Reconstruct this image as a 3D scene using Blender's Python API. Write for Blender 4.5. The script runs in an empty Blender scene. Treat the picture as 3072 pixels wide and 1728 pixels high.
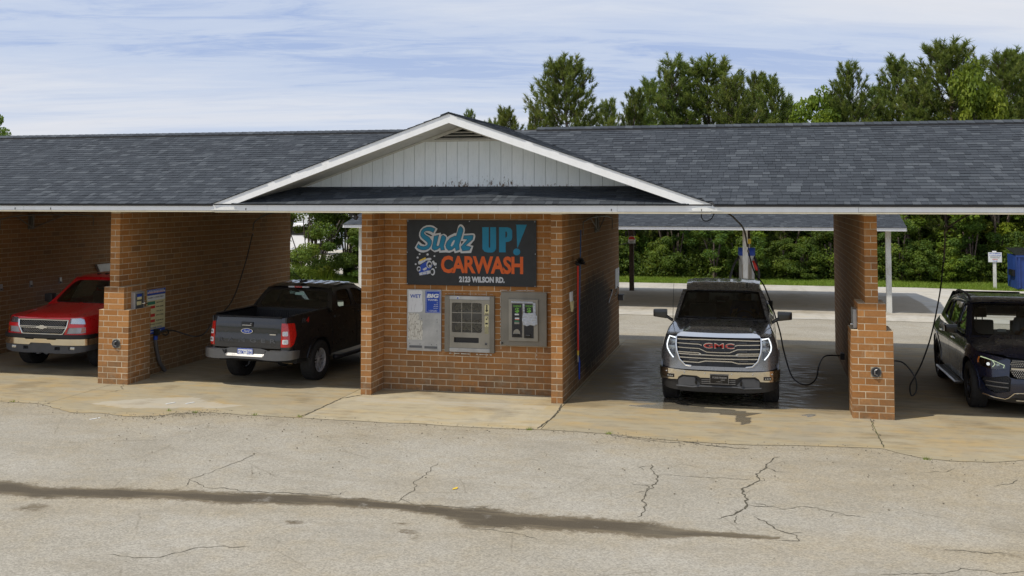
import bpy, bmesh, math, random
import numpy as np
from mathutils import Vector, Matrix, noise
from mathutils.geometry import delaunay_2d_cdt

random.seed(7)
rng = np.random.default_rng(7)
scene = bpy.context.scene
COL = scene.collection
R = math.radians

# ------------------------------------------------------------------ camera
cam_d = bpy.data.cameras.new('camera')
cam = bpy.data.objects.new('camera', cam_d)
COL.objects.link(cam)
cam.location = (3.2216, -17.137, 3.3983)
cam.rotation_mode = 'QUATERNION'
_yaw, _pitch, _roll = .2332, .0491, -.0006
_f = Vector((-math.sin(_yaw) * math.cos(_pitch), math.cos(_yaw) * math.cos(_pitch), math.sin(_pitch)))
_r0 = Vector((math.cos(_yaw), math.sin(_yaw), 0))
_u0 = _r0.cross(_f)
_r = _r0 * math.cos(_roll) + _u0 * math.sin(_roll)
_u = _u0 * math.cos(_roll) - _r0 * math.sin(_roll)
cam.rotation_quaternion = Matrix((_r, _u, -_f)).transposed().to_quaternion()
cam_d.sensor_width = 36
cam_d.lens = 3155.54 / 3072 * 36
cam_d.shift_y = -(864 - 433.75) / 3072
cam_d.clip_end = 2000
scene.camera = cam
CAM = Vector(cam.location)

# ------------------------------------------------------------------ node helper
class NT:
    def __init__(s, tree):
        s.t = tree
        s.t.nodes.clear()
    def n(s, kind, ins=None, **props):
        nd = s.t.nodes.new(kind)
        for k, v in props.items():
            setattr(nd, k, v)
        for k, v in (ins or {}).items():
            s.put(nd.inputs[k], v)
        return nd
    def put(s, sock, v):
        if isinstance(v, bpy.types.Node):
            v = next(o for o in v.outputs if o.enabled)
        if isinstance(v, bpy.types.NodeSocket):
            s.t.links.new(v, sock)
        elif isinstance(v, (tuple, list)) and sock.type == 'RGBA' and len(v) == 3:
            sock.default_value = (*v, 1)
        else:
            sock.default_value = v
    def math(s, op, a, b=0.0, clamp=False):
        return s.n('ShaderNodeMath', {0: a, 1: b}, operation=op, use_clamp=clamp).outputs[0]
    def mix(s, fac, a, b, blend='MIX'):
        nd = s.n('ShaderNodeMix', data_type='RGBA', blend_type=blend)
        s.put(nd.inputs[0], fac); s.put(nd.inputs[6], a); s.put(nd.inputs[7], b)
        return nd.outputs[2]
    def noise(s, vec, scale, detail=4, rough=.55, dist=0.0):
        return s.n('ShaderNodeTexNoise', {'Vector': vec, 'Scale': scale, 'Detail': detail, 'Roughness': rough, 'Distortion': dist}).outputs[0]
    def ramp(s, fac, stops, interp='LINEAR'):
        nd = s.n('ShaderNodeValToRGB', {0: fac})
        nd.color_ramp.interpolation = interp
        el = nd.color_ramp.elements
        while len(el) < len(stops):
            el.new(.5)
        for e, (p, c) in zip(el, stops):
            e.position = p
            e.color = (*c, 1) if isinstance(c, (tuple, list)) else (c, c, c, 1)
        return nd.outputs[0]
    def mapr(s, v, a, b, c=0.0, d=1.0):
        nd = s.n('ShaderNodeMapRange', {0: v, 1: a, 2: b, 3: c, 4: d})
        return nd.outputs[0]

# ------------------------------------------------------------------ sky and sun
SUN = Vector((-1.51, -1.13, 3.16)).normalized()          # towards the sun
SUN_EL = math.asin(SUN.z)
SUN_AZ = math.atan2(SUN.x, SUN.y)                        # clockwise from +Y
world = bpy.data.worlds.new('World')
scene.world = world
world.use_nodes = True
w = NT(world.node_tree)
tc = w.n('ShaderNodeTexCoord')
sky = w.n('ShaderNodeTexSky', sky_type='NISHITA', sun_disc=False, sun_elevation=SUN_EL,
          sun_rotation=SUN_AZ, air_density=1.0, dust_density=.6, ozone_density=1.6, altitude=0)
sep = w.n('ShaderNodeSeparateXYZ', {0: tc.outputs['Generated']})
zc = w.math('MAXIMUM', w.math('ADD', sep.outputs[2], .10), .03)
px = w.math('DIVIDE', sep.outputs[0], zc)
py = w.math('DIVIDE', sep.outputs[1], zc)
# streaks of thin high cloud drawn out along one bearing
pa = w.math('ADD', w.math('MULTIPLY', px, .80), w.math('MULTIPLY', py, .20))
pb = w.math('ADD', w.math('MULTIPLY', py, .80), w.math('MULTIPLY', px, -.22))
cv = w.n('ShaderNodeCombineXYZ', {0: w.math('MULTIPLY', pa, .32), 1: pb, 2: 103.15})
n1 = w.noise(cv, .85, 9, .56, .45)
cv2 = w.n('ShaderNodeCombineXYZ', {0: w.math('MULTIPLY', pa, .55), 1: w.math('MULTIPLY', pb, 1.7), 2: 104.5})
n2 = w.noise(cv2, 3.2, 8, .68, .9)
cl = w.math('ADD', w.math('MULTIPLY', n1, .72), w.math('MULTIPLY', n2, .28))
mask = w.ramp(cl, [(.33, 0.0), (.385, .5), (.44, .84), (.54, 1.0)])
hz = w.mapr(sep.outputs[2], .0, .30, .93, 0.0)
mask2 = w.math('MAXIMUM', mask, hz)
lit = w.mix(n2, (8.8, 9.2, 10.1), (10.4, 10.5, 10.9))
lit = w.mix(w.ramp(n1, [(.44, 1.0), (.62, 0.0)]), lit, (8.0, 8.9, 10.5))
blue = w.mix(.6, sky.outputs[0], (1.7, 3.8, 10.4))
skyc = w.mix(w.math('MULTIPLY', mask2, .95), blue, lit)
bg = w.n('ShaderNodeBackground', {0: skyc, 1: .08})
w.n('ShaderNodeOutputWorld', {0: bg.outputs[0]})

sun_d = bpy.data.lights.new('sun', 'SUN')
sun_d.energy = 3.7
sun_d.angle = R(.9)
sun_d.color = (1.0, .93, .80)
sun = bpy.data.objects.new('sun', sun_d)
COL.objects.link(sun)
sun.rotation_mode = 'QUATERNION'
sun.rotation_quaternion = SUN.to_track_quat('Z', 'Y')
sun.location = SUN * 40

scene.view_settings.view_transform = 'Standard'
scene.view_settings.look = 'None'
scene.view_settings.gamma = 1
scene.view_settings.use_curve_mapping = False
scene.view_settings.exposure = 0.0
scene.render.engine = 'CYCLES'
scene.cycles.max_bounces = 8
scene.cycles.use_denoising = True

# ------------------------------------------------------------------ materials
def new_mat(name):
    m = bpy.data.materials.new(name)
    m.use_nodes = True
    return m, NT(m.node_tree)

def finish(t, col, rough=.8, metal=0.0, bump=None, bstr=.3, bdist=.01, **extra):
    b = t.n('ShaderNodeBsdfPrincipled')
    t.put(b.inputs['Base Color'], col)
    t.put(b.inputs['Roughness'], rough)
    t.put(b.inputs['Metallic'], metal)
    for k, v in extra.items():
        t.put(b.inputs[k.replace('_', ' ')], v)
    if bump is not None:
        bp = t.n('ShaderNodeBump', {'Height': bump, 'Strength': bstr, 'Distance': bdist})
        t.put(b.inputs['Normal'], bp.outputs[0])
    t.n('ShaderNodeOutputMaterial', {0: b.outputs[0]})
    return b

def simple(name, col, rough=.6, metal=0.0, var=.12, scale=9.0, bstr=.12, coords='Object', **extra):
    """painted / plastic / metal surface with grime variation"""
    m, t = new_mat(name)
    tcn = t.n('ShaderNodeTexCoord').outputs[coords]
    a = t.noise(tcn, scale, 5, .6)
    c = t.mix(t.mapr(a, .35, .7), col, tuple(x * (1 - var) for x in col))
    r = t.mapr(a, .3, .7, max(0, rough - .06), min(1, rough + .08))
    finish(t, c, r, metal, t.noise(tcn, scale * 12, 3), bstr, .002, **extra)
    return m

def tinted(name, stops, attr, rough=.85, detail=22, bstr=.35, wear=None, spec=.3):
    """pieces whose tone differs from one to the next (object random, or the tint attribute on joined pieces)"""
    m, t = new_mat(name)
    if attr:
        v = t.n('ShaderNodeAttribute', attribute_name='tint').outputs['Fac']
    else:
        v = t.n('ShaderNodeObjectInfo').outputs['Random']
    geo = t.n('ShaderNodeNewGeometry').outputs['Position']
    c = t.ramp(v, stops)
    a = t.noise(geo, detail, 6, .7)
    c = t.mix(t.mapr(a, .3, .75, .0, .6), c, t.mix(1.0, c, (.60, .57, .52), 'MULTIPLY'))
    if wear:
        c = wear(t, geo, c)
    finish(t, c, rough, 0, t.noise(geo, detail * 9, 4, .7), bstr, .004, Specular_IOR_Level=spec)
    return m

BRICK_STOPS = [(0, (.32, .140, .042)), (.3, (.44, .192, .055)), (.55, (.39, .176, .056)), (.8, (.50, .238, .080)), (1, (.26, .12, .045))]
def bay_grime_shade(t, sp, g, c, col, amt):
    """brown film of soap scum and exhaust, with bay shade painted in, that coats the walls inside the wash bays (not the recess)"""
    deep = t.mapr(t.math('ADD', sp.outputs[1], t.math('MULTIPLY', g, 1.2)), .72, 1.5)  # darker further into the bay: its shade is put into the wall colour
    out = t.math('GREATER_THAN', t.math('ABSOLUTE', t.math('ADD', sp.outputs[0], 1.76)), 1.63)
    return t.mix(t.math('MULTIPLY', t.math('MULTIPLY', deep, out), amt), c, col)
def brick_wear(t, geo, c):
    sp = t.n('ShaderNodeSeparateXYZ', {0: geo})
    z = sp.outputs[2]
    g = t.noise(geo, 1.6, 5, .65)
    eff = t.mapr(t.noise(t.n('ShaderNodeMapping', {0: geo, 3: (1, 1, .5)}).outputs[0], 5.5, 5, .7), .60, .74)
    c = t.mix(t.math('MULTIPLY', eff, .35), c, (.52, .42, .27))
    c = t.mix(t.math('MULTIPLY', t.math('MULTIPLY', t.mapr(z, .55, .0), t.mapr(t.noise(geo, 6, 5, .7), .42, .62)), .7), c, (.10, .075, .05))
    low = t.math('MULTIPLY', t.mapr(z, 1.5, .0, 0, 1), t.mapr(g, .35, .62))
    c = t.mix(t.math('MULTIPLY', low, .55), c, (.20, .145, .085))
    c = bay_grime_shade(t, sp, g, c, (.145, .095, .045), .55)
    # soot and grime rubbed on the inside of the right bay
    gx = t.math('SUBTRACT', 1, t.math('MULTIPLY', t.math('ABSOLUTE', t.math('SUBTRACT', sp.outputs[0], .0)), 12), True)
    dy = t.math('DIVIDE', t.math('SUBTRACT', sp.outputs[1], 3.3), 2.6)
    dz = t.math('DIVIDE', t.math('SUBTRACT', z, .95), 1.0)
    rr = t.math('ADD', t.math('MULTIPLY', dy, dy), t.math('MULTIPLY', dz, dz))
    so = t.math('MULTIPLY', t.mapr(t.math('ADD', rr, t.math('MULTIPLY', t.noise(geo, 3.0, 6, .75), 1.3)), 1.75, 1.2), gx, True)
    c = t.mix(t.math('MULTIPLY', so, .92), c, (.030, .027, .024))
    # pale soap film low down
    soap = t.mapr(t.noise(geo, 3.3, 4, .7), .55, .75)
    c = t.mix(t.math('MULTIPLY', t.math('MULTIPLY', soap, t.mapr(z, 1.1, .2)), .35), c, (.50, .44, .33))
    return c
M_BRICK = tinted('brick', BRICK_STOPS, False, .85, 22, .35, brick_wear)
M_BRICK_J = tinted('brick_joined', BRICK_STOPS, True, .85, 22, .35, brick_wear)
m, t = new_mat('mortar')
geo = t.n('ShaderNodeNewGeometry').outputs['Position']
c = t.ramp(t.noise(geo, 5, 5, .6), [(.3, (.42, .34, .23)), (.7, (.70, .60, .44))])
c = bay_grime_shade(t, t.n('ShaderNodeSeparateXYZ', {0: geo}), t.noise(geo, 1.6, 5, .65), c, (.26, .185, .10), .55)
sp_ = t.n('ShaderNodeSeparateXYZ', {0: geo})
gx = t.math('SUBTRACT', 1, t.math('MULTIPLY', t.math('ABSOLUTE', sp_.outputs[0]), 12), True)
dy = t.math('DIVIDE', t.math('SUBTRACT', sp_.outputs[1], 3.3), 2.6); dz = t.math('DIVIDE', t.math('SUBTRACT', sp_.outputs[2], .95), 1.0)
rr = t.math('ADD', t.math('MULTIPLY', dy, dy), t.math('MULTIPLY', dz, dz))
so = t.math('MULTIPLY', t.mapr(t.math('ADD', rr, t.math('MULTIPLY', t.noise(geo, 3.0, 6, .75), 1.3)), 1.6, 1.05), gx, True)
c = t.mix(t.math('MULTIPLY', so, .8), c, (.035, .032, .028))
finish(t, c, .95, 0, t.noise(geo, 160, 3), .3, .002)
M_MORTAR = m

SH_STOPS = [(0, (.040, .047, .058)), (.25, (.050, .058, .071)), (.45, (.058, .068, .082)), (.65, (.046, .054, .067)), (.82, (.068, .078, .093)), (1, (.088, .100, .116))]
M_SHINGLE = tinted('shingle', SH_STOPS, False, .95, 30, .7, None, .25)
M_SHINGLE_J = tinted('shingle_joined', SH_STOPS, True, .95, 30, .7, None, .25)
M_BLACK_VENT = simple('black_vent', (.012, .013, .016), .8)

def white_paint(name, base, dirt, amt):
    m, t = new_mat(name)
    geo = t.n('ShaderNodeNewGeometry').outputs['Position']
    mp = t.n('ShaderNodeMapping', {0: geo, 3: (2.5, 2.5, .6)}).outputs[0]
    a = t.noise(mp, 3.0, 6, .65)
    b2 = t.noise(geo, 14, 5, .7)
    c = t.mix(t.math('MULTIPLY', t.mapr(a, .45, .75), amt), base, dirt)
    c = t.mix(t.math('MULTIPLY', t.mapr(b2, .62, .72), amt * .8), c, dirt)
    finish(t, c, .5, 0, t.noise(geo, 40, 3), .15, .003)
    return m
M_WHITE = white_paint('white_trim', (.86, .86, .86), (.60, .59, .55), .25)
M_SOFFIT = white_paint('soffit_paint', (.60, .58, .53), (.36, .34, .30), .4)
M_BEIGE = white_paint('beige_trim', (.60, .54, .40), (.38, .33, .24), .4)

# weathered white siding: paint flaked off near the foot of the boards
m, t = new_mat('flaking_siding')
geo = t.n('ShaderNodeNewGeometry').outputs['Position']
z = t.n('ShaderNodeSeparateXYZ', {0: geo}).outputs[2]
mp = t.n('ShaderNodeMapping', {0: geo, 3: (10, 10, 1.1)}).outputs[0]
st = t.noise(mp, 6, 6, .75)
mp2 = t.n('ShaderNodeMapping', {0: geo, 3: (1.0, 1.0, .25)}).outputs[0]
c = t.mix(t.mapr(t.noise(mp2, 3, 5, .6), .35, .7), (.90, .93, .94), (.80, .845, .86))
c = t.mix(t.math('MULTIPLY', t.mapr(st, .5, .7), .3), c, (.50, .54, .55))
mp3 = t.n('ShaderNodeMapping', {0: geo, 3: (28, 28, 9)}).outputs[0]
fl = t.noise(mp3, 1.0, 7, .75, .4)
xx = t.n('ShaderNodeSeparateXYZ', {0: geo}).outputs[0]
mid = t.mapr(t.math('ABSOLUTE', t.math('ADD', xx, 1.35)), 2.0, .5)
thr = t.math('ADD', .465, t.math('MULTIPLY', t.math('SUBTRACT', z, 3.55), t.math('SUBTRACT', 1.55, t.math('MULTIPLY', mid, .85))))
thr = t.math('ADD', thr, t.math('MULTIPLY', t.math('SUBTRACT', 1, mid), .07))
flake = t.mapr(t.math('SUBTRACT', fl, thr), .035, .07)
c = t.mix(flake, c, t.mix(t.mapr(fl, .5, .8), (.20, .13, .08), (.07, .05, .035)))
finish(t, c, .7, 0, st, .25, .004)
M_SIDING = m

def glass_mat(name, tint, alpha_like=.5, rough=.02):
    """thin window pane: part see-through tint, part mirror"""
    m, t = new_mat(name)
    fr = t.n('ShaderNodeFresnel', {'IOR': 1.52}).outputs[0]
    tr = t.n('ShaderNodeBsdfTransparent', {0: tint})
    gl = t.n('ShaderNodeBsdfGlossy', {'Color': (1, 1, 1, 1), 'Roughness': rough})
    mx = t.n('ShaderNodeMixShader', {0: t.math('ADD', t.math('MULTIPLY', fr, 1.4), .02, True), 1: tr.outputs[0], 2: gl.outputs[0]})
    t.n('ShaderNodeOutputMaterial', {0: mx.outputs[0]})
    return m

# ------------------------------------------------------------------ object helpers
def empty(name, loc=(0, 0, 0), rotz=0.0):
    o = bpy.data.objects.new(name, None)
    COL.objects.link(o)
    o.location = loc
    o.rotation_euler = (0, 0, rotz)
    o.empty_display_size = .2
    return o

def tag(o, label=None, category=None, group=None, kind=None):
    if label: o['label'] = label
    if category: o['category'] = category
    if group: o['group'] = group
    if kind: o['kind'] = kind
    return o

def thing(name, label, category, loc=(0, 0, 0), rotz=0.0, group=None, kind=None):
    return tag(empty(name, loc, rotz), label, category, group, kind)

def put(o, parent=None, world_space=True):
    COL.objects.link(o)
    if parent is not None:
        o.parent = parent
        if world_space:
            off = Vector(parent.location)
            p = parent.parent
            if p is not None:
                off = Vector((0, 0, 0)) if p.type != 'EMPTY' and False else off
            o.matrix_parent_inverse = Matrix.Translation(-off) if parent.type == 'EMPTY' else Matrix.Identity(4)
    return o

def mesh_obj(name, verts, faces, mat, parent=None, smooth=False, world_space=True, loc=None):
    me = bpy.data.meshes.new(name)
    me.from_pydata([tuple(v) for v in verts], [], [tuple(f) for f in faces])
    me.materials.append(mat)
    if smooth:
        me.shade_smooth()
    me.update()
    o = bpy.data.objects.new(name, me)
    if loc is not None:
        o.location = loc
    return put(o, parent, world_space)

def thicken(bm, t):
    """give an open sheet a wall of even thickness on its inner side"""
    bm.normal_update()
    fs = bm.faces[:]
    vs = bm.verts[:]
    bd = [e for e in bm.edges if len(e.link_faces) == 1]
    new = {v: bm.verts.new(v.co - v.normal * t) for v in vs}
    for f in fs:
        try: bm.faces.new([new[v] for v in reversed(f.verts)])
        except ValueError: pass
    for e in bd:
        lp = e.link_loops[0]
        a, b = lp.vert, lp.link_loop_next.vert
        try: bm.faces.new([b, a, new[a], new[b]])
        except ValueError: pass

def bm_obj(name, bm, mat, parent=None, smooth=False, world_space=True, angle=None):
    me = bpy.data.meshes.new(name)
    bmesh.ops.recalc_face_normals(bm, faces=bm.faces)
    bm.to_mesh(me)
    bm.free()
    mats = mat if isinstance(mat, (list, tuple)) else [mat]
    for mm in mats:
        me.materials.append(mm)
    if smooth:
        me.shade_smooth()
        if angle:
            me.set_sharp_from_angle(angle=R(angle))
    o = bpy.data.objects.new(name, me)
    return put(o, parent, world_space)

def box(bm, x0, x1, y0, y1, z0, z1, bevel=0.0, mi=0):
    vs = [bm.verts.new(p) for p in ((x0, y0, z0), (x1, y0, z0), (x1, y1, z0), (x0, y1, z0), (x0, y0, z1), (x1, y0, z1), (x1, y1, z1), (x0, y1, z1))]
    fs = [bm.faces.new([vs[i] for i in f]) for f in ((0, 3, 2, 1), (4, 5, 6, 7), (0, 1, 5, 4), (1, 2, 6, 5), (2, 3, 7, 6), (3, 0, 4, 7))]
    for f in fs:
        f.material_index = mi
    if bevel > 0:
        es = list({e for f in fs for e in f.edges})
        bmesh.ops.bevel(bm, geom=es, offset=bevel, segments=2, affect='EDGES', profile=.7)
    return vs

def box_obj(name, x0, x1, y0, y1, z0, z1, mat, parent=None, bevel=0.0):
    bm = bmesh.new()
    box(bm, x0, x1, y0, y1, z0, z1, bevel)
    return bm_obj(name, bm, mat, parent)

def tube(bm, pts, r, seg=8, cap=True, taper=None):
    pts = [Vector(p) for p in pts]
    n = len(pts)
    rings = []
    prev = None
    for i, p in enumerate(pts):
        d = (pts[min(i + 1, n - 1)] - pts[max(i - 1, 0)]).normalized()
        if prev is None:
            a = d.orthogonal().normalized()
        else:
            a = (prev - d * prev.dot(d))
            a = a.normalized() if a.length > 1e-6 else d.orthogonal().normalized()
        prev = a
        b = d.cross(a)
        rr = r[i] if isinstance(r, (list, tuple)) else r
        rings.append([bm.verts.new(p + (a * math.cos(2 * math.pi * k / seg) + b * math.sin(2 * math.pi * k / seg)) * rr) for k in range(seg)])
    for i in range(n - 1):
        for k in range(seg):
            f = bm.faces.new([rings[i][k], rings[i][(k + 1) % seg], rings[i + 1][(k + 1) % seg], rings[i + 1][k]])
            f.smooth = True
    if cap:
        bm.faces.new(rings[0][::-1]); bm.faces.new(rings[-1])
    return rings

def tube_obj(name, pts, r, mat, parent=None, seg=8, smooth=True, world_space=True):
    bm = bmesh.new()
    tube(bm, pts, r, seg)
    return bm_obj(name, bm, mat, parent, smooth, world_space, 50)

def spline(pts, n=8):
    """Catmull-Rom through the points"""
    P = [Vector(p) for p in pts]
    P = [P[0] * 2 - P[1]] + P + [P[-1] * 2 - P[-2]]
    out = []
    for i in range(1, len(P) - 2):
        for k in range(n):
            s = k / n
            a, b, c, d = P[i - 1:i + 3]
            out.append(.5 * ((2 * b) + (c - a) * s + (2 * a - 5 * b + 4 * c - d) * s * s + (3 * b - a - 3 * c + d) * s ** 3))
    out.append(P[-2])
    return out

def spline2(pts):
    return [(p.x, p.y) for p in spline([(a, b, 0) for a, b in pts], 5)]

def inside(P, poly):
    x, y = P[:, 0], P[:, 1]
    r = np.zeros(len(P), bool)
    q = np.array(poly)
    j = len(q) - 1
    for i in range(len(q)):
        xi, yi, xj, yj = q[i, 0], q[i, 1], q[j, 0], q[j, 1]
        c = ((yi > y) != (yj > y)) & (x < (xj - xi) * (y - yi) / (yj - yi + 1e-12) + xi)
        r ^= c
        j = i
    return r

def densify(poly, res):
    out = []
    n = len(poly)
    for i in range(n):
        a = np.array(poly[i], float); b = np.array(poly[(i + 1) % n], float)
        k = max(1, int(math.ceil(np.linalg.norm(b - a) / res)))
        for j in range(k):
            out.append(tuple(a + (b - a) * j / k))
    return out

def tri_patch(outer, holes=(), res=.05, edge_res=None):
    """triangulated 2-D region with inner grid points, so that it can be bent"""
    er = edge_res or res
    loops = [densify(outer, er)] + [densify(h, er) for h in holes]
    pts, edges = [], []
    for lp in loops:
        b = len(pts)
        pts += lp
        edges += [(b + i, b + (i + 1) % len(lp)) for i in range(len(lp))]
    a = np.array(outer)
    if res < 1e5:
        gx = np.arange(a[:, 0].min() + res * .5, a[:, 0].max(), res)
        gy = np.arange(a[:, 1].min() + res * .5, a[:, 1].max(), res)
        if len(gx) and len(gy):
            g = np.array([(x, y + (res * .25 if i % 2 else -res * .25)) for i, x in enumerate(gx) for y in gy])
            k = inside(g, outer)
            for h in holes:
                k &= ~inside(g, h)
            g = g[k]
            bp = np.array(pts)
            if len(g):
                d = np.min(np.linalg.norm(g[:, None, :] - bp[None, :, :], axis=2), axis=1)
                pts += [tuple(q) for q in g[d > res * .35]]
    V, _, F, *_ = delaunay_2d_cdt([Vector(p) for p in pts], edges, [], 0, 1e-6)
    V = np.array([tuple(v) for v in V])
    F = [tuple(f) for f in F]
    cen = np.array([V[list(f)].mean(0) for f in F])
    k = inside(cen, loops[0])
    for h in loops[1:]:
        k &= ~inside(cen, h)
    F = [f for f, q in zip(F, k) if q]
    return V, F

def patch_obj(name, outer, fn, mat, parent=None, holes=(), res=.05, thick=0.0, mirror=False, smooth=True, world_space=True, angle=40, edge_res=None, flip=False):
    """bend a 2-D region into place with fn(u, v) -> (x, y, z); thick > 0 gives it a wall inwards"""
    V, F = tri_patch(outer, holes, res, edge_res)
    bm = bmesh.new()
    for sgn in ((1, -1) if mirror else (1,)):
        vs = [bm.verts.new(fn(sgn * u if mirror == 'u' else u, v)) for u, v in V]
        if mirror is True and sgn == -1:
            for q in vs:
                q.co.x *= -1
        for f in F:
            try:
                bm.faces.new([vs[i] for i in (f if (sgn == 1) != flip else f[::-1])])
            except ValueError:
                pass
    bmesh.ops.remove_doubles(bm, verts=bm.verts, dist=2e-4)
    bm.normal_update()
    if thick:
        thicken(bm, thick)
    me = bpy.data.meshes.new(name)
    bm.to_mesh(me); bm.free()
    me.materials.append(mat)
    if smooth:
        me.shade_smooth(); me.set_sharp_from_angle(angle=R(angle))
    o = bpy.data.objects.new(name, me)
    return put(o, parent, world_space)

def flat_prism(name, outer, plane, d0, d1, mat, parent=None, holes=()):
    """extruded flat outline. plane(u, v, depth) -> point"""
    V, F = tri_patch(outer, holes, 1e6)
    bm = bmesh.new()
    a = [bm.verts.new(plane(u, v, d0)) for u, v in V]
    b = [bm.verts.new(plane(u, v, d1)) for u, v in V]
    cnt = {}
    for f in F:
        bm.faces.new([a[i] for i in f]); bm.faces.new([b[i] for i in f[::-1]])
        for i in range(3):
            e = (f[i], f[(i + 1) % 3]); k = tuple(sorted(e))
            cnt.setdefault(k, []).append(e)
    for k, es in cnt.items():
        if len(es) == 1:
            i, j = es[0]
            bm.faces.new([a[j], a[i], b[i], b[j]])
    return bm_obj(name, bm, mat, parent)

def text_mesh(name, body, mat, parent, width, height, origin, ux=(1, 0, 0), uz=(0, 0, 1), bold=0.0, depth=.002, center=False, shear=0.0, spacing=1.0):
    """lettering fitted into width x height, standing on the plane given by ux and uz at origin (its lower left corner)"""
    cu = bpy.data.curves.new(name, 'FONT')
    cu.body = body
    cu.offset = bold
    cu.shear = shear
    cu.space_character = spacing
    cu.resolution_u = 3
    tmp = bpy.data.objects.new(name + '_tmp', cu)
    me = bpy.data.meshes.new_from_object(tmp)
    bpy.data.objects.remove(tmp)
    bpy.data.curves.remove(cu)
    co = np.array([v.co[:] for v in me.vertices])
    if not len(co):
        return None
    lo, hi = co.min(0), co.max(0)
    fs = [tuple(p.vertices) for p in me.polygons]
    bpy.data.meshes.remove(me)
    sx = width / (hi[0] - lo[0]); sz = height / (hi[1] - lo[1])
    O = Vector(origin); X = Vector(ux); Z = Vector(uz)
    Nn = X.cross(Z)
    vs = [O + X * ((c[0] - lo[0]) * sx) + Z * ((c[1] - lo[1]) * sz) + Nn * 0.0 for c in co]
    n = len(vs)
    vs2 = vs + [v - Nn * (-depth) for v in vs]
    # front sheet (raised by depth towards the reader) with its rim
    edge = {}
    for f in fs:
        for i in range(len(f)):
            e = (f[i], f[(i + 1) % len(f)])
            edge.setdefault(tuple(sorted(e)), []).append(e)
    faces = [tuple(i + n for i in f) for f in fs]
    for k, es in edge.items():
        if len(es) == 1:
            i, j = es[0]
            faces.append((i, j, j + n, i + n))
    return mesh_obj(name, vs2, faces, mat, parent)

_mcache = {}
def unit_box(name, dx, dy, dz, mat):
    key = (name, round(dx, 3), round(dy, 3), round(dz, 3), mat.name)
    if key not in _mcache:
        bm = bmesh.new()
        box(bm, -dx / 2, dx / 2, -dy / 2, dy / 2, -dz / 2, dz / 2)
        me = bpy.data.meshes.new(name)
        bm.to_mesh(me); bm.free()
        me.materials.append(mat)
        _mcache[key] = me
    return _mcache[key]

def joined_boxes(name, items, mat, parent):
    """many boxes (centre, size, tint) as one mesh"""
    n = len(items)
    c = np.array([i[0] for i in items]); s = np.array([i[1] for i in items]) / 2
    sg = np.array([(-1, -1, -1), (1, -1, -1), (1, 1, -1), (-1, 1, -1), (-1, -1, 1), (1, -1, 1), (1, 1, 1), (-1, 1, 1)])
    V = (c[:, None, :] + sg[None] * s[:, None, :]).reshape(-1, 3)
    F = np.array([(0, 3, 2, 1), (4, 5, 6, 7), (0, 1, 5, 4), (1, 2, 6, 5), (2, 3, 7, 6), (3, 0, 4, 7)])
    FF = (F[None] + (np.arange(n) * 8)[:, None, None]).reshape(-1, 4)
    me = bpy.data.meshes.new(name)
    me.from_pydata(V.tolist(), [], FF.tolist())
    me.materials.append(mat)
    at = me.attributes.new('tint', 'FLOAT', 'FACE')
    at.data.foreach_set('value', np.repeat(np.array([i[2] for i in items], float), 6))
    o = bpy.data.objects.new(name, me)
    o['kind'] = 'stuff'
    return put(o, parent)
# ================================================================== ground
XE = [(-40, -2.0), (-14, -2.0), (-9.13, -1.93), (-8.39, -1.91), (-7.78, -2.25), (-7.39, -2.45), (-6.93, -2.36), (-6.43, -2.5), (-6.04, -2.42), (-5.73, -2.1), (-5.31, -1.93), (-4.77, -1.98),
      (-3.88, -1.97), (-3.04, -2.0), (-1.74, -1.97), (-.75, -2.02), (-.02, -1.93), (1.0, -1.95), (1.6, -2.15), (2.4, -2.22), (3.04, -2.2), (3.71, -2.09), (4.75, -2.0), (4.97, -2.25), (5.19, -2.44),
      (5.66, -2.5), (6.06, -2.45), (6.47, -2.25), (8, -2.3), (40, -2.3)]
def slab_edge(x):
    return float(np.interp(x, [a for a, b in XE], [b for a, b in XE])) + .035 * noise.noise((x * 1.9, 3.1, 0)) + .02 * noise.noise((x * 7, 1, 0))

def seg_dist(P, line):
    """distance from points P (n,2) to a polyline, with the arc parameter 0..1"""
    best = np.full(len(P), 1e9)
    L = np.array(line, float)
    for a, b in zip(L[:-1], L[1:]):
        d = b - a
        tt = np.clip(((P - a) @ d) / (d @ d + 1e-9), 0, 1)
        q = a + tt[:, None] * d
        best = np.minimum(best, np.linalg.norm(P - q, axis=1))
    return best

def fbm(P, s, seed=0.0, o=4):
    return np.array([noise.fractal((x * s, y * s, seed), 1.0, 2.0, o) for x, y in P])

def grid_mesh(name, xs, y0f, y1f, ny, z, mat, attrs, zf=None):
    xs = np.array(xs)
    P = []
    for x in xs:
        a, b = y0f(x), y1f(x)
        for j in range(ny):
            P.append((x, a + (b - a) * j / (ny - 1)))
    P = np.array(P)
    zz = np.full(len(P), z) if zf is None else z + zf(P)
    faces = []
    n = len(xs)
    for i in range(n - 1):
        for j in range(ny - 1):
            a = i * ny + j
            faces.append((a, a + ny, a + ny + 1, a + 1))
    me = bpy.data.meshes.new(name)
    me.from_pydata(np.column_stack([P, zz]).tolist(), [], faces)
    me.materials.append(mat)
    for k, fn in attrs.items():
        at = me.attributes.new(k, 'FLOAT', 'POINT')
        at.data.foreach_set('value', np.clip(fn(P), 0, 1).astype(float))
    me.shade_smooth()
    o = bpy.data.objects.new(name, me)
    COL.objects.link(o)
    return o

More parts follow.
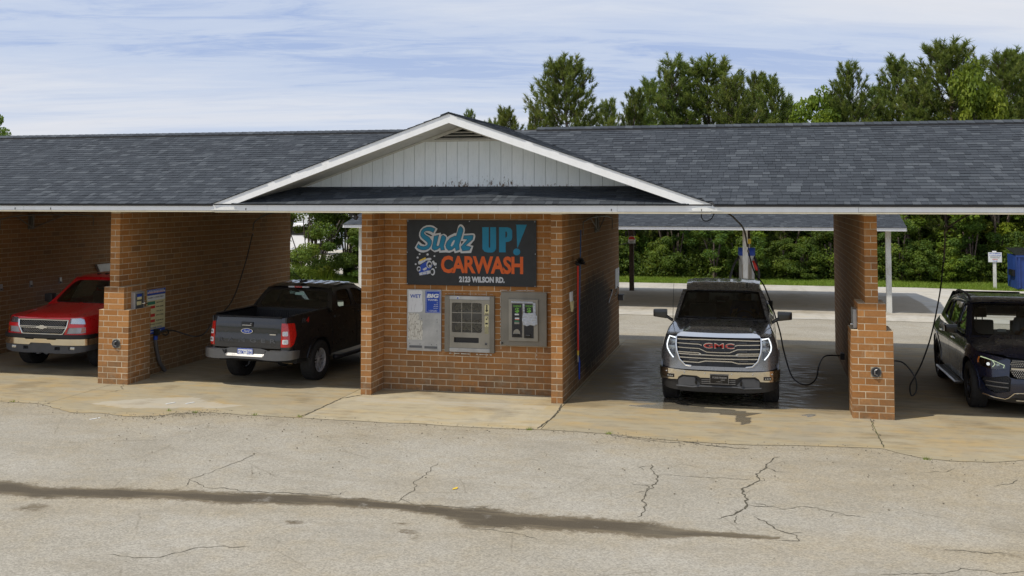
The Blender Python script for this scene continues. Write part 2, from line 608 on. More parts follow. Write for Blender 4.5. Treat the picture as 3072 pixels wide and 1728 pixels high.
# --- materials of the ground
m, t = new_mat('old_asphalt')
geo = t.n('ShaderNodeNewGeometry').outputs['Position']
tan = t.n('ShaderNodeAttribute', attribute_name='tan').outputs['Fac']
stn = t.n('ShaderNodeAttribute', attribute_name='stain').outputs['Fac']
big = t.noise(geo, .55, 5, .6)
mid = t.noise(geo, 3.5, 5, .6)
c = t.mix(t.mapr(big, .35, .68), (.345, .322, .275), (.29, .265, .215))
c = t.mix(t.math('MULTIPLY', t.math('ADD', tan, t.mapr(mid, .45, .75, -.1, .35), True), .75), c, (.315, .258, .165))
vor = t.n('ShaderNodeTexVoronoi', {'Vector': geo, 'Scale': 62.0}, feature='F1')
sp = t.math('ADD', t.math('MULTIPLY', t.n('ShaderNodeSeparateColor', {0: vor.outputs['Color']}).outputs[0], .6), t.math('MULTIPLY', t.noise(geo, 120, 3, .7), .5))
c = t.mix(.50, c, t.mix(1.0, c, t.ramp(sp, [(.2, .42), (.45, .85), (.62, 1.05), (.9, 1.5)]), 'MULTIPLY'))
# dark damp sand lying in the dip, with ragged edges
rag = t.math('ADD', stn, t.math('MULTIPLY', t.math('SUBTRACT', t.noise(geo, 7, 6, .7), .5), .95))
sm = t.mapr(t.math('ADD', rag, t.math('MULTIPLY', t.math('SUBTRACT', t.noise(geo, 32, 5, .75), .5), .5)), .36, .60)
core = t.mapr(t.math('ADD', stn, t.math('MULTIPLY', t.math('SUBTRACT', t.noise(t.n('ShaderNodeMapping', {0: geo, 3: (.35, 2.2, 1)}).outputs[0], 3.0, 6, .7), .5), 1.5)), .55, .85)
gr = t.noise(geo, 90, 4, .8)
c = t.mix(t.math('MULTIPLY', sm, .95), c, t.mix(t.mapr(gr, .35, .68), t.mix(core, (.115, .092, .062), (.055, .044, .030)), t.mix(core, (.155, .125, .08), (.085, .068, .045))))
# faint net of hairline cracks and darker repaired areas
cell = t.n('ShaderNodeTexVoronoi', {'Vector': t.mix(.06, geo, t.n('ShaderNodeTexNoise', {'Vector': geo, 'Scale': 3.0, 'Detail': 5}).outputs[1]), 'Scale': .75}, feature='DISTANCE_TO_EDGE').outputs[0]
hair = t.math('MULTIPLY', t.mapr(cell, .010, .003), t.mapr(t.noise(geo, 1.1, 4, .6), .48, .60))
c = t.mix(t.math('MULTIPLY', hair, .28), c, (.11, .09, .06))
c = t.mix(t.math('MULTIPLY', t.mapr(t.noise(t.n('ShaderNodeMapping', {0: geo, 3: (.5, 1.4, 1), 1: (4, 0, 0)}).outputs[0], .9, 6, .68), .52, .66), .32), c, (.20, .175, .13))
c = t.mix(t.math('MULTIPLY', t.mapr(t.noise(geo, 2.4, 6, .75), .60, .72), .35), c, (.46, .44, .40))
# scattered small dark bits
bits = t.mapr(t.noise(geo, 19, 2, .5), .735, .76)
c = t.mix(t.math('MULTIPLY', bits, .75), c, (.09, .075, .055))
finish(t, c, .92, 0, t.math('ADD', sp, t.math('MULTIPLY', mid, .5)), .55, .006, Specular_IOR_Level=.25)
M_ASPHALT = m

def concrete(name, a, b, yellow, seed):
    m, t = new_mat(name)
    geo0 = t.n('ShaderNodeNewGeometry').outputs['Position']
    geo = t.n('ShaderNodeMapping', {0: geo0, 1: (seed, seed * 2, 0)}).outputs[0]
    wet = t.n('ShaderNodeAttribute', attribute_name='wet').outputs['Fac']
    stn = t.n('ShaderNodeAttribute', attribute_name='stain').outputs['Fac']
    mp = t.n('ShaderNodeMapping', {0: geo, 3: (.45, 1.3, 1)}).outputs[0]
    n1 = t.noise(mp, 1.3, 6, .62, .5)
    n2 = t.noise(mp, 5.5, 6, .7)
    n3 = t.noise(t.n('ShaderNodeMapping', {0: geo, 3: (1, .6, 1), 1: (3, 1, 0)}).outputs[0], .8, 6, .7, .8)
    c = t.mix(t.mapr(n1, .35, .65), a, b)
    c = t.mix(t.math('MULTIPLY', t.mapr(t.noise(mp, 2.1, 5, .6), .46, .66), .75), c, yellow)
    c = t.mix(t.math('MULTIPLY', t.mapr(n3, .50, .66), .55), c, (.26, .235, .185))
    c = t.mix(t.math('MULTIPLY', t.mapr(n2, .50, .72), .6), c, tuple(x * .58 for x in a))
    c = t.mix(t.math('MULTIPLY', t.mapr(t.noise(geo, 11, 5, .75), .66, .74), .6), c, (.13, .10, .06))
    c = t.mix(t.math('MULTIPLY', t.mapr(t.noise(geo, 60, 4, .7), .58, .7), .3), c, tuple(x * .5 for x in a))
    pal = t.mapr(t.math('ADD', t.n('ShaderNodeAttribute', attribute_name='pale').outputs['Fac'], t.math('MULTIPLY', t.math('SUBTRACT', n2, .5), .8)), .4, .62)
    c = t.mix(t.math('MULTIPLY', pal, .5), c, (.46, .43, .37))
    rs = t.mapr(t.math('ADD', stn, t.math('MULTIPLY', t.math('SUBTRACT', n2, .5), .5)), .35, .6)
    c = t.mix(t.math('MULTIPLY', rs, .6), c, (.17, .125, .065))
    wm = t.mapr(t.math('ADD', wet, t.math('MULTIPLY', t.math('SUBTRACT', n2, .5), .9)), .35, .62)
    c = t.mix(t.math('MULTIPLY', wm, .62), c, (.085, .085, .085))
    ro = t.mapr(wm, 0, 1, .88, .13)
    finish(t, c, ro, 0, t.noise(geo, 45, 5, .7), .22, .004, Specular_IOR_Level=t.mapr(wm, 0, 1, .3, .55))
    return m
M_CONC = concrete('concrete', (.31, .262, .17), (.355, .31, .22), (.39, .28, .13), 0)
M_CONC2 = concrete('pad_concrete', (.37, .32, .22), (.42, .37, .27), (.42, .32, .165), 5)
M_CONC3 = concrete('far_concrete', (.42, .40, .36), (.48, .46, .42), (.47, .42, .33), 9)

m, t = new_mat('earth')
geo = t.n('ShaderNodeNewGeometry').outputs['Position']
c = t.ramp(t.noise(geo, .8, 6, .65), [(.3, (.075, .095, .022)), (.55, (.12, .145, .035)), (.75, (.16, .13, .07))])
finish(t, c, .95, 0, t.noise(geo, 20, 4, .7), .5, .03)
M_EARTH = m
m, t = new_mat('crack_dark')
geo = t.n('ShaderNodeNewGeometry').outputs['Position']
c = t.ramp(t.noise(geo, 30, 4, .7), [(.35, (.045, .04, .03)), (.7, (.12, .105, .07))])
finish(t, c, 1.0)
M_CRACK = m

ground = mesh_obj('ground', [(-400, -60, -.05), (400, -60, -.05), (400, 700, -.05), (-400, 700, -.05)], [(0, 1, 2, 3)], M_EARTH)
tag(ground, kind='structure')

STAIN = [(-7.5, -6.30, .30), (-5.51, -6.35, .29), (-4.91, -6.43, .32), (-4.45, -6.35, .30), (-4.0, -6.26, .28), (-3.31, -6.14, .20), (-2.57, -6.13, .28), (-1.9, -6.0, .26), (-1.19, -5.99, .24), (-.72, -6.0, .15),
         (-.25, -6.04, .22), (.24, -6.18, .36), (.67, -6.21, .38), (1.09, -6.18, .34), (1.51, -6.16, .32), (1.92, -6.16, .28), (2.33, -6.23, .20), (2.72, -6.17, .12), (3.11, -6.16, .05), (3.6, -6.1, 0)]
def lot_stain(P):
    x, y = P[:, 0], P[:, 1]
    yc = np.interp(x, [s[0] for s in STAIN], [s[1] for s in STAIN])
    hw = np.interp(x, [s[0] for s in STAIN], [s[2] for s in STAIN])
    v = np.clip(1.05 - np.abs(y - yc) / (hw * (.50 + .60 * (.5 + np.array([noise.noise((a * 1.7, 0, 3)) for a in x]))) + .02) * .62, 0, 1) * (hw > .02)
    for cx, cy, r, k in ((-.48, -6.56, .10, .62), (-.32, -6.81, .12, .66), (-.2, -6.97, .07, .6), (-1.58, -6.78, .13, .56), (5.2, -6.15, .45, .0), (-4.6, -6.95, .22, .55), (-5.6, -6.9, .4, .5)):
        d = np.hypot((x - cx), (y - cy) * 1.3) / r
        v = np.maximum(v, np.clip(k * (1.6 - d), 0, k))
    d = np.abs(y + 6.15) / .16
    v = np.maximum(v, np.clip(.45 - d * .3, 0, 1) * ((x > 4.6) & (x < 5.8)))
    return v
def lot_tan(P):
    x, y = P[:, 0], P[:, 1]
    f = fbm(P, .6, 4.0, 3) * .35
    e = np.interp(x, [a for a, b in XE], [b for a, b in XE])
    near = np.clip(1 - (e - y) / 1.3, 0, 1) * .65
    right = np.clip((x - 1.5) / 3.0, 0, 1) * np.clip((y + 5.6) / 2.2, 0, 1) * .62
    yc = np.interp(x, [s[0] for s in STAIN], [s[1] for s in STAIN])
    halo = np.clip(1 - np.abs(y - yc + .15) / .75, 0, 1) * .55
    return np.clip(np.maximum.reduce([near, right, halo]) + f + .08, 0, 1)
xs = np.concatenate([np.arange(-40, -10, 1.0), np.arange(-10, 8, .09), np.arange(8, 41, 1.0)])
lot = grid_mesh('asphalt_lot', xs, lambda x: -16.0, lambda x: slab_edge(x) + .12, 160, -.006, M_ASPHALT, {'stain': lot_stain, 'tan': lot_tan})
tag(lot, kind='structure')
xs2 = np.concatenate([np.arange(-40, -12, 1.0), np.arange(-12, 14, .2), np.arange(14, 41, 1.0)])
lane = grid_mesh('rear_lane', xs2, lambda x: 7.6, lambda x: 13.3, 30, -.012, M_ASPHALT, {'stain': lambda P: P[:, 0] * 0, 'tan': lambda P: np.clip(.75 - (P[:, 1] - 8.0) / 2.2, 0, .8) + fbm(P, .7, 2.) * .2})
tag(lane, kind='structure')
def far_edge(x):
    return 24.6 + .1 * noise.noise((x * .8, 0, 7)) - (max(0, x - 9.0) * .28 if x < 12 else .84)
def far_stain_shade(P):
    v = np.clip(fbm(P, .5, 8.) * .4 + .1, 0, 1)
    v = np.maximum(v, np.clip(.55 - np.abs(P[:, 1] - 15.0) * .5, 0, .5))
    return np.maximum(v, np.clip(.95 - np.abs(P[:, 1] - 18.3) * .16, 0, .85) * ((P[:, 0] > -10) & (P[:, 0] < 8)))  # ground shade under the canopy painted into the colour, along with black staining
yard = grid_mesh('rear_concrete', xs2, lambda x: 13.3, far_edge, 60, -.004, M_CONC3, {'wet': lambda P: P[:, 0] * 0, 'stain': far_stain_shade})
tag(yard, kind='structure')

# the floor slabs, each its own piece with an open joint between
def ap_wet(P):
    x, y = P[:, 0], P[:, 1]
    v = np.zeros(len(P))
    v = np.maximum(v, .62 * ((x > .05) & (x < 4.8) & (y > .35)) * np.clip(1.2 - np.abs(x - 2.3) / 3.4, 0, 1) * np.clip((7.6 - y) / 1.0, 0, 1))
    v = np.maximum(v, .36 * ((x < -8.3) & (x > -12.9) & (y > .5)))
    v = np.maximum(v, .30 * ((x > 4.9) & (y > .6)))
    w1 = inside(P, [(1.5, .35), (2.56, .2), (3.16, -.02), (2.98, -.31), (3.01, -.75), (2.91, -1.0), (2.75, -.66), (2.8, -.3), (2.37, -.2), (1.96, -.12), (1.0, .1)])
    w2 = inside(P, [(3.76, -.03), (3.91, .16), (4.03, .09), (3.89, -.17)])
    return np.where(w1 | w2, .85, v)
def ap_stain(P):
    x, y = P[:, 0], P[:, 1]
    v = .25 + fbm(P, .9, 1.) * .35
    v = np.maximum(v, np.clip(.8 - np.hypot((x - .25) / .9, (y - .1) / .5) * .55, 0, 1))
    v = np.maximum(v, np.clip(.6 - np.abs(y - .4) * .8, 0, .6) * ((x > .1) & (x < 4.7)))
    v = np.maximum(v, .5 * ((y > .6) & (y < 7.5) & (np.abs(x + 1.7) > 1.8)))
    return np.clip(v, 0, 1)
def ap_pale(P):
    v = .66 * inside(P, [(-7.6, -1.7), (-7.2, -1.3), (-6.85, -1.1), (-6.2, -.8), (-5.5, -1.2), (-5.0, -1.3), (-5.3, -1.6), (-6.06, -1.8), (-6.92, -1.95)])
    return np.maximum(v, .55 * inside(P, [(-3.5, -.15), (-.2, -.15), (-.2, -.5), (-2.6, -.6), (-3.5, -.5)]))
def jl(x0):
    return x0
SLABS = [(-40.0, -12.95, M_CONC), (-12.94, -8.28, M_CONC), (-8.27, -3.725, M_CONC), (-3.715, .03, M_CONC2), (.04, 4.78, M_CONC), (4.79, 9.6, M_CONC), (9.61, 40, M_CONC)]
for x0, x1, mm in SLABS:
    xs3 = np.linspace(x0, x1, max(2, int((x1 - x0) / (.08 if -13 < x0 < 9 else 2.0))))
    s_ = grid_mesh('concrete_slab', xs3, slab_edge, lambda x: 8.05, 110 if -13 < x0 < 9 else 8, 0.0, mm, {'wet': ap_wet, 'stain': ap_stain, 'pale': ap_pale})
    tag(s_, kind='structure')

# --- cracks: torn, uneven ribbons a hair above the surface
def ribbon(bm, line, w, z, jit=.03, step=.035):
    P = [Vector((a, b, 0)) for a, b in line]
    pts = []
    for a, b in zip(P[:-1], P[1:]):
        k = max(1, int((b - a).length / step))
        for i in range(k):
            q = a.lerp(b, i / k)
            nn = Vector((noise.noise((q.x * 9, q.y * 9, 1)), noise.noise((q.x * 9, q.y * 9, 5)), 0)) * jit * 1.6
            pts.append(q + nn)
    pts.append(P[-1])
    L = []
    for i, p in enumerate(pts):
        d = (pts[min(i + 1, len(pts) - 1)] - pts[max(i - 1, 0)]).normalized()
        s = Vector((-d.y, d.x, 0))
        ww = w * (.35 + 1.1 * random.random()) * min(1, .3 + min(i, len(pts) - 1 - i) * .25)
        L.append((bm.verts.new((p.x + s.x * ww, p.y + s.y * ww, z)), bm.verts.new((p.x - s.x * ww, p.y - s.y * ww, z))))
    for a, b in zip(L[:-1], L[1:]):
        bm.faces.new([a[1], b[1], b[0], a[0]])
    return pts
CRACKS = [
    ([(3.42, -2.76), (3.33, -2.86), (3.25, -3.19), (3.21, -3.46), (3.12, -3.74), (3.14, -3.99), (3.03, -4.31), (2.96, -4.44), (2.99, -4.77), (3.02, -5.02), (3.0, -5.23), (2.9, -5.45), (2.81, -5.52), (2.72, -5.66)], .014, 5),
    ([(2.9, -5.45), (2.92, -5.68), (2.97, -5.81)], .008, 0), ([(3.02, -5.0), (3.21, -5.01), (3.41, -5.14), (3.61, -4.99), (3.76, -5.01), (4.01, -5.17), (4.25, -5.26)], .006, 1),
    ([(2.24, -4.03), (2.48, -4.02), (2.76, -4.0), (3.06, -4.01)], .006, 0), ([(3.08, -5.48), (3.24, -5.68), (3.34, -5.9), (3.46, -5.96), (3.58, -5.93)], .010, 2), ([(3.46, -5.96), (3.52, -6.07), (3.52, -6.2), (3.31, -6.25)], .008, 0),
    ([(1.81, -3.53), (1.84, -3.85), (1.93, -4.09), (1.95, -4.45), (1.88, -4.81), (1.88, -5.13), (1.95, -5.43), (1.89, -5.79)], .010, 4), ([(1.93, -4.09), (2.03, -3.99), (2.24, -4.03)], .007, 0),
    ([(-3.36, -4.1), (-3.36, -4.53), (-3.41, -4.89), (-3.44, -5.16), (-3.5, -5.36), (-3.5, -5.55), (-3.41, -5.82)], .006, 0), ([(-3.5, -5.55), (-3.32, -5.69), (-3.14, -5.82), (-2.91, -5.79), (-2.55, -5.85), (-2.08, -5.8), (-1.59, -5.79)], .008, 2),
    ([(-2.88, -8.1), (-2.6, -8.13), (-2.36, -8.07), (-2.28, -7.92), (-2.16, -7.74), (-1.91, -7.64), (-1.65, -7.6)], .006, 0),
    ([(-.85, -4.05), (-.84, -4.55), (-.85, -4.99), (-.75, -5.31), (-.78, -5.66), (-.75, -5.75), (-.81, -5.85), (-1.06, -5.83), (-1.44, -5.86)], .006, 0), ([(-.75, -5.75), (-.54, -5.91), (-.3, -5.88), (.03, -5.9), (.2, -5.87), (.25, -5.75)], .007, 2),
    ([(4.23, -6.97), (4.81, -6.8), (4.95, -6.66), (5.12, -6.66), (5.28, -6.71), (5.49, -6.6)], .006, 1), ([(5.52, -2.86), (5.41, -3.08), (5.08, -3.16)], .005, 0), ([(6.2, -3.21), (6.09, -3.41), (5.83, -3.65)], .006, 0),
    ([(4.86, -6.14), (5.15, -6.15), (5.45, -6.12)], .008, 0), ([(2.1, -2.2), (2.42, -2.34), (2.83, -2.40), (3.01, -2.41)], .018, 2), ([(1.0, -2.02), (1.6, -2.22), (2.1, -2.3)], .012, 0), ([(.2, -6.55), (.75, -6.6), (1.0, -6.75)], .006, 1)]
ck = thing('crack', None, None, (0, 0, 0)) if False else None
for line, w_, br in CRACKS:
    bm = bmesh.new()
    pts = ribbon(bm, line, w_ * .8, -.0035)
    for _ in range(br):
        p = random.choice(pts); a = random.uniform(0, 6.28); l = random.uniform(.06, .22)
        q = [(p.x, p.y), (p.x + l * math.cos(a), p.y + l * .8 * math.sin(a)), (p.x + l * 1.8 * math.cos(a + .5), p.y + l * 1.4 * math.sin(a + .5))]
        ribbon(bm, q, w_ * .5, -.003)
    bm_obj('crack', bm, M_CRACK, lot)
for line, w_ in (([(4.84, -.1), (4.73, -.8), (4.79, -1.06), (4.79, -1.56), (4.78, -1.96)], .006), ([(-7.78, -.55), (-7.83, -.71), (-7.92, -.84)], .009), ([(-8.05, -.1), (-7.78, -.55)], .005)):
    bm = bmesh.new(); ribbon(bm, line, w_, .004)
    bm_obj('crack', bm, M_CRACK, None)['kind'] = 'structure'
# dark open joint beside the pad, widened by breakage
for line in ([(-3.5, -.02), (-3.6, -.2), (-3.71, -.4), (-3.71, -.92), (-3.74, -1.53), (-3.76, -1.9)], [(-.01, -.03), (.04, -.54), (.05, -1.05), (-.02, -1.9)]):
    bm = bmesh.new(); ribbon(bm, line, .013, .0045, .015)
    bm_obj('slab_joint', bm, M_CRACK, None)['kind'] = 'structure'
# crumbs of stone along the broken slab edge (nobody could count them)
bm = bmesh.new()
for i in range(900):
    x = random.uniform(-9.5, 7.5)
    if random.random() < .35: x = random.gauss(-5.7, .35)
    elif random.random() < .2: x = random.gauss(1.6, .5)
    y = slab_edge(x) + random.gauss(-.06, .13)
    if random.random() < .25: x, y = random.uniform(-6, 6), random.uniform(-5.2, -2.2)
    r_ = random.uniform(.004, .013)
    mt = Matrix.Translation((x, y, .004)) @ Matrix.Rotation(random.random() * 6, 4, 'Z') @ Matrix.Diagonal((r_, r_ * random.uniform(.6, 1), r_ * .6, 1))
    bmesh.ops.create_icosphere(bm, subdivisions=1, radius=1, matrix=mt)
M_STONE = simple('stone_crumb', (.30, .26, .19), .95, var=.5, scale=3)
tag(bm_obj('loose_gravel', bm, M_STONE), kind='stuff')

# ================================================================== brick walls
CH, BL, BH, JN = .1032, .289, .0914, .0118
def wall_brick(w, parent_items):
    pass

class Wall:
    """collects bricks, then links those that show largest as parts and joins the rest"""
    def __init__(s, name, label, loc):
        s.root = thing(name, label, 'brick wall', loc, kind='thing')
        s.items = []
    def add(s, cx, cy, cz, dx, dy, dz, nrm=(0, 0, 0), vis=True):
        s.items.append(((cx, cy, cz), (dx, dy, dz), vis))
    def finish(s, maxn=300):
        vis, rest = [], []
        for c, d, v in s.items:
            (vis if v else rest).append((c, d))
        def size(it):
            c, d = it
            v = Vector(c) - CAM
            return -(max(d[0] * abs(v.y) , d[1] * abs(v.x)) / v.length) * d[2] / v.length_squared
        vis.sort(key=size)
        rest += vis[maxn:]
        for c, d in vis[:maxn]:
            o = bpy.data.objects.new('brick', unit_box('brick', *d, M_BRICK))
            jx, jy = random.uniform(-.0012, .0012), random.uniform(-.0012, .0012)
            o.location = Vector(c) + Vector((jx, jy, 0)) - Vector(s.root.location)
            put(o, s.root, False)
        if rest:
            joined_boxes('brickwork', [((c[0] + random.uniform(-.001, .001), c[1] + random.uniform(-.001, .001), c[2]), d, random.random()) for c, d in rest], M_BRICK_J, s.root)
        return s.root

def courses_long(W, xf, side, y0, y1, z0, z1, visf, off=(0, 1), start_header=True):
    """a wythe of stretchers along Y whose outer face is at x = xf, looking towards side (+1 or -1)"""
    k = int(round((z1 - z0) / CH))
    for r in range(k):
        z = z0 + r * CH + BH / 2 + JN / 2
        y = y0
        if r % 2 and start_header:
            y = y0 + .0945
        while y < y1 - .02:
            l = min(BL - JN, y1 - y)
            if l > .03:
                W.add(xf - side * .045, y + l / 2, z, .09, l, BH, vis=visf(xf, y, z, side))
            y += BL
    return

def pier_end(W, xc, y0, z0, k0, k1):
    """front end of a two-wythe wall: headers across every other course"""
    for r in range(k0, k1):
        z = z0 + r * CH + BH / 2 + JN / 2
        if r % 2:
            W.add(xc, y0 + .042, z, .19, .0845, BH)

H1 = 3.1
KT = 30
def divider(name, label, xc, y0, y1, vleft, vright, buttress=False, loc=None):
    W = Wall(name, label, (xc, y0, 0))
    courses_long(W, xc + .095, +1, y0, y1, 0, KT * CH, lambda *a: vright)
    courses_long(W, xc - .095, -1, y0, y1, 0, KT * CH, lambda *a: vleft)
    for r in range(KT):
        z = r * CH + BH / 2 + JN / 2
        if r % 2:
            W.add(xc, y0 + .042, z, .19, .0845, BH)
            # the first long bricks behind the header start later; handled by start_header
    if buttress:
        def block(hw, k0, k1, yb):
            """stepped buttress bricks wrapped round the end of the wall; hw half width"""
            for r in range(k0, k1):
                z = r * CH + BH / 2 + JN / 2
                # front row, set 8 mm in front of the wall end
                xs_ = []
                a = -hw
                first = .19 if r % 2 else .09
                if hw < .25: first = .09 if r % 2 else .28
                lens = []
                while a < hw - .02:
                    l = first if not lens else BL - JN
                    l = min(l, hw - a)
                    if hw - a - l < .05: l = hw - a
                    lens.append(l)
                    W.add(xc + a + l / 2, y0 - .008 + .045, z, l, .09, BH)
                    a += l + JN
                for s in (-1, 1):
                    y = y0 - .008 + .10
                    if r % 2: y += .0
                    ph = .0 if r % 2 else .14
                    first = True
                    while y < yb - .02:
                        l = (BL - JN - (ph if first else 0))
                        l = min(l, yb - y)
                        first = False
                        W.add(xc + s * (hw - .045), y + l / 2, z, .09, l, BH, vis=(s > 0) == (xc < 3.2))
                        y += l + JN
        block(.305, 0, 13, y0 + .70)
        block(.205, 13, 17, y0 + .70)
        c1 = box_obj('mortar_core', xc - .3032, xc + .3032, y0 - .0062, y0 + .694, .0, 13 * CH - .002, M_MORTAR, W.root)
        c2 = box_obj('mortar_core', xc - .2032, xc + .2032, y0 - .0060, y0 + .693, 13 * CH - .0015, 17 * CH - .002, M_MORTAR, W.root)
    root = W.finish(300)
    box_obj('mortar_core', xc - .0932, xc + .0932, y0 + .0018, y1 - .006, .001, KT * CH + .04, M_MORTAR, root)
    return root

XR, XQ, XL, DW = 4.834, -8.268, -3.425, 7.045
def fade_bottom():
    pass
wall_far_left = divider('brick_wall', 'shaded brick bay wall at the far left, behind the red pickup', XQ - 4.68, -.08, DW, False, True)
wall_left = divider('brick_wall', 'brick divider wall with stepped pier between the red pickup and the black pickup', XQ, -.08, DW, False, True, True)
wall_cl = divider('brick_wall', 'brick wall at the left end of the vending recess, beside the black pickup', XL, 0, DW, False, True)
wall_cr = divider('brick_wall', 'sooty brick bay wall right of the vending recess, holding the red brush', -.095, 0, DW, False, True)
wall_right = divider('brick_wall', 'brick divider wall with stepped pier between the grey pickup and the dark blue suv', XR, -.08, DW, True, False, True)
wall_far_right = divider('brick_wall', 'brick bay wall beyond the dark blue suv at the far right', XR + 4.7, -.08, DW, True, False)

# back wall of the recess
W = Wall('brick_wall', 'orange brick wall behind the big carwash sign and the three machines', (-1.76, .61, 0))
for r in range(KT):
    z = r * CH + BH / 2 + JN / 2
    x = -3.33 + .004 - (0 if r % 2 else .145)
    while x < -.19:
        a = max(x, -3.326); b = min(x + BL - JN, -.194)
        segs = [(a, b)]
        if z > .84 and z < 1.60: segs = [(a, min(b, -2.08)), (max(a, -1.47), b)]   # hole for the vending machine
        for a, b in segs:
            if b - a > .02: W.add((a + b) / 2, .61 + .045, z, b - a, .09, BH)
        x += BL
root = W.finish(300)
box_obj('mortar_core', -3.326, -2.085, .6118, .72, .001, KT * CH + .04, M_MORTAR, root); box_obj('mortar_core', -1.465, -.194, .6118, .72, .001, KT * CH + .04, M_MORTAR, root)
box_obj('mortar_core', -2.085, -1.465, .6118, .72, .001, .82, M_MORTAR, root); box_obj('mortar_core', -2.085, -1.465, .6118, .72, 1.62, KT * CH + .04, M_MORTAR, root)
# white paint and caulk smeared round the machine openings
M_CAULK = simple('caulk', (.74, .70, .62), .8, var=.3, scale=30)
bm = bmesh.new()
def smear(x0, z0, x1, z1, w, yy=.6035):
    n = max(2, int(math.hypot(x1 - x0, z1 - z0) / .03))
    for i in range(n):
        if random.random() < .28: continue
        a = i / n; b_ = (i + 1.1) / n
        hw = w * random.uniform(.3, 1)
        xa, xb, za, zb = x0 + (x1 - x0) * a, x0 + (x1 - x0) * b_, z0 + (z1 - z0) * a, z0 + (z1 - z0) * b_
        if abs(x1 - x0) > abs(z1 - z0): box(bm, xa, xb, yy, yy + .01, za - hw, za + hw)
        else: box(bm, xa - hw, xa + hw, yy, yy + .01, za, zb)
smear(-1.20, .84, -1.20, 1.775, .006); smear(-1.20, 1.777, -.60, 1.779, .006); smear(-2.12, .668, -1.36, .662, .010); smear(-1.19, .73, -1.19, .84, .005)
smear(-.56, .60, -.56, .80, .005); smear(-2.2, 1.70, -1.3, 1.70, .003)
bm_obj('caulk_smear', bm, M_CAULK, root)
# ================================================================== roofs
SL = .353                                # rise over run of every slope
EY, EZ = -.62, 3.278                     # front eave line
RY = 3.52
RZ = EZ + SL * (RY - EY)                 # ridge height
GX = -1.765                              # gable ridge
GL, GR = GX - (RZ + .02 - EZ) / .3495, GX + (RZ + .02 - EZ) / .3495
NS = Vector((0, -SL, 1)).normalized()

class Shingles:
    def __init__(s): s.items = []
    def add(s, c4, th=.007):
        """c4: the four lower-surface corners, lower edge first (a, b) then upper (c, d)"""
        s.items.append((c4, th))
    def finish(s, parent, nrm, maxn=300):
        def size(it):
            c = sum((Vector(p) for p in it[0]), Vector()) / 4
            v = c - CAM
            ar = (Vector(it[0][1]) - Vector(it[0][0])).cross(Vector(it[0][3]) - Vector(it[0][0])).length
            return -ar / v.length_squared * abs(v.normalized().dot(nrm))
        items = sorted(s.items, key=size)
        def solid(c4, th):
            a, b, c, d = (Vector(p) for p in c4)
            up = nrm
            top = [a + up * (th + .004), b + up * (th + .004), c + up * .002, d + up * .002]
            bot = [a - up * .001, b - up * .001, c - up * .006, d - up * .006]
            return bot + top
        F = [(0, 3, 2, 1), (4, 5, 6, 7), (0, 1, 5, 4), (1, 2, 6, 5), (2, 3, 7, 6), (3, 0, 4, 7)]
        for c4, th in items[:maxn]:
            vs = solid(c4, th)
            o0 = Vector(parent.location)
            c = vs[0].copy()
            key = tuple(round(x, 2) for v in vs for x in (v - c)) + (nrm.x > 0,)
            me = _mcache.get(('sh', key))
            if me is None:
                me = bpy.data.meshes.new('shingle')
                me.from_pydata([tuple(v - c) for v in vs], [], F)
                me.materials.append(M_SHINGLE)
                _mcache[('sh', key)] = me
            o = bpy.data.objects.new('shingle', me)
            o.location = c - o0
            put(o, parent, False)
        V, FF, T = [], [], []
        for c4, th in items[maxn:]:
            b0 = len(V)
            V += [tuple(v) for v in solid(c4, th)]
            FF += [tuple(i + b0 for i in f) for f in F]
            T += [random.random()] * 6
        if V:
            me = bpy.data.meshes.new('shingle_field')
            me.from_pydata(V, [], FF)
            me.materials.append(M_SHINGLE_J)
            me.attributes.new('tint', 'FLOAT', 'FACE').data.foreach_set('value', T)
            o = bpy.data.objects.new('shingle_field', me)
            o['kind'] = 'stuff'
            put(o, parent)

WID = (.09, .12, .15, .18, .22)
def lay(S, y0, y1, rows, xa, xb, zf, lift=0.0):
    """courses parallel to X. xa(y), xb(y) give the ends of a course at depth y"""
    dy = (y1 - y0) / rows
    for r in range(rows):
        ya, yb = y0 + r * dy, y0 + (r + 1.12) * dy
        yb = min(yb, y1)
        x = xa(ya) - random.uniform(0, .3)
        while x < xb(ya):
            wdt = random.choice(WID)
            a0, b0 = max(x, xa(ya)), min(x + wdt, xb(ya))
            a1, b1 = max(x, xa(yb)), min(x + wdt, xb(yb))
            x += wdt + .004
            if b0 - a0 < .02 and b1 - a1 < .02: continue
            if b0 < a0: b0 = a0
            if b1 < a1: b1 = a1
            th = random.choice((.005, .006, .009))
            S.add(((a0, ya, zf(ya) + lift), (b0, ya, zf(ya) + lift), (b1, yb, zf(yb) + lift), (a1, yb, zf(yb) + lift)), th)

zmain = lambda y: EZ + SL * (y - EY)
val_l = lambda y: GL + (y - EY) * (GX - GL) / (RY - EY)
val_r = lambda y: GR - (y - EY) * (GR - GX) / (RY - EY)
XA, XB = -21.0, 16.0
def slope_sheet(name, pts, mat, parent, th=.03, nrm=NS):
    bm = bmesh.new()
    a = [bm.verts.new(Vector(p) - nrm * .008) for p in pts]
    b = [bm.verts.new(Vector(p) - nrm * (.008 + th)) for p in pts]
    bm.faces.new(a); bm.faces.new(b[::-1])
    n = len(pts)
    for i in range(n):
        bm.faces.new([a[i], b[i], b[(i + 1) % n], a[(i + 1) % n]])
    return bm_obj(name, bm, mat, parent)

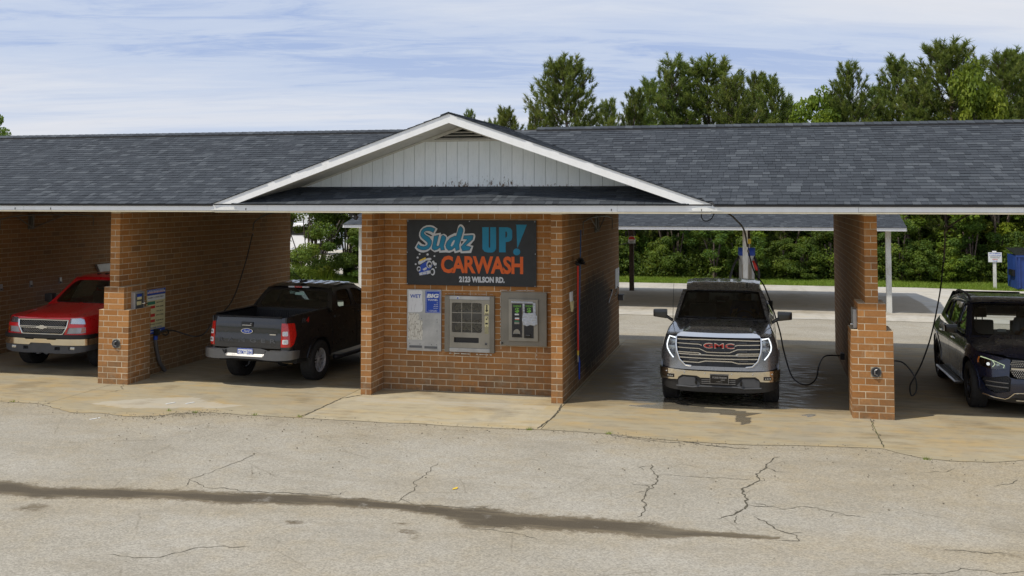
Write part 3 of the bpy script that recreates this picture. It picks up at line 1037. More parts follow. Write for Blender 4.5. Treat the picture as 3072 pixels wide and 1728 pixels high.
M_DECK = simple('roof_deck', (.05, .05, .055), .9)
for side in (-1, 1):
    if side < 0:
        root = thing('shingle_roof', 'long dark grey shingle roof over the left wash bays', 'roof', (-10, EY, EZ), kind='thing')
        xa, xb = (lambda y: XA), val_l
    else:
        root = thing('shingle_roof', 'long dark grey shingle roof over the right wash bays', 'roof', (8, EY, EZ), kind='thing')
        xa, xb = val_r, (lambda y: XB)
    S = Shingles()
    # nothing beyond the frame needs single shingles
    lay(S, EY - .03, RY - .10, 30, (lambda y: max(xa(y), -15.5)) , (lambda y: min(xb(y), 9.5)), zmain)
    S.finish(root, NS, 300)
    A, B = xa(EY - .03), xb(EY - .03)
    C_, D_ = xa(RY), xb(RY)
    slope_sheet('roof_deck', [(A, EY - .02, zmain(EY - .02)), (B, EY - .02, zmain(EY - .02)), (D_, RY, zmain(RY)), (C_, RY, zmain(RY))], M_DECK, root)
    NB = Vector((0, SL, 1)).normalized()
    r0, r1 = (XA, GX) if side < 0 else (GX, XB)
    slope_sheet('rear_slope', [(r0, RY, RZ), (r1, RY, RZ), (r1, 7.68, RZ - SL * (7.68 - RY)), (r0, 7.68, RZ - SL * (7.68 - RY))], M_SHINGLE, root, .03, NB)
    # ridge vent: black plastic, capped by shingles
    va, vb = (XA, GX - .72) if side < 0 else (GX + .62, XB)
    bm = bmesh.new()
    prof = [(RY - .16, zmain(RY - .16) + .006), (RY - .155, zmain(RY - .155) + .034), (RY, RZ + .038), (RY + .155, zmain(RY - .155) + .034), (RY + .16, zmain(RY - .16) + .006)]
    ra = [bm.verts.new((va, y, z)) for y, z in prof]; rb = [bm.verts.new((vb, y, z)) for y, z in prof]
    for i in range(4): bm.faces.new([ra[i], rb[i], rb[i + 1], ra[i + 1]])
    bm.faces.new(ra); bm.faces.new(rb[::-1])
    bm_obj('ridge_vent', bm, M_BLACK_VENT, root)
    x = max(va, -15.5)
    while x < min(vb, 9.4):
        bm = bmesh.new()
        l = .16
        for s2 in (-1, 1):
            q = [(x, RY, RZ + .050), (x + l - .004, RY, RZ + .044), (x + l - .004, RY + s2 * .150, zmain(RY - .150) + .042), (x, RY + s2 * .150, zmain(RY - .150) + .048)]
            vs = [bm.verts.new(p) for p in q] + [bm.verts.new((p[0], p[1], p[2] - .007)) for p in q]
            for f in ((0, 1, 2, 3), (7, 6, 5, 4), (0, 4, 5, 1), (1, 5, 6, 2), (2, 6, 7, 3), (3, 7, 4, 0)): bm.faces.new([vs[i] for i in f])
        bmesh.ops.translate(bm, verts=bm.verts, vec=(-x, 0, 0))
        if ('cap',) not in _mcache:
            o = bm_obj('ridge_shingle', bm, M_SHINGLE, root)
            _mcache[('cap',)] = o.data
            o.location.x = x
        else:
            bm.free()
            o = put(bpy.data.objects.new('ridge_shingle', _mcache[('cap',)]), root)
            o.location.x = x
        x += l
    # eave: fascia boards butted end to end, a beige drip trim under them, soffit behind
    joints = [XA, -15.0, -12.2, -9.82, GL + .45] if side < 0 else [GR - .45, 4.1, 7.4, 11.0, XB]
    if side < 0: joints = [XA, -15.0, -12.2, -9.80, -9.24, GL + .02]
    else: joints = [GR - .02, 4.62, 7.4, 11.0, XB]
    for a, b in zip(joints[:-1], joints[1:]):
        dz = random.uniform(-.003, .003)
        box_obj('fascia_board', a + .002, b - .002, EY + .01, EY + .034, 3.158 + dz, 3.272, M_WHITE, root)
    box_obj('drip_trim', joints[0], joints[-1], EY + .013, EY + .05, 3.130, 3.155, M_BEIGE, root)
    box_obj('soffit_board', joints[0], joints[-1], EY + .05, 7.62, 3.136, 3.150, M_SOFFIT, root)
    box_obj('rear_fascia', joints[0], joints[-1], 7.622, 7.65, 3.12, 3.26, M_WHITE, root)

# ---- the gable
g = thing('gable_roof', 'wide low gable with white rake boards, flaking white siding and a louvred vent', 'gable roof', (GX, EY, EZ), kind='thing')
# side slopes, shingled in courses that run back from the rake
for s in (-1, 1):
    nr = Vector((s * .3495, 0, 1)).normalized()
    S = Shingles()
    rows = 30
    half = abs(GR - GX)
    for r in range(rows):
        u0, u1 = half * (1 - r / rows), half * (1 - min(1, (r + 1.12) / rows))
        y = EY - .03 - random.uniform(0, .2)
        yend0 = EY + (half - u0) / half * (RY - EY)
        yend1 = EY + (half - u1) / half * (RY - EY)
        while y < yend0 + .05:
            wdt = random.choice(WID)
            a0, b0 = max(y, EY - .03), min(y + wdt, yend0)
            a1, b1 = a0, min(y + wdt, yend1)
            y += wdt + .004
            if b0 - a0 < .02 and b1 - a1 < .02: continue
            b0 = max(b0, a0)
            z0, z1 = RZ + .02 - .3495 * u0, RZ + .02 - .3495 * u1
            q = ((GX + s * u0, a0, z0), (GX + s * u0, b0, z0), (GX + s * u1, b1, z1), (GX + s * u1, a1, z1))
            if s < 0: q = (q[1], q[0], q[3], q[2])
            S.add(q, random.choice((.005, .006, .009)))
    S.finish(g, nr, 90 if s > 0 else 0)
    slope_sheet('roof_deck', [(GX + s * half, EY, EZ), (GX, EY, RZ + .02), (GX, RY, RZ + .02)], M_DECK, g, .02, nr)
    # cap shingles along the gable ridge
y = EY - .03
while y < RY:
    bm = bmesh.new()
    for s2 in (-1, 1):
        q = [(GX, y, RZ + .045), (GX, y + .155, RZ + .038), (GX + s2 * .14, y + .155, RZ + .038 - .14 * .35), (GX + s2 * .14, y, RZ + .045 - .14 * .35)]
        vs = [bm.verts.new(p) for p in q] + [bm.verts.new((p[0], p[1], p[2] - .008)) for p in q]
        for f in ((0, 1, 2, 3), (7, 6, 5, 4), (0, 4, 5, 1), (1, 5, 6, 2), (2, 6, 7, 3), (3, 7, 4, 0)): bm.faces.new([vs[i] for i in f])
    bm_obj('ridge_shingle', bm, M_SHINGLE, g)
    y += .16
# pent strip under the gable
S = Shingles()
zl = lambda y: EZ + SL * (y - EY)
lay(S, EY - .03, .19, 6, lambda y: GL + .38 + (y - EY) * .9, lambda y: GR - .38 - (y - EY) * .9, zl)
S.finish(g, NS, 210)
slope_sheet('roof_deck', [(GL, EY, EZ), (GR, EY, EZ), (GR - .8, .25, zl(.25)), (GL + .8, .25, zl(.25))], M_DECK, g)
# rake boards: a parallelogram board each side, mitred at the peak
half = abs(GR - GX)
for s in (-1, 1):
    top = lambda u: RZ + .012 - .3495 * u
    ou = [(0, top(0)), (half + .02, top(half + .02)), (half + .02, EZ - .004), (half - .02, EZ - .004), (0, top(0) - .150)]
    ou = [(0, top(0)), (half, top(half)), (half - .0, EZ - .006), ((RZ + .012 - .150 - EZ + .006) / .3495, EZ - .006), (0, top(0) - .150)]
    flat_prism('rake_board', ou, lambda u, v, d, s=s: (GX + s * u, d, v), EY - .012, EY + .012, M_WHITE, g)
    # drip edge, thin and dark, under the shingles
    flat_prism('drip_edge', [(0, top(0) + .012), (half, top(half) + .012), (half, top(half) + .001), (0, top(0) + .001)], lambda u, v, d, s=s: (GX + s * u, d, v), EY - .018, EY + .012, M_BLACK_VENT, g)
    # soffit planks under the rake
    u = .0
    while u < half - .46:
        u2 = min(u + .30, half - .46)
        zz0, zz1 = top(u) - .140, top(u2 - .006) - .140
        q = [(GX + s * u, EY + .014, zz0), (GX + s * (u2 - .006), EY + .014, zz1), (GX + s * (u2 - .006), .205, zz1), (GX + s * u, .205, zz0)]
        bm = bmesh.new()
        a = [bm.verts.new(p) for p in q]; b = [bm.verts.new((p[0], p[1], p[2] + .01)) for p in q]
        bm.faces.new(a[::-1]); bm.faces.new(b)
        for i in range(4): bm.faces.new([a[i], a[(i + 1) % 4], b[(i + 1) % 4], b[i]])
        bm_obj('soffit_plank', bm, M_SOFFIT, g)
        u = u2
    # cover strip where soffit meets siding
    ou = [(0, top(0) - .142), (half - .55, top(half - .55) - .142), (half - .55, top(half - .55) - .175), (0, top(0) - .175)]
    flat_prism('cover_strip', ou, lambda u, v, d, s=s: (GX + s * u, d, v), .180, .196, M_SOFFIT, g)
# siding boards
gz = lambda x: RZ + .012 - .150 - .3495 * abs(x - GX)
x = GX - .0965 * 33
VB = 4.345
bw = .193
while x < GX + 3.2:
    x0, x1 = x + .0035, x + bw - .0035
    zb = 3.545
    t0, t1 = min(gz(x0), VB), min(gz(x1), VB)
    if max(t0, t1) > zb + .02:
        ou = [(x0, zb), (x1, zb), (x1, max(t1, zb + .001)), (x0, max(t0, zb + .001))]
        if t0 < zb: ou = [(x1 - (t1 - zb) / .3495, zb), (x1, zb), (x1, t1)]
        if t1 < zb: ou = [(x0, zb), (x0 + (t0 - zb) / .3495, zb), (x0, t0)]
        flat_prism('siding_board', ou, lambda u, v, d: (u, d, v), .196, .214, M_SIDING, g)
    x += bw
M_GROOVE = simple('groove_shadow', (.34, .35, .35), .9)
flat_prism('siding_backing', [(GX - 3.4, 3.50), (GX + 3.4, 3.50), (GX + .9, VB), (GX - .9, VB)], lambda u, v, d: (u, d, v), .204, .235, M_GROOVE, g)
# louvred vent in the peak
hv = (gz(GX) - VB) / .3495
box_obj('vent_sill', GX - hv - .02, GX + hv + .02, .168, .206, VB - .008, VB + .028, M_SOFFIT, g)
for s in (-1, 1):
    flat_prism('vent_frame', [(0, gz(GX) - .002), (hv, VB), (hv - .13, VB), (0, gz(GX) - .05)], lambda u, v, d, s=s: (GX + s * u, d, v), .172, .2, M_SOFFIT, g)
k = 0
zz = VB + .045
while zz < gz(GX) - .06:
    w_ = (gz(GX) - .055 - zz) / .3495
    bm = bmesh.new()
    q = [(GX - w_ - .03, .176, zz - .012), (GX + w_ + .03, .176, zz - .012), (GX + w_ + .0, .212, zz + .008), (GX - w_ - .0, .212, zz + .008)]
    a = [bm.verts.new(p) for p in q]; b = [bm.verts.new((p[0], p[1] + .001, p[2] + .010)) for p in q]
    bm.faces.new(a[::-1]); bm.faces.new(b)
    for i in range(4): bm.faces.new([a[i], a[(i + 1) % 4], b[(i + 1) % 4], b[i]])
    bm_obj('louver_slat', bm, M_SOFFIT, g)
    zz += .052
flat_prism('vent_backing', [(GX - hv, VB - .01), (GX + hv, VB - .01), (GX, gz(GX))], lambda u, v, d: (u, d, v), .228, .236, M_BLACK_VENT, g)
# eave boards under the pent strip
for a, b in zip((GL + .02, -5.0, -1.95, 1.0), (-5.0, -1.95, 1.0, GR - .02)):
    dz = random.uniform(-.003, .003)
    box_obj('fascia_board', a + .002, b - .002, EY + .01, EY + .034, 3.152 + dz, 3.268, M_WHITE, g)
box_obj('drip_trim', GL + .02, GR - .02, EY + .013, EY + .05, 3.124, 3.149, M_BEIGE, g)
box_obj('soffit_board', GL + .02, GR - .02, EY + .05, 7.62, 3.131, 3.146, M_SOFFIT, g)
# patches of newer white metal on the eave, one at each foot of the gable
M_NEWWHITE = simple('new_white_metal', (.84, .84, .82), .4)
for xa_, xb_ in ((GL - .05, GL + .46), (GR - .36, GR + .16)):
    flat_prism('fascia_patch', [(xa_, 3.165), (xb_, 3.168), (xb_ - .06, 3.225), (xa_ + .14, 3.225)], lambda u, v, d: (u, d, v), EY + .003, EY + .009, M_NEWWHITE, g)
bm = bmesh.new()
for xq in (-9.98, -9.24, 2.3, .9, -5.4): 
    box(bm, xq, xq + .012, EY + .002, EY + .009, 3.165, 3.20)
bm_obj('rust_streaks', bm, M_CRACK, g)
# ================================================================== vehicles: shared kit
def paint(name, col, metal=0.0, rough=.35, wet=False, coat=1.0):
    m, t = new_mat(name)
    tcn = t.n('ShaderNodeTexCoord').outputs['Object']
    d = t.noise(tcn, 3.0, 5, .65)
    c = t.mix(t.mapr(d, .55, .85, 0, .05), col, (.25, .22, .17))
    r = t.mapr(t.noise(tcn, 14, 5, .7), .3, .8, rough * .8, rough * 1.5)
    bmp = None
    kw = dict(Coat_Weight=coat, Coat_Roughness=t.mapr(d, .3, .8, .03, .10), Specular_IOR_Level=.5)
    finish(t, c, r, metal, t.noise(tcn, 160 if wet else 1.4, 3 if wet else 2, .6), .25 if wet else .06, .002 if wet else .02, **kw)
    return m
P_GREY = paint('pickup_grey_paint', (.225, .23, .242), .55, .26)
P_BLACK = paint('pickup_black_paint', (.008, .008, .010), 0, .3)
P_RED = paint('pickup_red_paint', (.72, .008, .016), 0, .3, True)
P_NAVY = paint('suv_navy_paint', (.006, .011, .036), .3, .28)
def chrome_mat():
    m, t = new_mat('chrome')
    tcn = t.n('ShaderNodeTexCoord').outputs['Object']
    finish(t, (.78, .77, .75), t.mapr(t.noise(tcn, 20, 4, .7), .3, .8, .05, .2), 1.0)
    return m
M_CHROME = chrome_mat()
M_STEEL = simple('satin_steel', (.42, .42, .43), .35, .9)
M_DKMETAL = simple('dark_bumper_metal', (.16, .165, .175), .38, .8)
M_PLASTIC = simple('black_plastic', (.018, .018, .019), .5)
M_GREYPL = simple('grey_plastic', (.075, .078, .085), .55)
M_GLOSSB = simple('gloss_black', (.006, .006, .007), .12, var=0, bstr=0)
M_TYRE = simple('tyre_rubber', (.022, .021, .020), .82, var=.3, bstr=.3)
M_ALLOY = simple('alloy_rim', (.70, .70, .71), .30, .55)
M_DARKALLOY = simple('dark_alloy_rim', (.10, .10, .105), .3, .9)
M_UNDER = simple('underbody', (.012, .012, .012), .9)
M_LAMPGLASS = glass_mat('lamp_glass', (.9, .93, .95), rough=.01)
M_CLEARLAMP = simple('lamp_reflector', (.62, .64, .66), .15, .8, bstr=.5)
M_REDLENS = simple('red_lens', (.62, .012, .010), .12, var=.35, scale=30, Coat_Weight=1.0)
M_AMBER = simple('amber_lens', (.75, .20, .02), .15)
M_WHITELENS = simple('white_lens', (.75, .75, .76), .15, bstr=.4)
M_GLASS_DARK = glass_mat('tinted_glass', (.24, .27, .26))
M_GLASS_MID = glass_mat('car_glass', (.42, .50, .46))
M_GLASS_SIDE = glass_mat('dark_side_glass', (.16, .20, .17))
M_GLASS_REAR = glass_mat('rear_glass', (.12, .17, .19))
M_SEAT_LIGHT = simple('light_seat_leather', (.33, .31, .28), .6)
M_SEAT_DARK = simple('dark_seat_cloth', (.05, .05, .052), .85)
M_PAPER = simple('white_label', (.72, .74, .74), .6)
M_BLUEP = simple('blue_print', (.02, .07, .42), .5)
M_REDP = simple('red_print', (.55, .03, .02), .5)
def emit_mat(name, col, s):
    m, t = new_mat(name)
    e = t.n('ShaderNodeEmission', {0: col, 1: s})
    t.n('ShaderNodeOutputMaterial', {0: e.outputs[0]})
    return m
M_DRL = emit_mat('running_light', (.92, .97, 1.0), 1.6)
M_DRL2 = emit_mat('suv_running_light', (.80, .92, .55), .75)
M_PROJ = emit_mat('suv_projector', (1, 1, .98), .9)

def smooth01(x): x = min(1, max(0, x)); return x * x * (3 - 2 * x)
class Skin:
    """half of a vehicle's outside, unrolled: s runs from the middle of the near end round the corner and along the side"""
    def __init__(s, plan, end_prof, side_prof, x0, x1, ymax=None, far_inset=None):
        pts = spline([(a, b, 0) for a, b in plan], 6)
        s.x = np.array([p.x for p in pts]); s.y = np.array([p.y for p in pts])
        d = np.hypot(np.diff(s.x), np.diff(s.y))
        s.s = np.concatenate([[0], np.cumsum(d)])
        s.ez, s.ei = zip(*end_prof); s.sz, s.si = zip(*side_prof)
        s.b0, s.b1 = s.SX(x0), s.SX(x1)
        s.far = far_inset
    def SX(s, x):
        i = int(np.argmax(s.x > x)) or len(s.x) - 1
        a, b = s.x[i - 1], s.x[i]
        return float(s.s[i - 1] + (s.s[i] - s.s[i - 1]) * (x - a) / (b - a + 1e-9))
    def SY(s, y):
        return float(np.interp(y, s.y, s.s))
    def p(s, u, z, off=0.0):
        sg = -1 if u < 0 else 1
        a = abs(u)
        x = np.interp(a, s.s, s.x); y = np.interp(a, s.s, s.y)
        e = .02
        tx = np.interp(a + e, s.s, s.x) - np.interp(max(a - e, 0), s.s, s.x); ty = np.interp(a + e, s.s, s.y) - np.interp(max(a - e, 0), s.s, s.y)
        L = math.hypot(tx, ty) or 1
        nx, ny = ty / L, -tx / L
        if a < .02: nx, ny = 0, -1
        w = smooth01((a - s.b0) / (s.b1 - s.b0))
        ins = np.interp(z, s.ez, s.ei) * (1 - w) + np.interp(z, s.sz, s.si) * w
        if s.far: ins += s.far(y, z)
        k = off - ins
        return (sg * (x + nx * k), y + ny * k, z)
    def fn(s, off=0.0):
        return lambda u, z: s.p(u, z, off)
    def F(s, pts):
        """front outline in (x, z) -> (s, z)"""
        return [((s.SX(abs(x)) * (1 if x >= 0 else -1)) if abs(x) > 1e-6 else 0.0, z) for x, z in pts]
    def D(s, pts):
        """side outline in (y, z) -> (s, z)"""
        return [(s.SY(y), z) for y, z in pts]

def arc(cy, cz, r, a0, a1, n=12):
    return [(cy + r * math.cos(R(a0 + (a1 - a0) * i / n)), cz + r * math.sin(R(a0 + (a1 - a0) * i / n))) for i in range(n + 1)]

def surf(name, fn, nu, nv, mat, parent, thick=0.0, flip=False, angle=40):
    bm = bmesh.new()
    g = [[bm.verts.new(fn(i / nu, j / nv)) for j in range(nv + 1)] for i in range(nu + 1)]
    for i in range(nu):
        for j in range(nv):
            q = [g[i][j], g[i + 1][j], g[i + 1][j + 1], g[i][j + 1]]
            try: bm.faces.new(q if not flip else q[::-1])
            except ValueError: pass
    bmesh.ops.remove_doubles(bm, verts=bm.verts, dist=1e-4)
    bm.normal_update()
    if thick: thicken(bm, thick)
    me = bpy.data.meshes.new(name); bm.to_mesh(me); bm.free()
    me.materials.append(mat); me.shade_smooth(); me.set_sharp_from_angle(angle=R(angle))
    return put(bpy.data.objects.new(name, me), parent, False)

def strip(name, pts, w, h, mat, parent, mirror=False):
    """flat bar: rectangular section w (across, in z) by h (depth), swept along pts"""
    bm = bmesh.new()
    for sg in ((1, -1) if mirror else (1,)):
        P = [Vector((sg * p[0], p[1], p[2])) for p in pts]
        rings = []
        for i, p in enumerate(P):
            d = (P[min(i + 1, len(P) - 1)] - P[max(i - 1, 0)]).normalized()
            out = Vector((0, -1, 0)); out = (out - d * out.dot(d))
            out = out.normalized() if out.length > .2 else Vector((sg, 0, 0))
            up = d.cross(out).normalized()
            rings.append([bm.verts.new(p + up * w * a + out * h * b) for a, b in ((-.5, 0), (-.5, .7), (-.25, 1), (.25, 1), (.5, .7), (.5, 0))])
        for a, b in zip(rings[:-1], rings[1:]):
            for k in range(6): bm.faces.new([a[k], a[(k + 1) % 6], b[(k + 1) % 6], b[k]])
        bm.faces.new(rings[0][::-1]); bm.faces.new(rings[-1])
    return bm_obj(name, bm, mat, parent, True, False, 35)

def quadmap(bl, tl, bulge, crown=0.0, fwd=0.0):
    """half-symmetric screen: bl and tl are the right-hand bottom and top corners; the middle stands forward by fwd and up by crown"""
    bl, tl = Vector(bl), Vector(tl)
    def f(u, v):
        b = bl.lerp(tl, v)
        k = 1 - u * u
        return (b.x * u, b.y - k * (fwd * (1 - v) + fwd * .55 * v) - bulge * math.sin(math.pi * v) , b.z + k * crown + bulge * .6 * math.sin(math.pi * v))
    return f

def pgon(pts, n=3):
    """round the corners of an outline a little"""
    out = []
    N = len(pts)
    for i in range(N):
        a, b, c = (Vector((*pts[(i + k) % N], 0)) for k in (-1, 0, 1))
        r = min((a - b).length, (c - b).length) * .22
        p, q = b + (a - b).normalized() * r, b + (c - b).normalized() * r
        for k in range(n + 1):
            t_ = k / n
            w_ = p.lerp(b, t_).lerp(b.lerp(q, t_), t_)
            out.append((w_.x, w_.y))
    return out

def inset(pts, d):
    """shrink an outline towards its inside by d"""
    N = len(pts)
    A = sum(pts[i][0] * pts[(i + 1) % N][1] - pts[(i + 1) % N][0] * pts[i][1] for i in range(N))
    sg = 1 if A > 0 else -1
    out = []
    for i in range(N):
        a, b, c = (Vector(pts[(i + k) % N]) for k in (-1, 0, 1))
        d1, d2 = (b - a).normalized(), (c - b).normalized()
        n1, n2 = Vector((-d1.y, d1.x)) * sg, Vector((-d2.y, d2.x)) * sg
        n = (n1 + n2)
        n = n / max(.4, n.length_squared / 2) if n.length > 1e-6 else n1
        out.append(tuple(b + n * d))
    return out

def wheel(parent, x, y, r, w, side, mat=None, spokes=6, twin=True, rim_r=.66):
    """wheel centred at (x, y, r); side +1 / -1 says which way its face looks"""
    mat = mat or M_ALLOY
    root = tag(empty('wheel', (x, y, r)))
    root.parent = parent
    prof = [(rim_r * r, -.42), (rim_r * r * 1.03, -.47), (r * .80, -.50), (r * .93, -.47), (r * .985, -.40), (r, -.28), (r, 0), (r, .28), (r * .985, .40), (r * .93, .47), (r * .80, .50), (rim_r * r * 1.03, .47), (rim_r * r, .42), (rim_r * r * .97, 0)]
    bm = bmesh.new()
    N = 40
    rings = [[bm.verts.new((w * b, a * math.cos(2 * math.pi * k / N), a * math.sin(2 * math.pi * k / N))) for k in range(N)] for a, b in prof]
    for i in range(len(prof)):
        for k in range(N):
            bm.faces.new([rings[i][k], rings[i][(k + 1) % N], rings[(i + 1) % len(prof)][(k + 1) % N], rings[(i + 1) % len(prof)][k]])
    # tread blocks
    for k in range(N * 2):
        a = math.pi * k / N
        for j, xo in enumerate((-.33, -.11, .11, .33)):
            aa = a + (.03 if j % 2 else 0)
            mt = Matrix.Rotation(aa, 4, 'X') @ Matrix.Translation((xo * w, 0, r - .001))
            vs = box(bm, -.088 * w, .088 * w, -.026 * r, .026 * r, -.004, .0045)
            bmesh.ops.transform(bm, matrix=mt, verts=vs)
    bm_obj('tyre', bm, M_TYRE, root, True, False, 40)
    bm = bmesh.new()
    R1 = rim_r * r
    f = side * w * .36
    def lathe(pr, n=40):
        rr = [[bm.verts.new((b, a * math.cos(2 * math.pi * k / n), a * math.sin(2 * math.pi * k / n))) for k in range(n)] for a, b in pr]
        for i in range(len(pr) - 1):
            for k in range(n): bm.faces.new([rr[i][k], rr[i][(k + 1) % n], rr[i + 1][(k + 1) % n], rr[i + 1][k]])
        return rr
    lathe([(R1 * .90, -f), (R1 * .93, f * .5), (R1 * .94, f * 1.02), (R1, f * 1.16), (R1 * 1.02, f * 1.12)])
    rr = lathe([(R1 * .22, f * .72), (R1 * .20, f * .92), (R1 * .10, f * .98)])
    bm.faces.new(rr[-1])
    for k in range(spokes):
        for o in ((-.085, .085) if twin else (0,)):
            a = 2 * math.pi * k / spokes
            v = []
            for rad, hw, d in ((R1 * .16, .055 * R1, .86), (R1 * .55, .045 * R1, .80), (R1 * .955, .052 * R1, 1.0)):
                oo = o * R1 * (1 + rad / R1 * 1.0) * (1.0 if twin else 0)
                for s2 in (-1, 1):
                    for dd in (0, -.10):
                        yy = oo + s2 * hw * (1 if twin else 1.9)
                        v.append(bm.verts.new((f * d + side * dd * w, rad * math.cos(a) - yy * math.sin(a), rad * math.sin(a) + yy * math.cos(a))))
            for b_ in (0, 4):
                for q in ((0, 2, 6, 4), (1, 3, 7, 5), (0, 1, 5, 4), (2, 3, 7, 6)):
                    try: bm.faces.new([v[b_ + i] for i in q])
                    except ValueError: pass
    bm_obj('rim', bm, mat, root, True, False, 30)
    bm = bmesh.new()
    n = 32
    a0 = [bm.verts.new((-f * .6, R1 * .9 * math.cos(2 * math.pi * k / n), R1 * .9 * math.sin(2 * math.pi * k / n))) for k in range(n)]
    bm.faces.new(a0)
    rr = [bm.verts.new((f * .3, R1 * .52 * math.cos(2 * math.pi * k / n), R1 * .52 * math.sin(2 * math.pi * k / n))) for k in range(n)]
    bm.faces.new(rr)
    bm_obj('brake_disc', bm, M_UNDER, root, False, False)
    return root

def seat(parent, x, y, z, mat, w=.5):
    bm = bmesh.new()
    box(bm, x - w / 2, x + w / 2, y, y + .5, z, z + .16, .05)
    vs = box(bm, x - w * .46, x + w * .46, y + .42, y + .54, z + .10, z + .68, .05)
    o = bm_obj('seat', bm, mat, parent, True, False, 40)
    bm = bmesh.new(); box(bm, x - .13, x + .13, y + .45, y + .54, z + .72, z + .90, .04)
    box(bm, x - .06, x - .045, y + .48, y + .50, z + .64, z + .74); box(bm, x + .045, x + .06, y + .48, y + .50, z + .64, z + .74)
    bm_obj('headrest', bm, mat, parent, True, False, 40)

def steering(parent, x, y, z):
    pts = [(x + .18 * math.cos(a), y - .05 * math.sin(a), z + .17 * math.sin(a)) for a in np.linspace(0, 2 * math.pi, 25)]
    bm = bmesh.new(); tube(bm, pts, .014, 6, False)
    tube(bm, [(x - .17, y, z), (x + .17, y, z)], .014, 6); tube(bm, [(x, y - .05, z - .02), (x, y - .28, z - .12)], .03, 8)
    bm_obj('steering_wheel', bm, M_PLASTIC, parent, True, False)

def cab_side(name, outline, windows, xw, mat, glass, parent, thick=.03, gmat=None, glass_off=-.012):
    """flank of the cabin in (y, z) with real openings, and a pane in each"""
    fn = lambda y, z: (xw(y, z), y, z)
    patch_obj(name, outline, fn, mat, parent, holes=windows, res=.09, thick=thick, world_space=False)
    patch_obj(name, outline, lambda y, z: (-xw(y, z), y, z), mat, parent, holes=windows, res=.09, thick=thick, world_space=False, flip=True)
    for wdw in windows:
        wi = inset(wdw, -.004)
        for sg in (1, -1):
            patch_obj('side_window', wi, lambda y, z, sg=sg: (sg * (xw(y, z) + glass_off), y, z), glass, parent, res=.2, mirror=False, world_space=False)
        # rubber seal round the opening
        for sg in (1, -1):
            bm = bmesh.new()
            lp = [(sg * (xw(y, z) + .001), y, z) for y, z in densify(wdw, .08)]
            tube(bm, lp + [lp[0]], .007, 5, False)
            bm_obj('window_seal', bm, M_PLASTIC, parent, True, False)

def mirror_pod(parent, x, y, z, w, h, mat, cap=None, sides=(1, -1)):
    for sg in sides:
        bm = bmesh.new()
        vs = box(bm, x, x + w, y - .05, y + .09, z, z + h, .03)
        for v in bm.verts:
            k = (v.co.x - x) / w
            v.co.z += (-.015 + .03 * k) * (1 if v.co.z < z + h / 2 else -.3)
            v.co.y += .03 * k * k
            v.co.x *= sg
        if sg < 0: bmesh.ops.reverse_faces(bm, faces=bm.faces)
        bm_obj('side_mirror', bm, mat, parent, True, False, 50)
        tube_obj('mirror_arm', [(sg * (x - .10), y + .03, z - .05), (sg * (x + .02), y + .02, z + .03), (sg * (x + .06), y + .02, z + .06)], .028, mat, parent, 8, True, False)

def plate(parent, c, w, h, mat, lines, yoff=-1, name='licence_plate'):
    """number plate facing -Y at centre c; lines = (text, mat, x, z, width, height)"""
    bm = bmesh.new()
    box(bm, c[0] - w / 2, c[0] + w / 2, c[1], c[1] + .008, c[2] - h / 2, c[2] + h / 2, .003)
    o = bm_obj(name, bm, mat, parent, False, False)
    return o

def text_child(name, body, mat, parent, w, h, origin, bold=0.0, depth=.003, shear=0, spacing=1.0, ux=(1, 0, 0), uz=(0, 0, 1)):
    """lettering given in the thing's own frame"""
    o = text_mesh(name, body, mat, None, w, h, origin, ux, uz, bold, depth, shear=shear, spacing=spacing)
    if o is not None:
        o.parent = parent
    return o
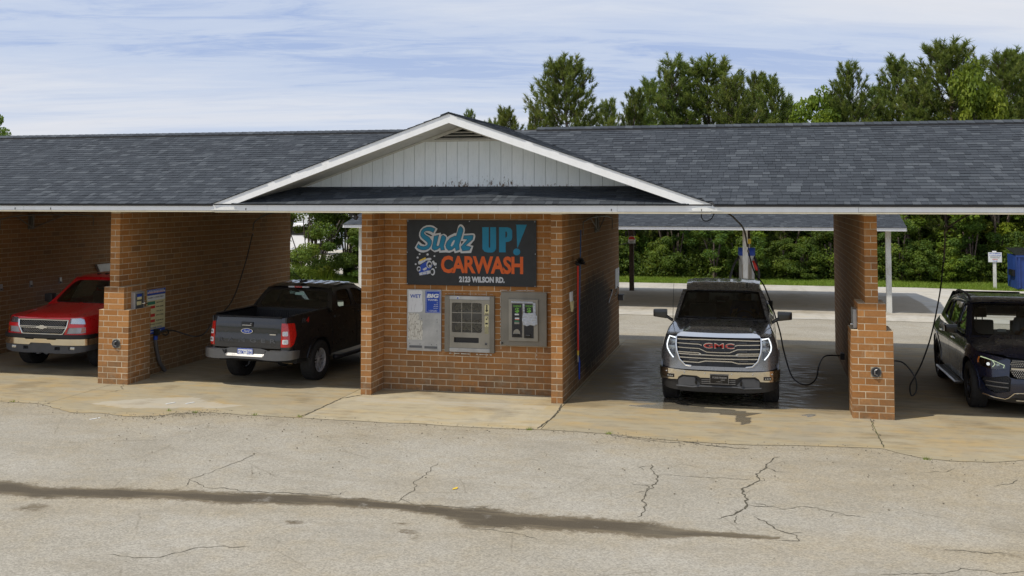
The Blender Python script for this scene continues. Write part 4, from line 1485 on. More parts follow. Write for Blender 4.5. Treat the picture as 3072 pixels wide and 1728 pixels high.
# ================================================================== grey pickup, nose out of the right-hand bay
def grey_pickup():
    T = thing('pickup_truck', 'grey pickup with wide chrome grille and lit running lights facing out of the bay', 'pickup truck', (2.505, .07, 0), kind='thing')
    T.scale = (.95,) * 3
    K = Skin([(0, .12), (.35, .125), (.60, .15), (.78, .20), (.89, .30), (.955, .44), (.995, .65), (1.015, 1.0), (1.0, 1.5), (.99, 2.4), (.99, 4.0), (1.01, 4.75), (.98, 5.75)],
             [(.25, .03), (.62, 0), (.75, .012), (1.0, .03), (1.15, .05), (1.25, .10)],
             [(.3, .03), (.5, .005), (.8, 0), (.95, .015), (1.08, .045), (1.18, .085), (1.26, .13), (1.36, .165)], .62, .97)
    AF, AR, WR = 1.0, 4.72, .405
    bot = .40
    # flank and nose with openings for grille, lamps and wheels
    ou = K.F([(0, .635), (.5, .64), (.80, .645), (.90, .655)]) + K.D([(.56, .655), (.58, .44)]) + K.D(arc(AF, .42, .47, 175, 0)) + K.D([(1.5, bot), (4.2, bot)]) + K.D(arc(AR, .42, .47, 178, 2)) + \
        K.D([(5.3, .5), (5.70, .55), (5.70, 1.30), (3.9, 1.34), (2.0, 1.32), (1.3, 1.27), (.75, 1.225), (.45, 1.20)]) + K.F([(.90, 1.195), (.735, 1.185), (.725, .97), (.66, .80), (.56, .715), (.48, .70), (0, .70)])
    lampF = [(.705, 1.17), (.735, 1.18), (.90, 1.19), (.915, 1.06), (.885, .95), (.755, .80), (.715, .86)]
    lampF = [(.735, 1.17), (.905, 1.185), (.925, 1.05), (.895, .94), (.765, .80), (.728, .85), (.742, .98)]
    vent = [(.955, .76), (.968, .74), (.968, .60), (.958, .575), (.945, .60), (.942, .72)]
    patch_obj('body', ou, K.fn(), P_GREY, T, holes=[K.F(lampF), K.F(vent)], res=.07, thick=.02, mirror=True, world_space=False)
    for sg in (1, -1):
        L = [(sg * a, b) for a, b in K.F(lampF)]
        hl = patch_obj('headlight', L, K.fn(-.05), M_PLASTIC, T, res=.06, world_space=False)
        # C-shaped running light
        pts = [K.p(sg * K.SX(x), z, -.004) for x, z in ((.745, 1.158), (.82, 1.166), (.893, 1.170), (.903, 1.10), (.905, 1.03), (.885, .965), (.83, .89), (.765, .825))]
        tube_obj('running_light', pts, .0105, M_DRL, hl, 6, True, False)
        for zz in (1.085, .99):
            bm = bmesh.new()
            for k, (x, dz) in enumerate(((.765, 0), (.84, 0))):
                c = K.p(sg * K.SX(x + .01), zz, -.03)
                vs = box(bm, c[0] - .032, c[0] + .032, c[1] - .01, c[1] + .02, zz - .032, zz + .032, .008)
            bm_obj('lamp_module', bm, M_CLEARLAMP, hl, True, False)
            pts = [K.p(sg * K.SX(x), z, -.018) for x, z in ((.76, zz + .042), (.872, zz + .045), (.876, zz - .036), (.765, zz - .040))]
            tube_obj('lamp_bezel', pts, .006, M_STEEL, hl, 5, True, False)
        patch_obj('lamp_cover', L, K.fn(.001), M_LAMPGLASS, hl, res=.06, world_space=False)
        V = [(sg * a, b) for a, b in K.F(vent)]
        patch_obj('air_vent', V, K.fn(-.03), M_PLASTIC, T, res=.1, world_space=False)
    # grille
    G0 = K.F([(0, 1.185), (.735, 1.185), (.72, .96), (.655, .795), (.55, .71), (.45, .695), (0, .695)])
    gr = patch_obj('grille', G0, K.fn(-.055), M_GLOSSB, T, res=.1, mirror=True, world_space=False)
    bars = [[(.70, 1.135), (.3, 1.14), (0, 1.142)], [(.70, 1.07), (.32, 1.062), (.275, 1.045)], [(.695, 1.00), (.32, .99), (.19, .935), (0, .932)],
            [(.685, .925), (.33, .917), (.29, .90)], [(.675, .893), (.20, .885), (0, .882)], [(.655, .835), (.22, .828), (0, .825)], [(.60, .765), (.33, .758), (.22, .785), (0, .787)]]
    for b in bars:
        pts = []
        for (x0, z0), (x1, z1) in zip(b[:-1], b[1:]):
            for k in range(4): pts.append((x0 + (x1 - x0) * k / 4, z0 + (z1 - z0) * k / 4))
        pts.append(b[-1])
        full = [K.p(K.SX(x) if x > 0 else 0, z, -.022) for x, z in pts]
        if b[-1][0] == 0:
            full = [(-p[0], p[1], p[2]) for p in full] + full[::-1][1:]
            strip('grille_bar', full, .022, .022, M_CHROME, gr)
        else:
            strip('grille_bar', full, .022, .022, M_CHROME, gr)
            strip('grille_bar', [(-p[0], p[1], p[2]) for p in full[::-1]], .022, .022, M_CHROME, gr)
    for x in (.10, .20, .36, .52):
        for sg in (1, -1):
            tube_obj('grille_fin', [K.p(sg * K.SX(x), .72, -.045), K.p(sg * K.SX(x), 1.12, -.045)], .004, M_GREYPL, gr, 4, False, False)
    for z, x0, x1 in ((1.095, .30, .48), (.955, .30, .48), (.865, .32, .5), (.80, .34, .5)):
        for sg in (1, -1):
            a = K.p(sg * K.SX(x0), z, -.04); b = K.p(sg * K.SX(x1), z, -.04)
            bm = bmesh.new(); box(bm, min(a[0], b[0]), max(a[0], b[0]), a[1] - .01, a[1] + .02, z - .012, z + .012, .004)
            bm_obj('grille_slot', bm, M_GREYPL, gr, True, False)
    # edge of the grille
    for sg in (1, -1):
        pts = [K.p(sg * K.SX(x), z, .0) for x, z in ((.728, 1.18), (.722, 1.05), (.705, .94), (.655, .80), (.56, .712), (.45, .70))]
        strip('grille_surround', pts if sg > 0 else pts, .022, .012, M_CHROME, gr)
    p0 = K.p(0, 1.04, -.028)
    text_child('emblem', 'GMC', M_CHROME, T, .52, .092, (-.25, p0[1], .998), .018, .012)
    text_child('emblem', 'GMC', M_REDP, T, .50, .072, (-.242, p0[1] - .013, 1.006), .014, .004)
    # chrome brow on the leading edge of the hood
    brow = K.F([(0, 1.185), (.72, 1.188), (.70, 1.225), (.60, 1.262), (.30, 1.255), (0, 1.252)])
    patch_obj('hood_chrome', brow, K.fn(.018), M_CHROME, T, res=.06, thick=.02, mirror=True, world_space=False)
    # hood with a raised middle and a crease each side
    def hood(u, v):
        t_ = u * 2 - 1
        yf = .20 + .16 * abs(t_) ** 3; yc = 1.50 + .20 * t_ * t_
        y = yf + (yc - yf) * v
        a = abs(t_)
        xe = np.interp(y, (.2, .6, 1.0, 1.7), (.80, .86, .875, .83))
        if v < .12: xe *= 1
        zc = np.interp(v, (0, .08, .3, .7, 1), (1.255, 1.295, 1.325, 1.345, 1.35))
        ze = np.interp(v, (0, .08, .3, .7, 1), (1.195, 1.205, 1.225, 1.265, 1.30))
        dome = 1 if a < .58 else (0 if a > .74 else smooth01((.74 - a) / .16))
        z = ze + (zc - ze) * (.30 * (1 - a ** 2) + .70 * dome) - .012 * (a > .5) * smooth01((a - .5) / .1) * smooth01((.9 - a) / .2) * v
        return (t_ * xe, y, z)
    surf('hood', hood, 48, 26, P_GREY, T, 0)
    # shoulder strip between hood and flank
    def sh(u, v, sg=1):
        y = .36 + (1.72 - .36) * v
        xe = np.interp(y, (.2, .6, 1.0, 1.7), (.80, .86, .875, .83))
        ze = np.interp((y - .36) / 1.3, (0, .08, .3, .7, 1), (1.195, 1.205, 1.225, 1.265, 1.30))
        zt = np.interp(y, (.45, .75, 1.3, 2.0), (1.20, 1.225, 1.27, 1.32))
        o = K.p(K.SY(y), zt)
        return (sg * (xe + .004 + (o[0] - xe) * u), y, ze - .006 + (zt - ze) * u)
    for sg in (1, -1): surf('fender_top', lambda u, v, sg=sg: sh(u, v, sg), 4, 18, P_GREY, T, 0, sg > 0)
    # bumper
    ch = K.F([(0, .515), (.30, .515), (.36, .545), (.60, .55), (.66, .51), (.68, .47), (.84, .46), (.93, .445)]) + K.D([(.52, .44), (.54, .635)]) + K.F([(.88, .645), (.5, .628), (0, .622)])
    b = patch_obj('chrome_bumper', ch, K.fn(.045), M_CHROME, T, res=.05, thick=.03, mirror=True, world_space=False)
    lo = K.F([(0, .27), (.55, .275), (.86, .30)]) + K.D([(.50, .32), (.60, .44), (.58, .62)]) + K.F([(.90, .60), (.60, .60), (0, .60)])
    patch_obj('lower_bumper', lo, K.fn(.022), M_PLASTIC, T, res=.06, thick=.03, mirror=True, world_space=False)
    patch_obj('skid_trim', K.F([(.30, .40), (.34, .37), (.67, .37), (.67, .475), (.58, .52), (.40, .515)]), K.fn(.034), M_GREYPL, T, res=.08, mirror=True, world_space=False)
    strip('lower_trim', [K.p(K.SX(abs(x)) * (1 if x >= 0 else -1) if x else 0, z, .04) for x, z in ((-.70, .36), (-.42, .35), (-.30, .37), (0, .37), (.30, .37), (.42, .35), (.70, .36))], .022, .012, M_GREYPL, T)
    for z in (.42, .45, .48): strip('lower_grille_bar', [K.p(s_ * K.SX(.28), z, .03) if s_ else K.p(0, z, .03) for s_ in (-1, 0, 1)], .009, .012, M_STEEL, T)
    for sg in (1, -1):
        c = K.p(sg * K.SX(.37), .44, .05)
        tube_obj('tow_hook', [(c[0], c[1] + .03, .49), (c[0], c[1] - .015, .48), (c[0], c[1] - .02, .43), (c[0], c[1] + .03, .40)], .014, M_GLOSSB, T, 8, True, False)
        c = K.p(sg * K.SX(.78), .53, .05)
        f_ = K.F([(.73, .495), (.84, .49), (.84, .55), (.73, .555)])
        patch_obj('fog_lamp', [(sg * a, b_) for a, b_ in f_] if sg > 0 else [(-a, b_) for a, b_ in f_][::-1], K.fn(.052), M_GLOSSB, T, res=.1, world_space=False, thick=.01)
        bm = bmesh.new()
        for k in range(3):
            q = K.p(sg * K.SX(.755 + .03 * k), .52, .062); box(bm, q[0] - .009, q[0] + .009, q[1] - .004, q[1] + .006, .512, .532)
        bm_obj('fog_lamp_led', bm, M_CLEARLAMP, T, False, False)
        for x in (.22, .56, .85):
            q = K.p(sg * K.SX(x), .588, .05); bm = bmesh.new(); bmesh.ops.create_uvsphere(bm, u_segments=8, v_segments=6, radius=.011, matrix=Matrix.Translation(q))
            bm_obj('parking_sensor', bm, M_STEEL, T, True, False)
    q = K.p(0, .5, .05)
    pl = plate(T, (.015, q[1] - .022, .50), .31, .155, M_GLOSSB, None, name='front_plate')
    o = text_child('plate_print', 'STOKES-TRAINOR', M_STEEL, T, .24, .028, (-.10, q[1] - .0225, .515), .02, .002)
    text_child('plate_print', 'GMC', M_STEEL, T, .07, .016, (.04, q[1] - .0225, .482), .02, .002)
    text_child('plate_print', 'NEWBERRY SC', M_STEEL, T, .10, .010, (-.035, q[1] - .0225, .455), .02, .002)
    for a, b2, c_, d_ in ((-.14, .17, .573, .578), (-.14, .17, .424, .429), (-.14, -.135, .424, .578), (.165, .17, .424, .578)):
        bm = bmesh.new(); box(bm, a, b2, q[1] - .026, q[1] - .0225, c_, d_); bm_obj('plate_frame', bm, M_STEEL, T, False, False)
    # cab
    xw = lambda y, z: .885 - (z - 1.30) * .42 - max(0, (z - 1.62)) * .35 - .02 * ((y - 3) / 1.5) ** 2
    out = [(1.66, 1.30), (4.05, 1.32), (4.02, 1.70), (3.85, 1.86), (3.3, 1.885), (2.5, 1.865), (2.22, 1.80)]
    wins = [pgon([(2.02, 1.37), (2.85, 1.37), (2.86, 1.79), (2.42, 1.78)]), pgon([(2.96, 1.37), (3.78, 1.38), (3.74, 1.78), (2.96, 1.79)])]
    cab_side('cab_side', out, wins, xw, P_GREY, M_GLASS_DARK, T)
    Wm = quadmap((.80, 1.72, 1.325), (.665, 2.22, 1.785), .02, .02, .20)
    def wf(u, v): return Wm(u, v)
    patch_obj('windshield', [(-.97, .04), (.97, .04), (.985, .97), (-.985, .97)], wf, M_GLASS_DARK, T, res=.15, world_space=False)
    patch_obj('windshield_frame', [(-1.08, -.03), (1.08, -.03), (1.12, 1.06), (-1.12, 1.06)], lambda u, v: Wm(u, v), P_GREY, T, holes=[[(-.975, .045), (.975, .045), (.985, .955), (-.985, .955)]], res=.12, thick=.02, world_space=False)
    patch_obj('windshield_seal', [(-1.0, .0), (1.0, .0), (1.01, 1.0), (-1.01, 1.0)], lambda u, v: tuple(Vector(Wm(u, v)) + Vector((0, -.004, .002))), M_GLOSSB, T, holes=[[(-.955, .06), (.955, .06), (.965, .93), (-.965, .93)]], res=.12, world_space=False)
    def roof(u, v):
        t_ = 2 * u - 1
        y = 2.20 - .09 * (1 - t_ * t_) + v * 1.75
        e = .665 + .03 * math.sin(math.pi * v)
        z = np.interp(v, (0, .25, .6, 1), (1.785, 1.885, 1.925, 1.87)) + .035 * (1 - t_ ** 4) + .006 * (abs((abs(t_) * 3) % 1 - .5) < .18) * (v > .1)
        return (t_ * e, y, z)
    surf('roof', roof, 40, 14, P_GREY, T, 0)
    surf('cab_rear', lambda u, v: ((2 * u - 1) * (.88 - .22 * v), 4.04 - .1 * v, 1.2 + .65 * v), 8, 6, M_GLASS_DARK, T, 0, True)
    strip('wiper', [Wm(-.85, .06), Wm(-.5, .045), Wm(-.1, .035)], .02, .02, M_PLASTIC, T)
    strip('wiper', [Wm(.0, .06), Wm(.4, .045), Wm(.75, .035)], .02, .02, M_PLASTIC, T)
    def cowl(u, v):
        t_ = 2 * u - 1
        return (t_ * .86, 1.50 + .20 * t_ * t_ + v * .09, 1.315 + .015 * (1 - t_ * t_))
    surf('cowl', cowl, 16, 2, M_PLASTIC, T)
    mirror_pod(T, 1.0, 1.83, 1.31, .26, .155, P_BLACK)
    tube_obj('antenna', [(-.86, 1.42, 1.28), (-.855, 1.42, 1.60), (-.84, 1.44, 1.98)], [.007, .0035, .003], M_PLASTIC, T, 5, True, False)
    bm = bmesh.new(); box(bm, .44, .47, 2.42, 2.5, 1.86, 1.93, .008); bm_obj('roof_antenna', bm, M_GLOSSB, T, True, False)
    # inside
    seat(T, -.40, 2.45, .80, M_SEAT_LIGHT, .56); seat(T, .40, 2.45, .80, M_SEAT_LIGHT, .56)
    steering(T, .40, 2.15, 1.27)
    surf('dashboard', lambda u, v: ((2 * u - 1) * .80, 1.62 + .45 * v, 1.24 + .02 * math.sin(v * 3)), 6, 3, M_PLASTIC, T)
    bm = bmesh.new(); box(bm, -.13, .13, 2.15, 2.19, 1.62, 1.70, .015); bm_obj('rear_view_mirror', bm, M_GLOSSB, T, True, False)
    bm = bmesh.new(); box(bm, -.09, .06, 2.055, 2.058, 1.60, 1.63); bm_obj('mirror_sticker', bm, M_PAPER, T, False, False)
    bm = bmesh.new(); box(bm, -.84, .84, 1.3, 5.6, .42, .95); box(bm, -.8, .8, .35, 1.4, .50, 1.10)
    bm_obj('underbody', bm, M_UNDER, T, False, False)
    bm = bmesh.new(); box(bm, -.80, .80, 4.1, 5.62, .95, .97); box(bm, -.95, .95, 5.66, 5.72, .7, 1.3)
    bm_obj('cargo_bed', bm, M_PLASTIC, T, False, False)
    bm = bmesh.new(); box(bm, -.5, .5, .35, .5, .22, .32, .02); tube(bm, [(-.8, 1.0, .40), (.8, 1.0, .40)], .05, 8); bm_obj('front_axle', bm, M_UNDER, T, False, False)
    for x, s_ in ((.86, 1), (-.86, -1)):
        wheel(T, x, AF, WR, .28, s_, M_ALLOY, 6, True, .62); wheel(T, x, AR, WR, .28, s_, M_ALLOY, 6, True, .62)
        patch = K.D(arc(AF, .42, .50, 172, 8) + arc(AF, .42, .455, 8, 172))
        patch_obj('wheel_arch', [(s_ * a, b_) for a, b_ in patch], K.fn(.012), P_GREY, T, res=.2, thick=.02, world_space=False)
    # door gaps
    for sg in (1, -1):
        for y in (1.95, 2.92, 3.95):
            pts = [K.p(sg * K.SY(y), z, .0005) for z in np.linspace(.45, 1.3, 12)]
            tube_obj('door_gap', pts, .004, M_UNDER, T, 4, False, False)
    return T
grey_pickup()
# ================================================================== black pickup, seen from its tailgate
def black_pickup():
    T = thing('pickup_truck', 'black pickup backed towards the lot with red tail lamps and an open bed', 'pickup truck', (-5.79, .12, 0), -R(4.6), kind='thing')
    T.scale = (1.005, .95, .95)
    K = Skin([(0, .11), (.40, .115), (.62, .125), (.745, .155), (.80, .21), (.845, .33), (.87, .55), (.885, .95), (.885, 1.8), (.885, 3.4), (.87, 4.3), (.80, 5.0), (.70, 5.2)],
             [(.5, .0), (.8, 0), (1.15, .012), (1.24, .03), (1.32, .05)],
             [(.4, .03), (.6, .005), (.85, 0), (1.02, .018), (1.18, .045), (1.28, .06), (1.34, .075)], .60, .84)
    AR, AF, WR = 1.25, 4.45, .385
    # bed side and cab flank, one panel with two wheel openings
    lamp = K.F([(.675, .765), (.81, .76)]) + K.D([(.29, .80), (.38, .97), (.37, 1.19)]) + K.F([(.81, 1.20), (.68, 1.205)])
    ou = [(K.SX(.675), .755), (K.SX(.675), .69)] + K.D([(.32, .56), (.62, .50)]) + K.D(arc(AR, .40, .455, 168, 4)) + K.D([(1.80, .44), (4.0, .44)]) + K.D(arc(AF, .40, .455, 176, 4)) + \
        K.D([(5.15, .55), (5.15, 1.0), (4.0, 1.16), (3.0, 1.26), (1.72, 1.335), (.4, 1.325), (.30, 1.315)]) + [(K.SX(.68), 1.295)] + [(K.SX(.68), 1.21)]
    lampC = [(a, b) for a, b in lamp]
    ou2 = [p for p in ou]
    patch_obj('body', ou2, K.fn(), P_BLACK, T, holes=[inset(lampC, .004)], res=.08, thick=.02, mirror=True, world_space=False)
    for sg in (1, -1):
        L = [(sg * a, b) for a, b in lampC]
        tl = patch_obj('tail_lamp', L, K.fn(.010), M_REDLENS, T, res=.05, thick=.015, world_space=False)
        for zz in (1.015, .865):
            q = K.F([(.70, zz - .045), (.785, zz - .045), (.785, zz + .04), (.70, zz + .04)])
            q = pgon([(sg * a, b) for a, b in q])
            patch_obj('reversing_lamp', q, K.fn(.0125), M_WHITELENS, tl, res=.1, world_space=False, thick=.004)
            q = inset(q, .022)
            patch_obj('reversing_bulb', q, K.fn(.0145), M_CLEARLAMP, tl, res=.2, world_space=False)
    # tailgate
    tg = K.F([(0, .735), (.668, .735), (.672, 1.30), (0, 1.305)])
    tgo = patch_obj('tailgate', tg, lambda u, z: tuple(Vector(K.p(u, z, .004)) + Vector((0, .02 * smooth01((z - 1.20) / .05) + .010 * (smooth01((z - .93) / .02) - smooth01((z - 1.19) / .03)), 0))), P_BLACK, T, res=.06, thick=.04, mirror=True, world_space=False, angle=25)
    surf('tailgate_cap', lambda u, v: ((2 * u - 1) * .67, .145 + .065 * v, 1.300 + .022 * math.sin(math.pi * v)), 12, 5, M_PLASTIC, tgo)
    h = K.p(0, 1.17, .012)
    bm = bmesh.new(); box(bm, -.115, .115, h[1] - .006, h[1] + .03, 1.125, 1.215, .012); hd = bm_obj('tailgate_handle', bm, M_PLASTIC, tgo, True, False)
    bm = bmesh.new(); box(bm, -.092, .092, h[1] - .016, h[1] - .004, 1.148, 1.160, .003); box(bm, .075, .090, h[1] - .012, h[1] - .005, 1.172, 1.19)
    bm_obj('handle_trim', bm, M_CHROME, tgo, True, False)
    def oval(name, a, b, y, mat, par, n=36, d=.008):
        bm = bmesh.new()
        f = [bm.verts.new((a * math.cos(2 * math.pi * k / n), y, 1.045 + b * math.sin(2 * math.pi * k / n))) for k in range(n)]
        g_ = [bm.verts.new((v.co.x * 1.0, y + d, v.co.z)) for v in f]
        bm.faces.new(f)
        for k in range(n): bm.faces.new([f[k], g_[k], g_[(k + 1) % n], f[(k + 1) % n]])
        return bm_obj(name, bm, mat, par, False, False)
    oval('emblem', .122, .050, h[1] - .008, M_CHROME, tgo); oval('emblem', .106, .040, h[1] - .0095, M_BLUEP, tgo)
    text_child('emblem_lettering', 'Ford', M_PAPER, tgo, .115, .046, (-.058, h[1] - .0105, 1.022), .01, .001, .35)
    text_child('tailgate_lettering', 'RANGER', M_GREYPL, tgo, 1.16, .072, (-.58, h[1] - .004, .838), .015, .004, 0, 1.9)
    bm = bmesh.new(); box(bm, .46, .585, h[1] - .004, h[1] + .002, .985, 1.005); bm_obj('badge', bm, M_CHROME, tgo, False, False)
    # bed
    bm = bmesh.new()
    box(bm, -.74, .74, .19, 1.72, .76, .80)
    for sg in (1, -1): box(bm, min(sg * .73, sg * .76), max(sg * .73, sg * .76), .19, 1.72, .8, 1.30)
    box(bm, -.74, .74, 1.70, 1.735, .8, 1.31)
    k = -.70
    while k < .70:
        box(bm, k, k + .022, 1.686, 1.70, .82, 1.27); box(bm, k, k + .03, .2, 1.70, .80, .812); k += .05
    bm_obj('bed_liner', bm, M_PLASTIC, T, False, False)
    for sg in (1, -1):
        surf('bed_rail', lambda u, v, sg=sg: (sg * (.735 + .085 * u), .30 + 1.44 * v, 1.325 + .012 * math.sin(math.pi * u) + .012 * v), 4, 10, M_PLASTIC, T, 0, sg < 0)
    # bumper with raised ends and a sunken step
    bu = K.F([(0, .545), (.25, .545), (.42, .53), (.60, .525), (.74, .53)]) + K.D([(.34, .55), (.36, .695)]) + K.F([(.74, .70), (.52, .70), (.45, .695), (.36, .575), (0, .575)])
    bp = patch_obj('rear_bumper', bu, K.fn(.10), M_DKMETAL, T, res=.06, thick=.06, mirror=True, world_space=False)
    patch_obj('bumper_step', K.F([(0, .56), (.37, .56), (.45, .70), (.3, .735), (0, .735)]), K.fn(.045), M_DKMETAL, T, res=.08, mirror=True, world_space=False)
    surf('bumper_top', lambda u, v: ((2 * u - 1) * .80, .015 + .12 * v + .10 * abs(2 * u - 1) ** 6, (.702 if abs(2 * u - 1) > .60 else (.585 + (.117) * smooth01((abs(2 * u - 1) - .46) / .14))) + (.10 * v if abs(2 * u - 1) < .5 else 0)), 60, 2, M_STEEL, T)
    for sg in (1, -1):
        bm = bmesh.new(); box(bm, sg * .425 - .03, sg * .425 + .03, .045, .07, .62, .70, .008); bm_obj('bumper_pocket', bm, M_PLASTIC, T, True, False)
    pl = plate(T, (0.0, .052, .645), .31, .165, M_PAPER, None)
    for a, b_, c_, d_, mm in ((-.155, .155, .712, .7275, M_BLUEP), (-.155, -.146, .565, .7275, M_BLUEP), (.146, .155, .565, .7275, M_BLUEP), (-.155, .155, .5625, .592, M_BLUEP)):
        bm = bmesh.new(); box(bm, a, b_, .0505, .053, c_, d_); bm_obj('plate_border', bm, mm, T, False, False)
    text_child('plate_number', 'SYM', M_BLUEP, T, .105, .075, (-.138, .0515, .618), .01, .001)
    text_child('plate_number', '284', M_BLUEP, T, .100, .075, (.035, .0515, .618), .01, .001)
    text_child('plate_number', '*', M_BLUEP, T, .034, .05, (-.018, .0515, .633), .04, .001)
    text_child('plate_state', 'SOUTH CAROLINA', M_PAPER, T, .17, .013, (-.10, .0500, .571), .02, .001)
    bm = bmesh.new(); box(bm, .105, .145, .0495, .0503, .568, .590); bm_obj('plate_sticker', bm, M_AMBER, T, False, False)
    # cabin
    xw = lambda y, z: .868 - max(0, z - 1.31) * .42 - max(0, z - 1.60) * .4
    out = [(1.745, 1.30), (4.05, 1.16), (4.0, 1.20), (3.2, 1.68), (2.9, 1.735), (2.3, 1.74), (2.09, 1.70)]
    wins = [pgon([(2.02, 1.335), (2.66, 1.315), (2.72, 1.645), (2.22, 1.645)]), pgon([(2.80, 1.31), (3.72, 1.24), (3.22, 1.59), (2.95, 1.645), (2.84, 1.645)])]
    cab_side('cab_side', out, wins, xw, P_BLACK, M_GLASS_MID, T)
    Rm = quadmap((.80, 1.775, 1.30), (.635, 2.085, 1.69), .0, .005, .03)
    def Rf(u, v): return Rm(u, v)
    hole = pgon([(-.93, .09), (.93, .09), (.965, .87), (-.965, .87)])
    patch_obj('cab_rear', [(-1.08, -.06), (1.08, -.06), (1.10, 1.03), (-1.10, 1.03)], Rf, P_BLACK, T, holes=[hole], res=.12, thick=.02, world_space=False)
    patch_obj('rear_window', inset(hole, -.01), lambda u, v: tuple(Vector(Rf(u, v)) + Vector((0, -.004, 0))), M_GLASS_REAR, T, res=.2, world_space=False)
    def roof(u, v):
        t_ = 2 * u - 1
        e = .638 + .03 * math.sin(math.pi * min(1, v * 1.2))
        y = 2.065 - .02 * (1 - t_ * t_) + 1.15 * v
        rib = .007 * (abs(((abs(t_) * 3.2) % 1) - .5) < .2) * (v > .12)
        return (t_ * e, y, float(np.interp(v, (0, .15, .6, 1), (1.693, 1.74, 1.765, 1.72))) + .035 * (1 - t_ ** 4) + rib)
    surf('roof', roof, 72, 12, P_BLACK, T, 0)
    surf('windshield', lambda u, v: ((2 * u - 1) * (.64 + .15 * v), 3.2 + .8 * v - .0, 1.71 - .46 * v), 8, 6, M_GLASS_MID, T)
    # high brake lamp
    bm = bmesh.new(); box(bm, -.225, .225, 2.035, 2.08, 1.697, 1.730, .012); bm_obj('high_lamp_housing', bm, M_WHITELENS, T, True, False)
    bm = bmesh.new(); box(bm, -.085, .085, 2.028, 2.06, 1.695, 1.732, .008); bm_obj('high_brake_lamp', bm, M_REDLENS, T, True, False)
    bm = bmesh.new(); vs = box(bm, -.055, .055, 2.17, 2.32, 1.795, 1.84, .018)
    bm_obj('antenna_base', bm, M_PLASTIC, T, True, False)
    tube_obj('antenna', [(0, 2.22, 1.82), (-.06, 2.16, 1.90), (-.125, 2.08, 1.99)], [.010, .007, .005], M_PLASTIC, T, 6, True, False)
    surf('hood', lambda u, v: ((2 * u - 1) * (.83 - .1 * v), 4.0 + 1.1 * v, 1.20 - .12 * v * v + .04 * (1 - (2 * u - 1) ** 2)), 10, 8, P_BLACK, T)
    for x in (-.38, .38): seat(T, x, 3.3, .62, M_SEAT_DARK, .5)
    bm = bmesh.new(); box(bm, -.6, .6, 2.35, 2.48, .8, 1.42, .05); bm_obj('rear_bench', bm, M_SEAT_DARK, T, True, False)
    for x in (-.38, .38):
        bm = bmesh.new(); box(bm, x - .12, x + .12, 2.36, 2.44, 1.42, 1.53, .03); bm_obj('headrest', bm, M_SEAT_DARK, T, True, False)
    bm = bmesh.new(); box(bm, -.02, .17, 1.945, 1.948, 1.56, 1.615); bm_obj('window_sticker', bm, simple('green_sticker', (.42, .62, .52), .5), T, False, False)
    bm = bmesh.new(); box(bm, -.8, .8, .5, 5.0, .42, .76); bm_obj('underbody', bm, M_UNDER, T, False, False)
    bm = bmesh.new(); tube(bm, [(-.72, AR, .36), (.72, AR, .36)], .045, 8); bmesh.ops.create_uvsphere(bm, u_segments=12, v_segments=8, radius=.14, matrix=Matrix.Translation((.12, AR, .36)))
    bm_obj('rear_axle', bm, M_UNDER, T, True, False)
    tube_obj('exhaust_pipe', spline([(.30, 1.05, .46), (.36, .72, .45), (.44, .60, .44), (.66, .60, .415)], 6), .038, simple('rusty_exhaust', (.36, .27, .16), .45, .7), T, 10, True, False)
    for s_ in (1, -1):
        wheel(T, s_ * .775, AR, WR, .26, s_, M_ALLOY, 6, True, .60); wheel(T, s_ * .775, AF, WR, .26, s_, M_ALLOY, 6, True, .60)
        for A_ in (AR, AF):
            q = K.D(arc(A_, .40, .495, 170, 2) + arc(A_, .40, .44, 2, 170))
            patch_obj('wheel_arch', [(s_ * a, b_) for a, b_ in q], K.fn(.016), P_BLACK, T, res=.2, thick=.02, world_space=False)
        bm = bmesh.new(); tube(bm, [(s_ * .87, 1.85, .36), (s_ * .93, 1.95, .35), (s_ * .93, 3.85, .35), (s_ * .87, 3.95, .36)], .045, 8); bm_obj('side_step', bm, M_PLASTIC, T, True, False)
        for y in (1.76, 2.84, 3.90):
            tube_obj('door_gap', [K.p(s_ * K.SY(y), z, .0015) for z in np.linspace(.5, 1.29, 12)], .005, M_UNDER, T, 4, False, False)
        for y in (1.90, 2.96):
            a = K.p(s_ * K.SY(y), 1.16, .0); bm = bmesh.new(); box(bm, a[0] - .012, a[0] + .03, a[1], a[1] + .19, 1.14, 1.175, .008) if s_ > 0 else box(bm, a[0] - .03, a[0] + .012, a[1], a[1] + .19, 1.14, 1.175, .008)
            bm_obj('door_handle', bm, P_BLACK, T, True, False)
        tube_obj('belt_trim', [(s_ * (xw(y, z) + .006), y, z) for y, z in ((1.98, 1.322), (2.7, 1.305), (3.75, 1.228))], .008, M_PLASTIC, T, 6, True, False)
    mirror_pod(T, .92, 3.62, 1.24, .2, .16, P_BLACK)
    # decal on the bed side
    a = K.p(K.SY(.62), 1.17, .006); b_ = K.p(K.SY(.98), 1.17, .006)
    d = (Vector(b_) - Vector(a)).normalized()
    text_child('decal', 'FX', M_GREYPL, T, .14, .085, Vector(a), .02, .002, .1, ux=d)
    text_child('decal', '4', M_REDP, T, .10, .10, Vector(a) + d * .15 + Vector((0, 0, -.01)), .03, .002, .1, ux=d)
    return T
black_pickup()

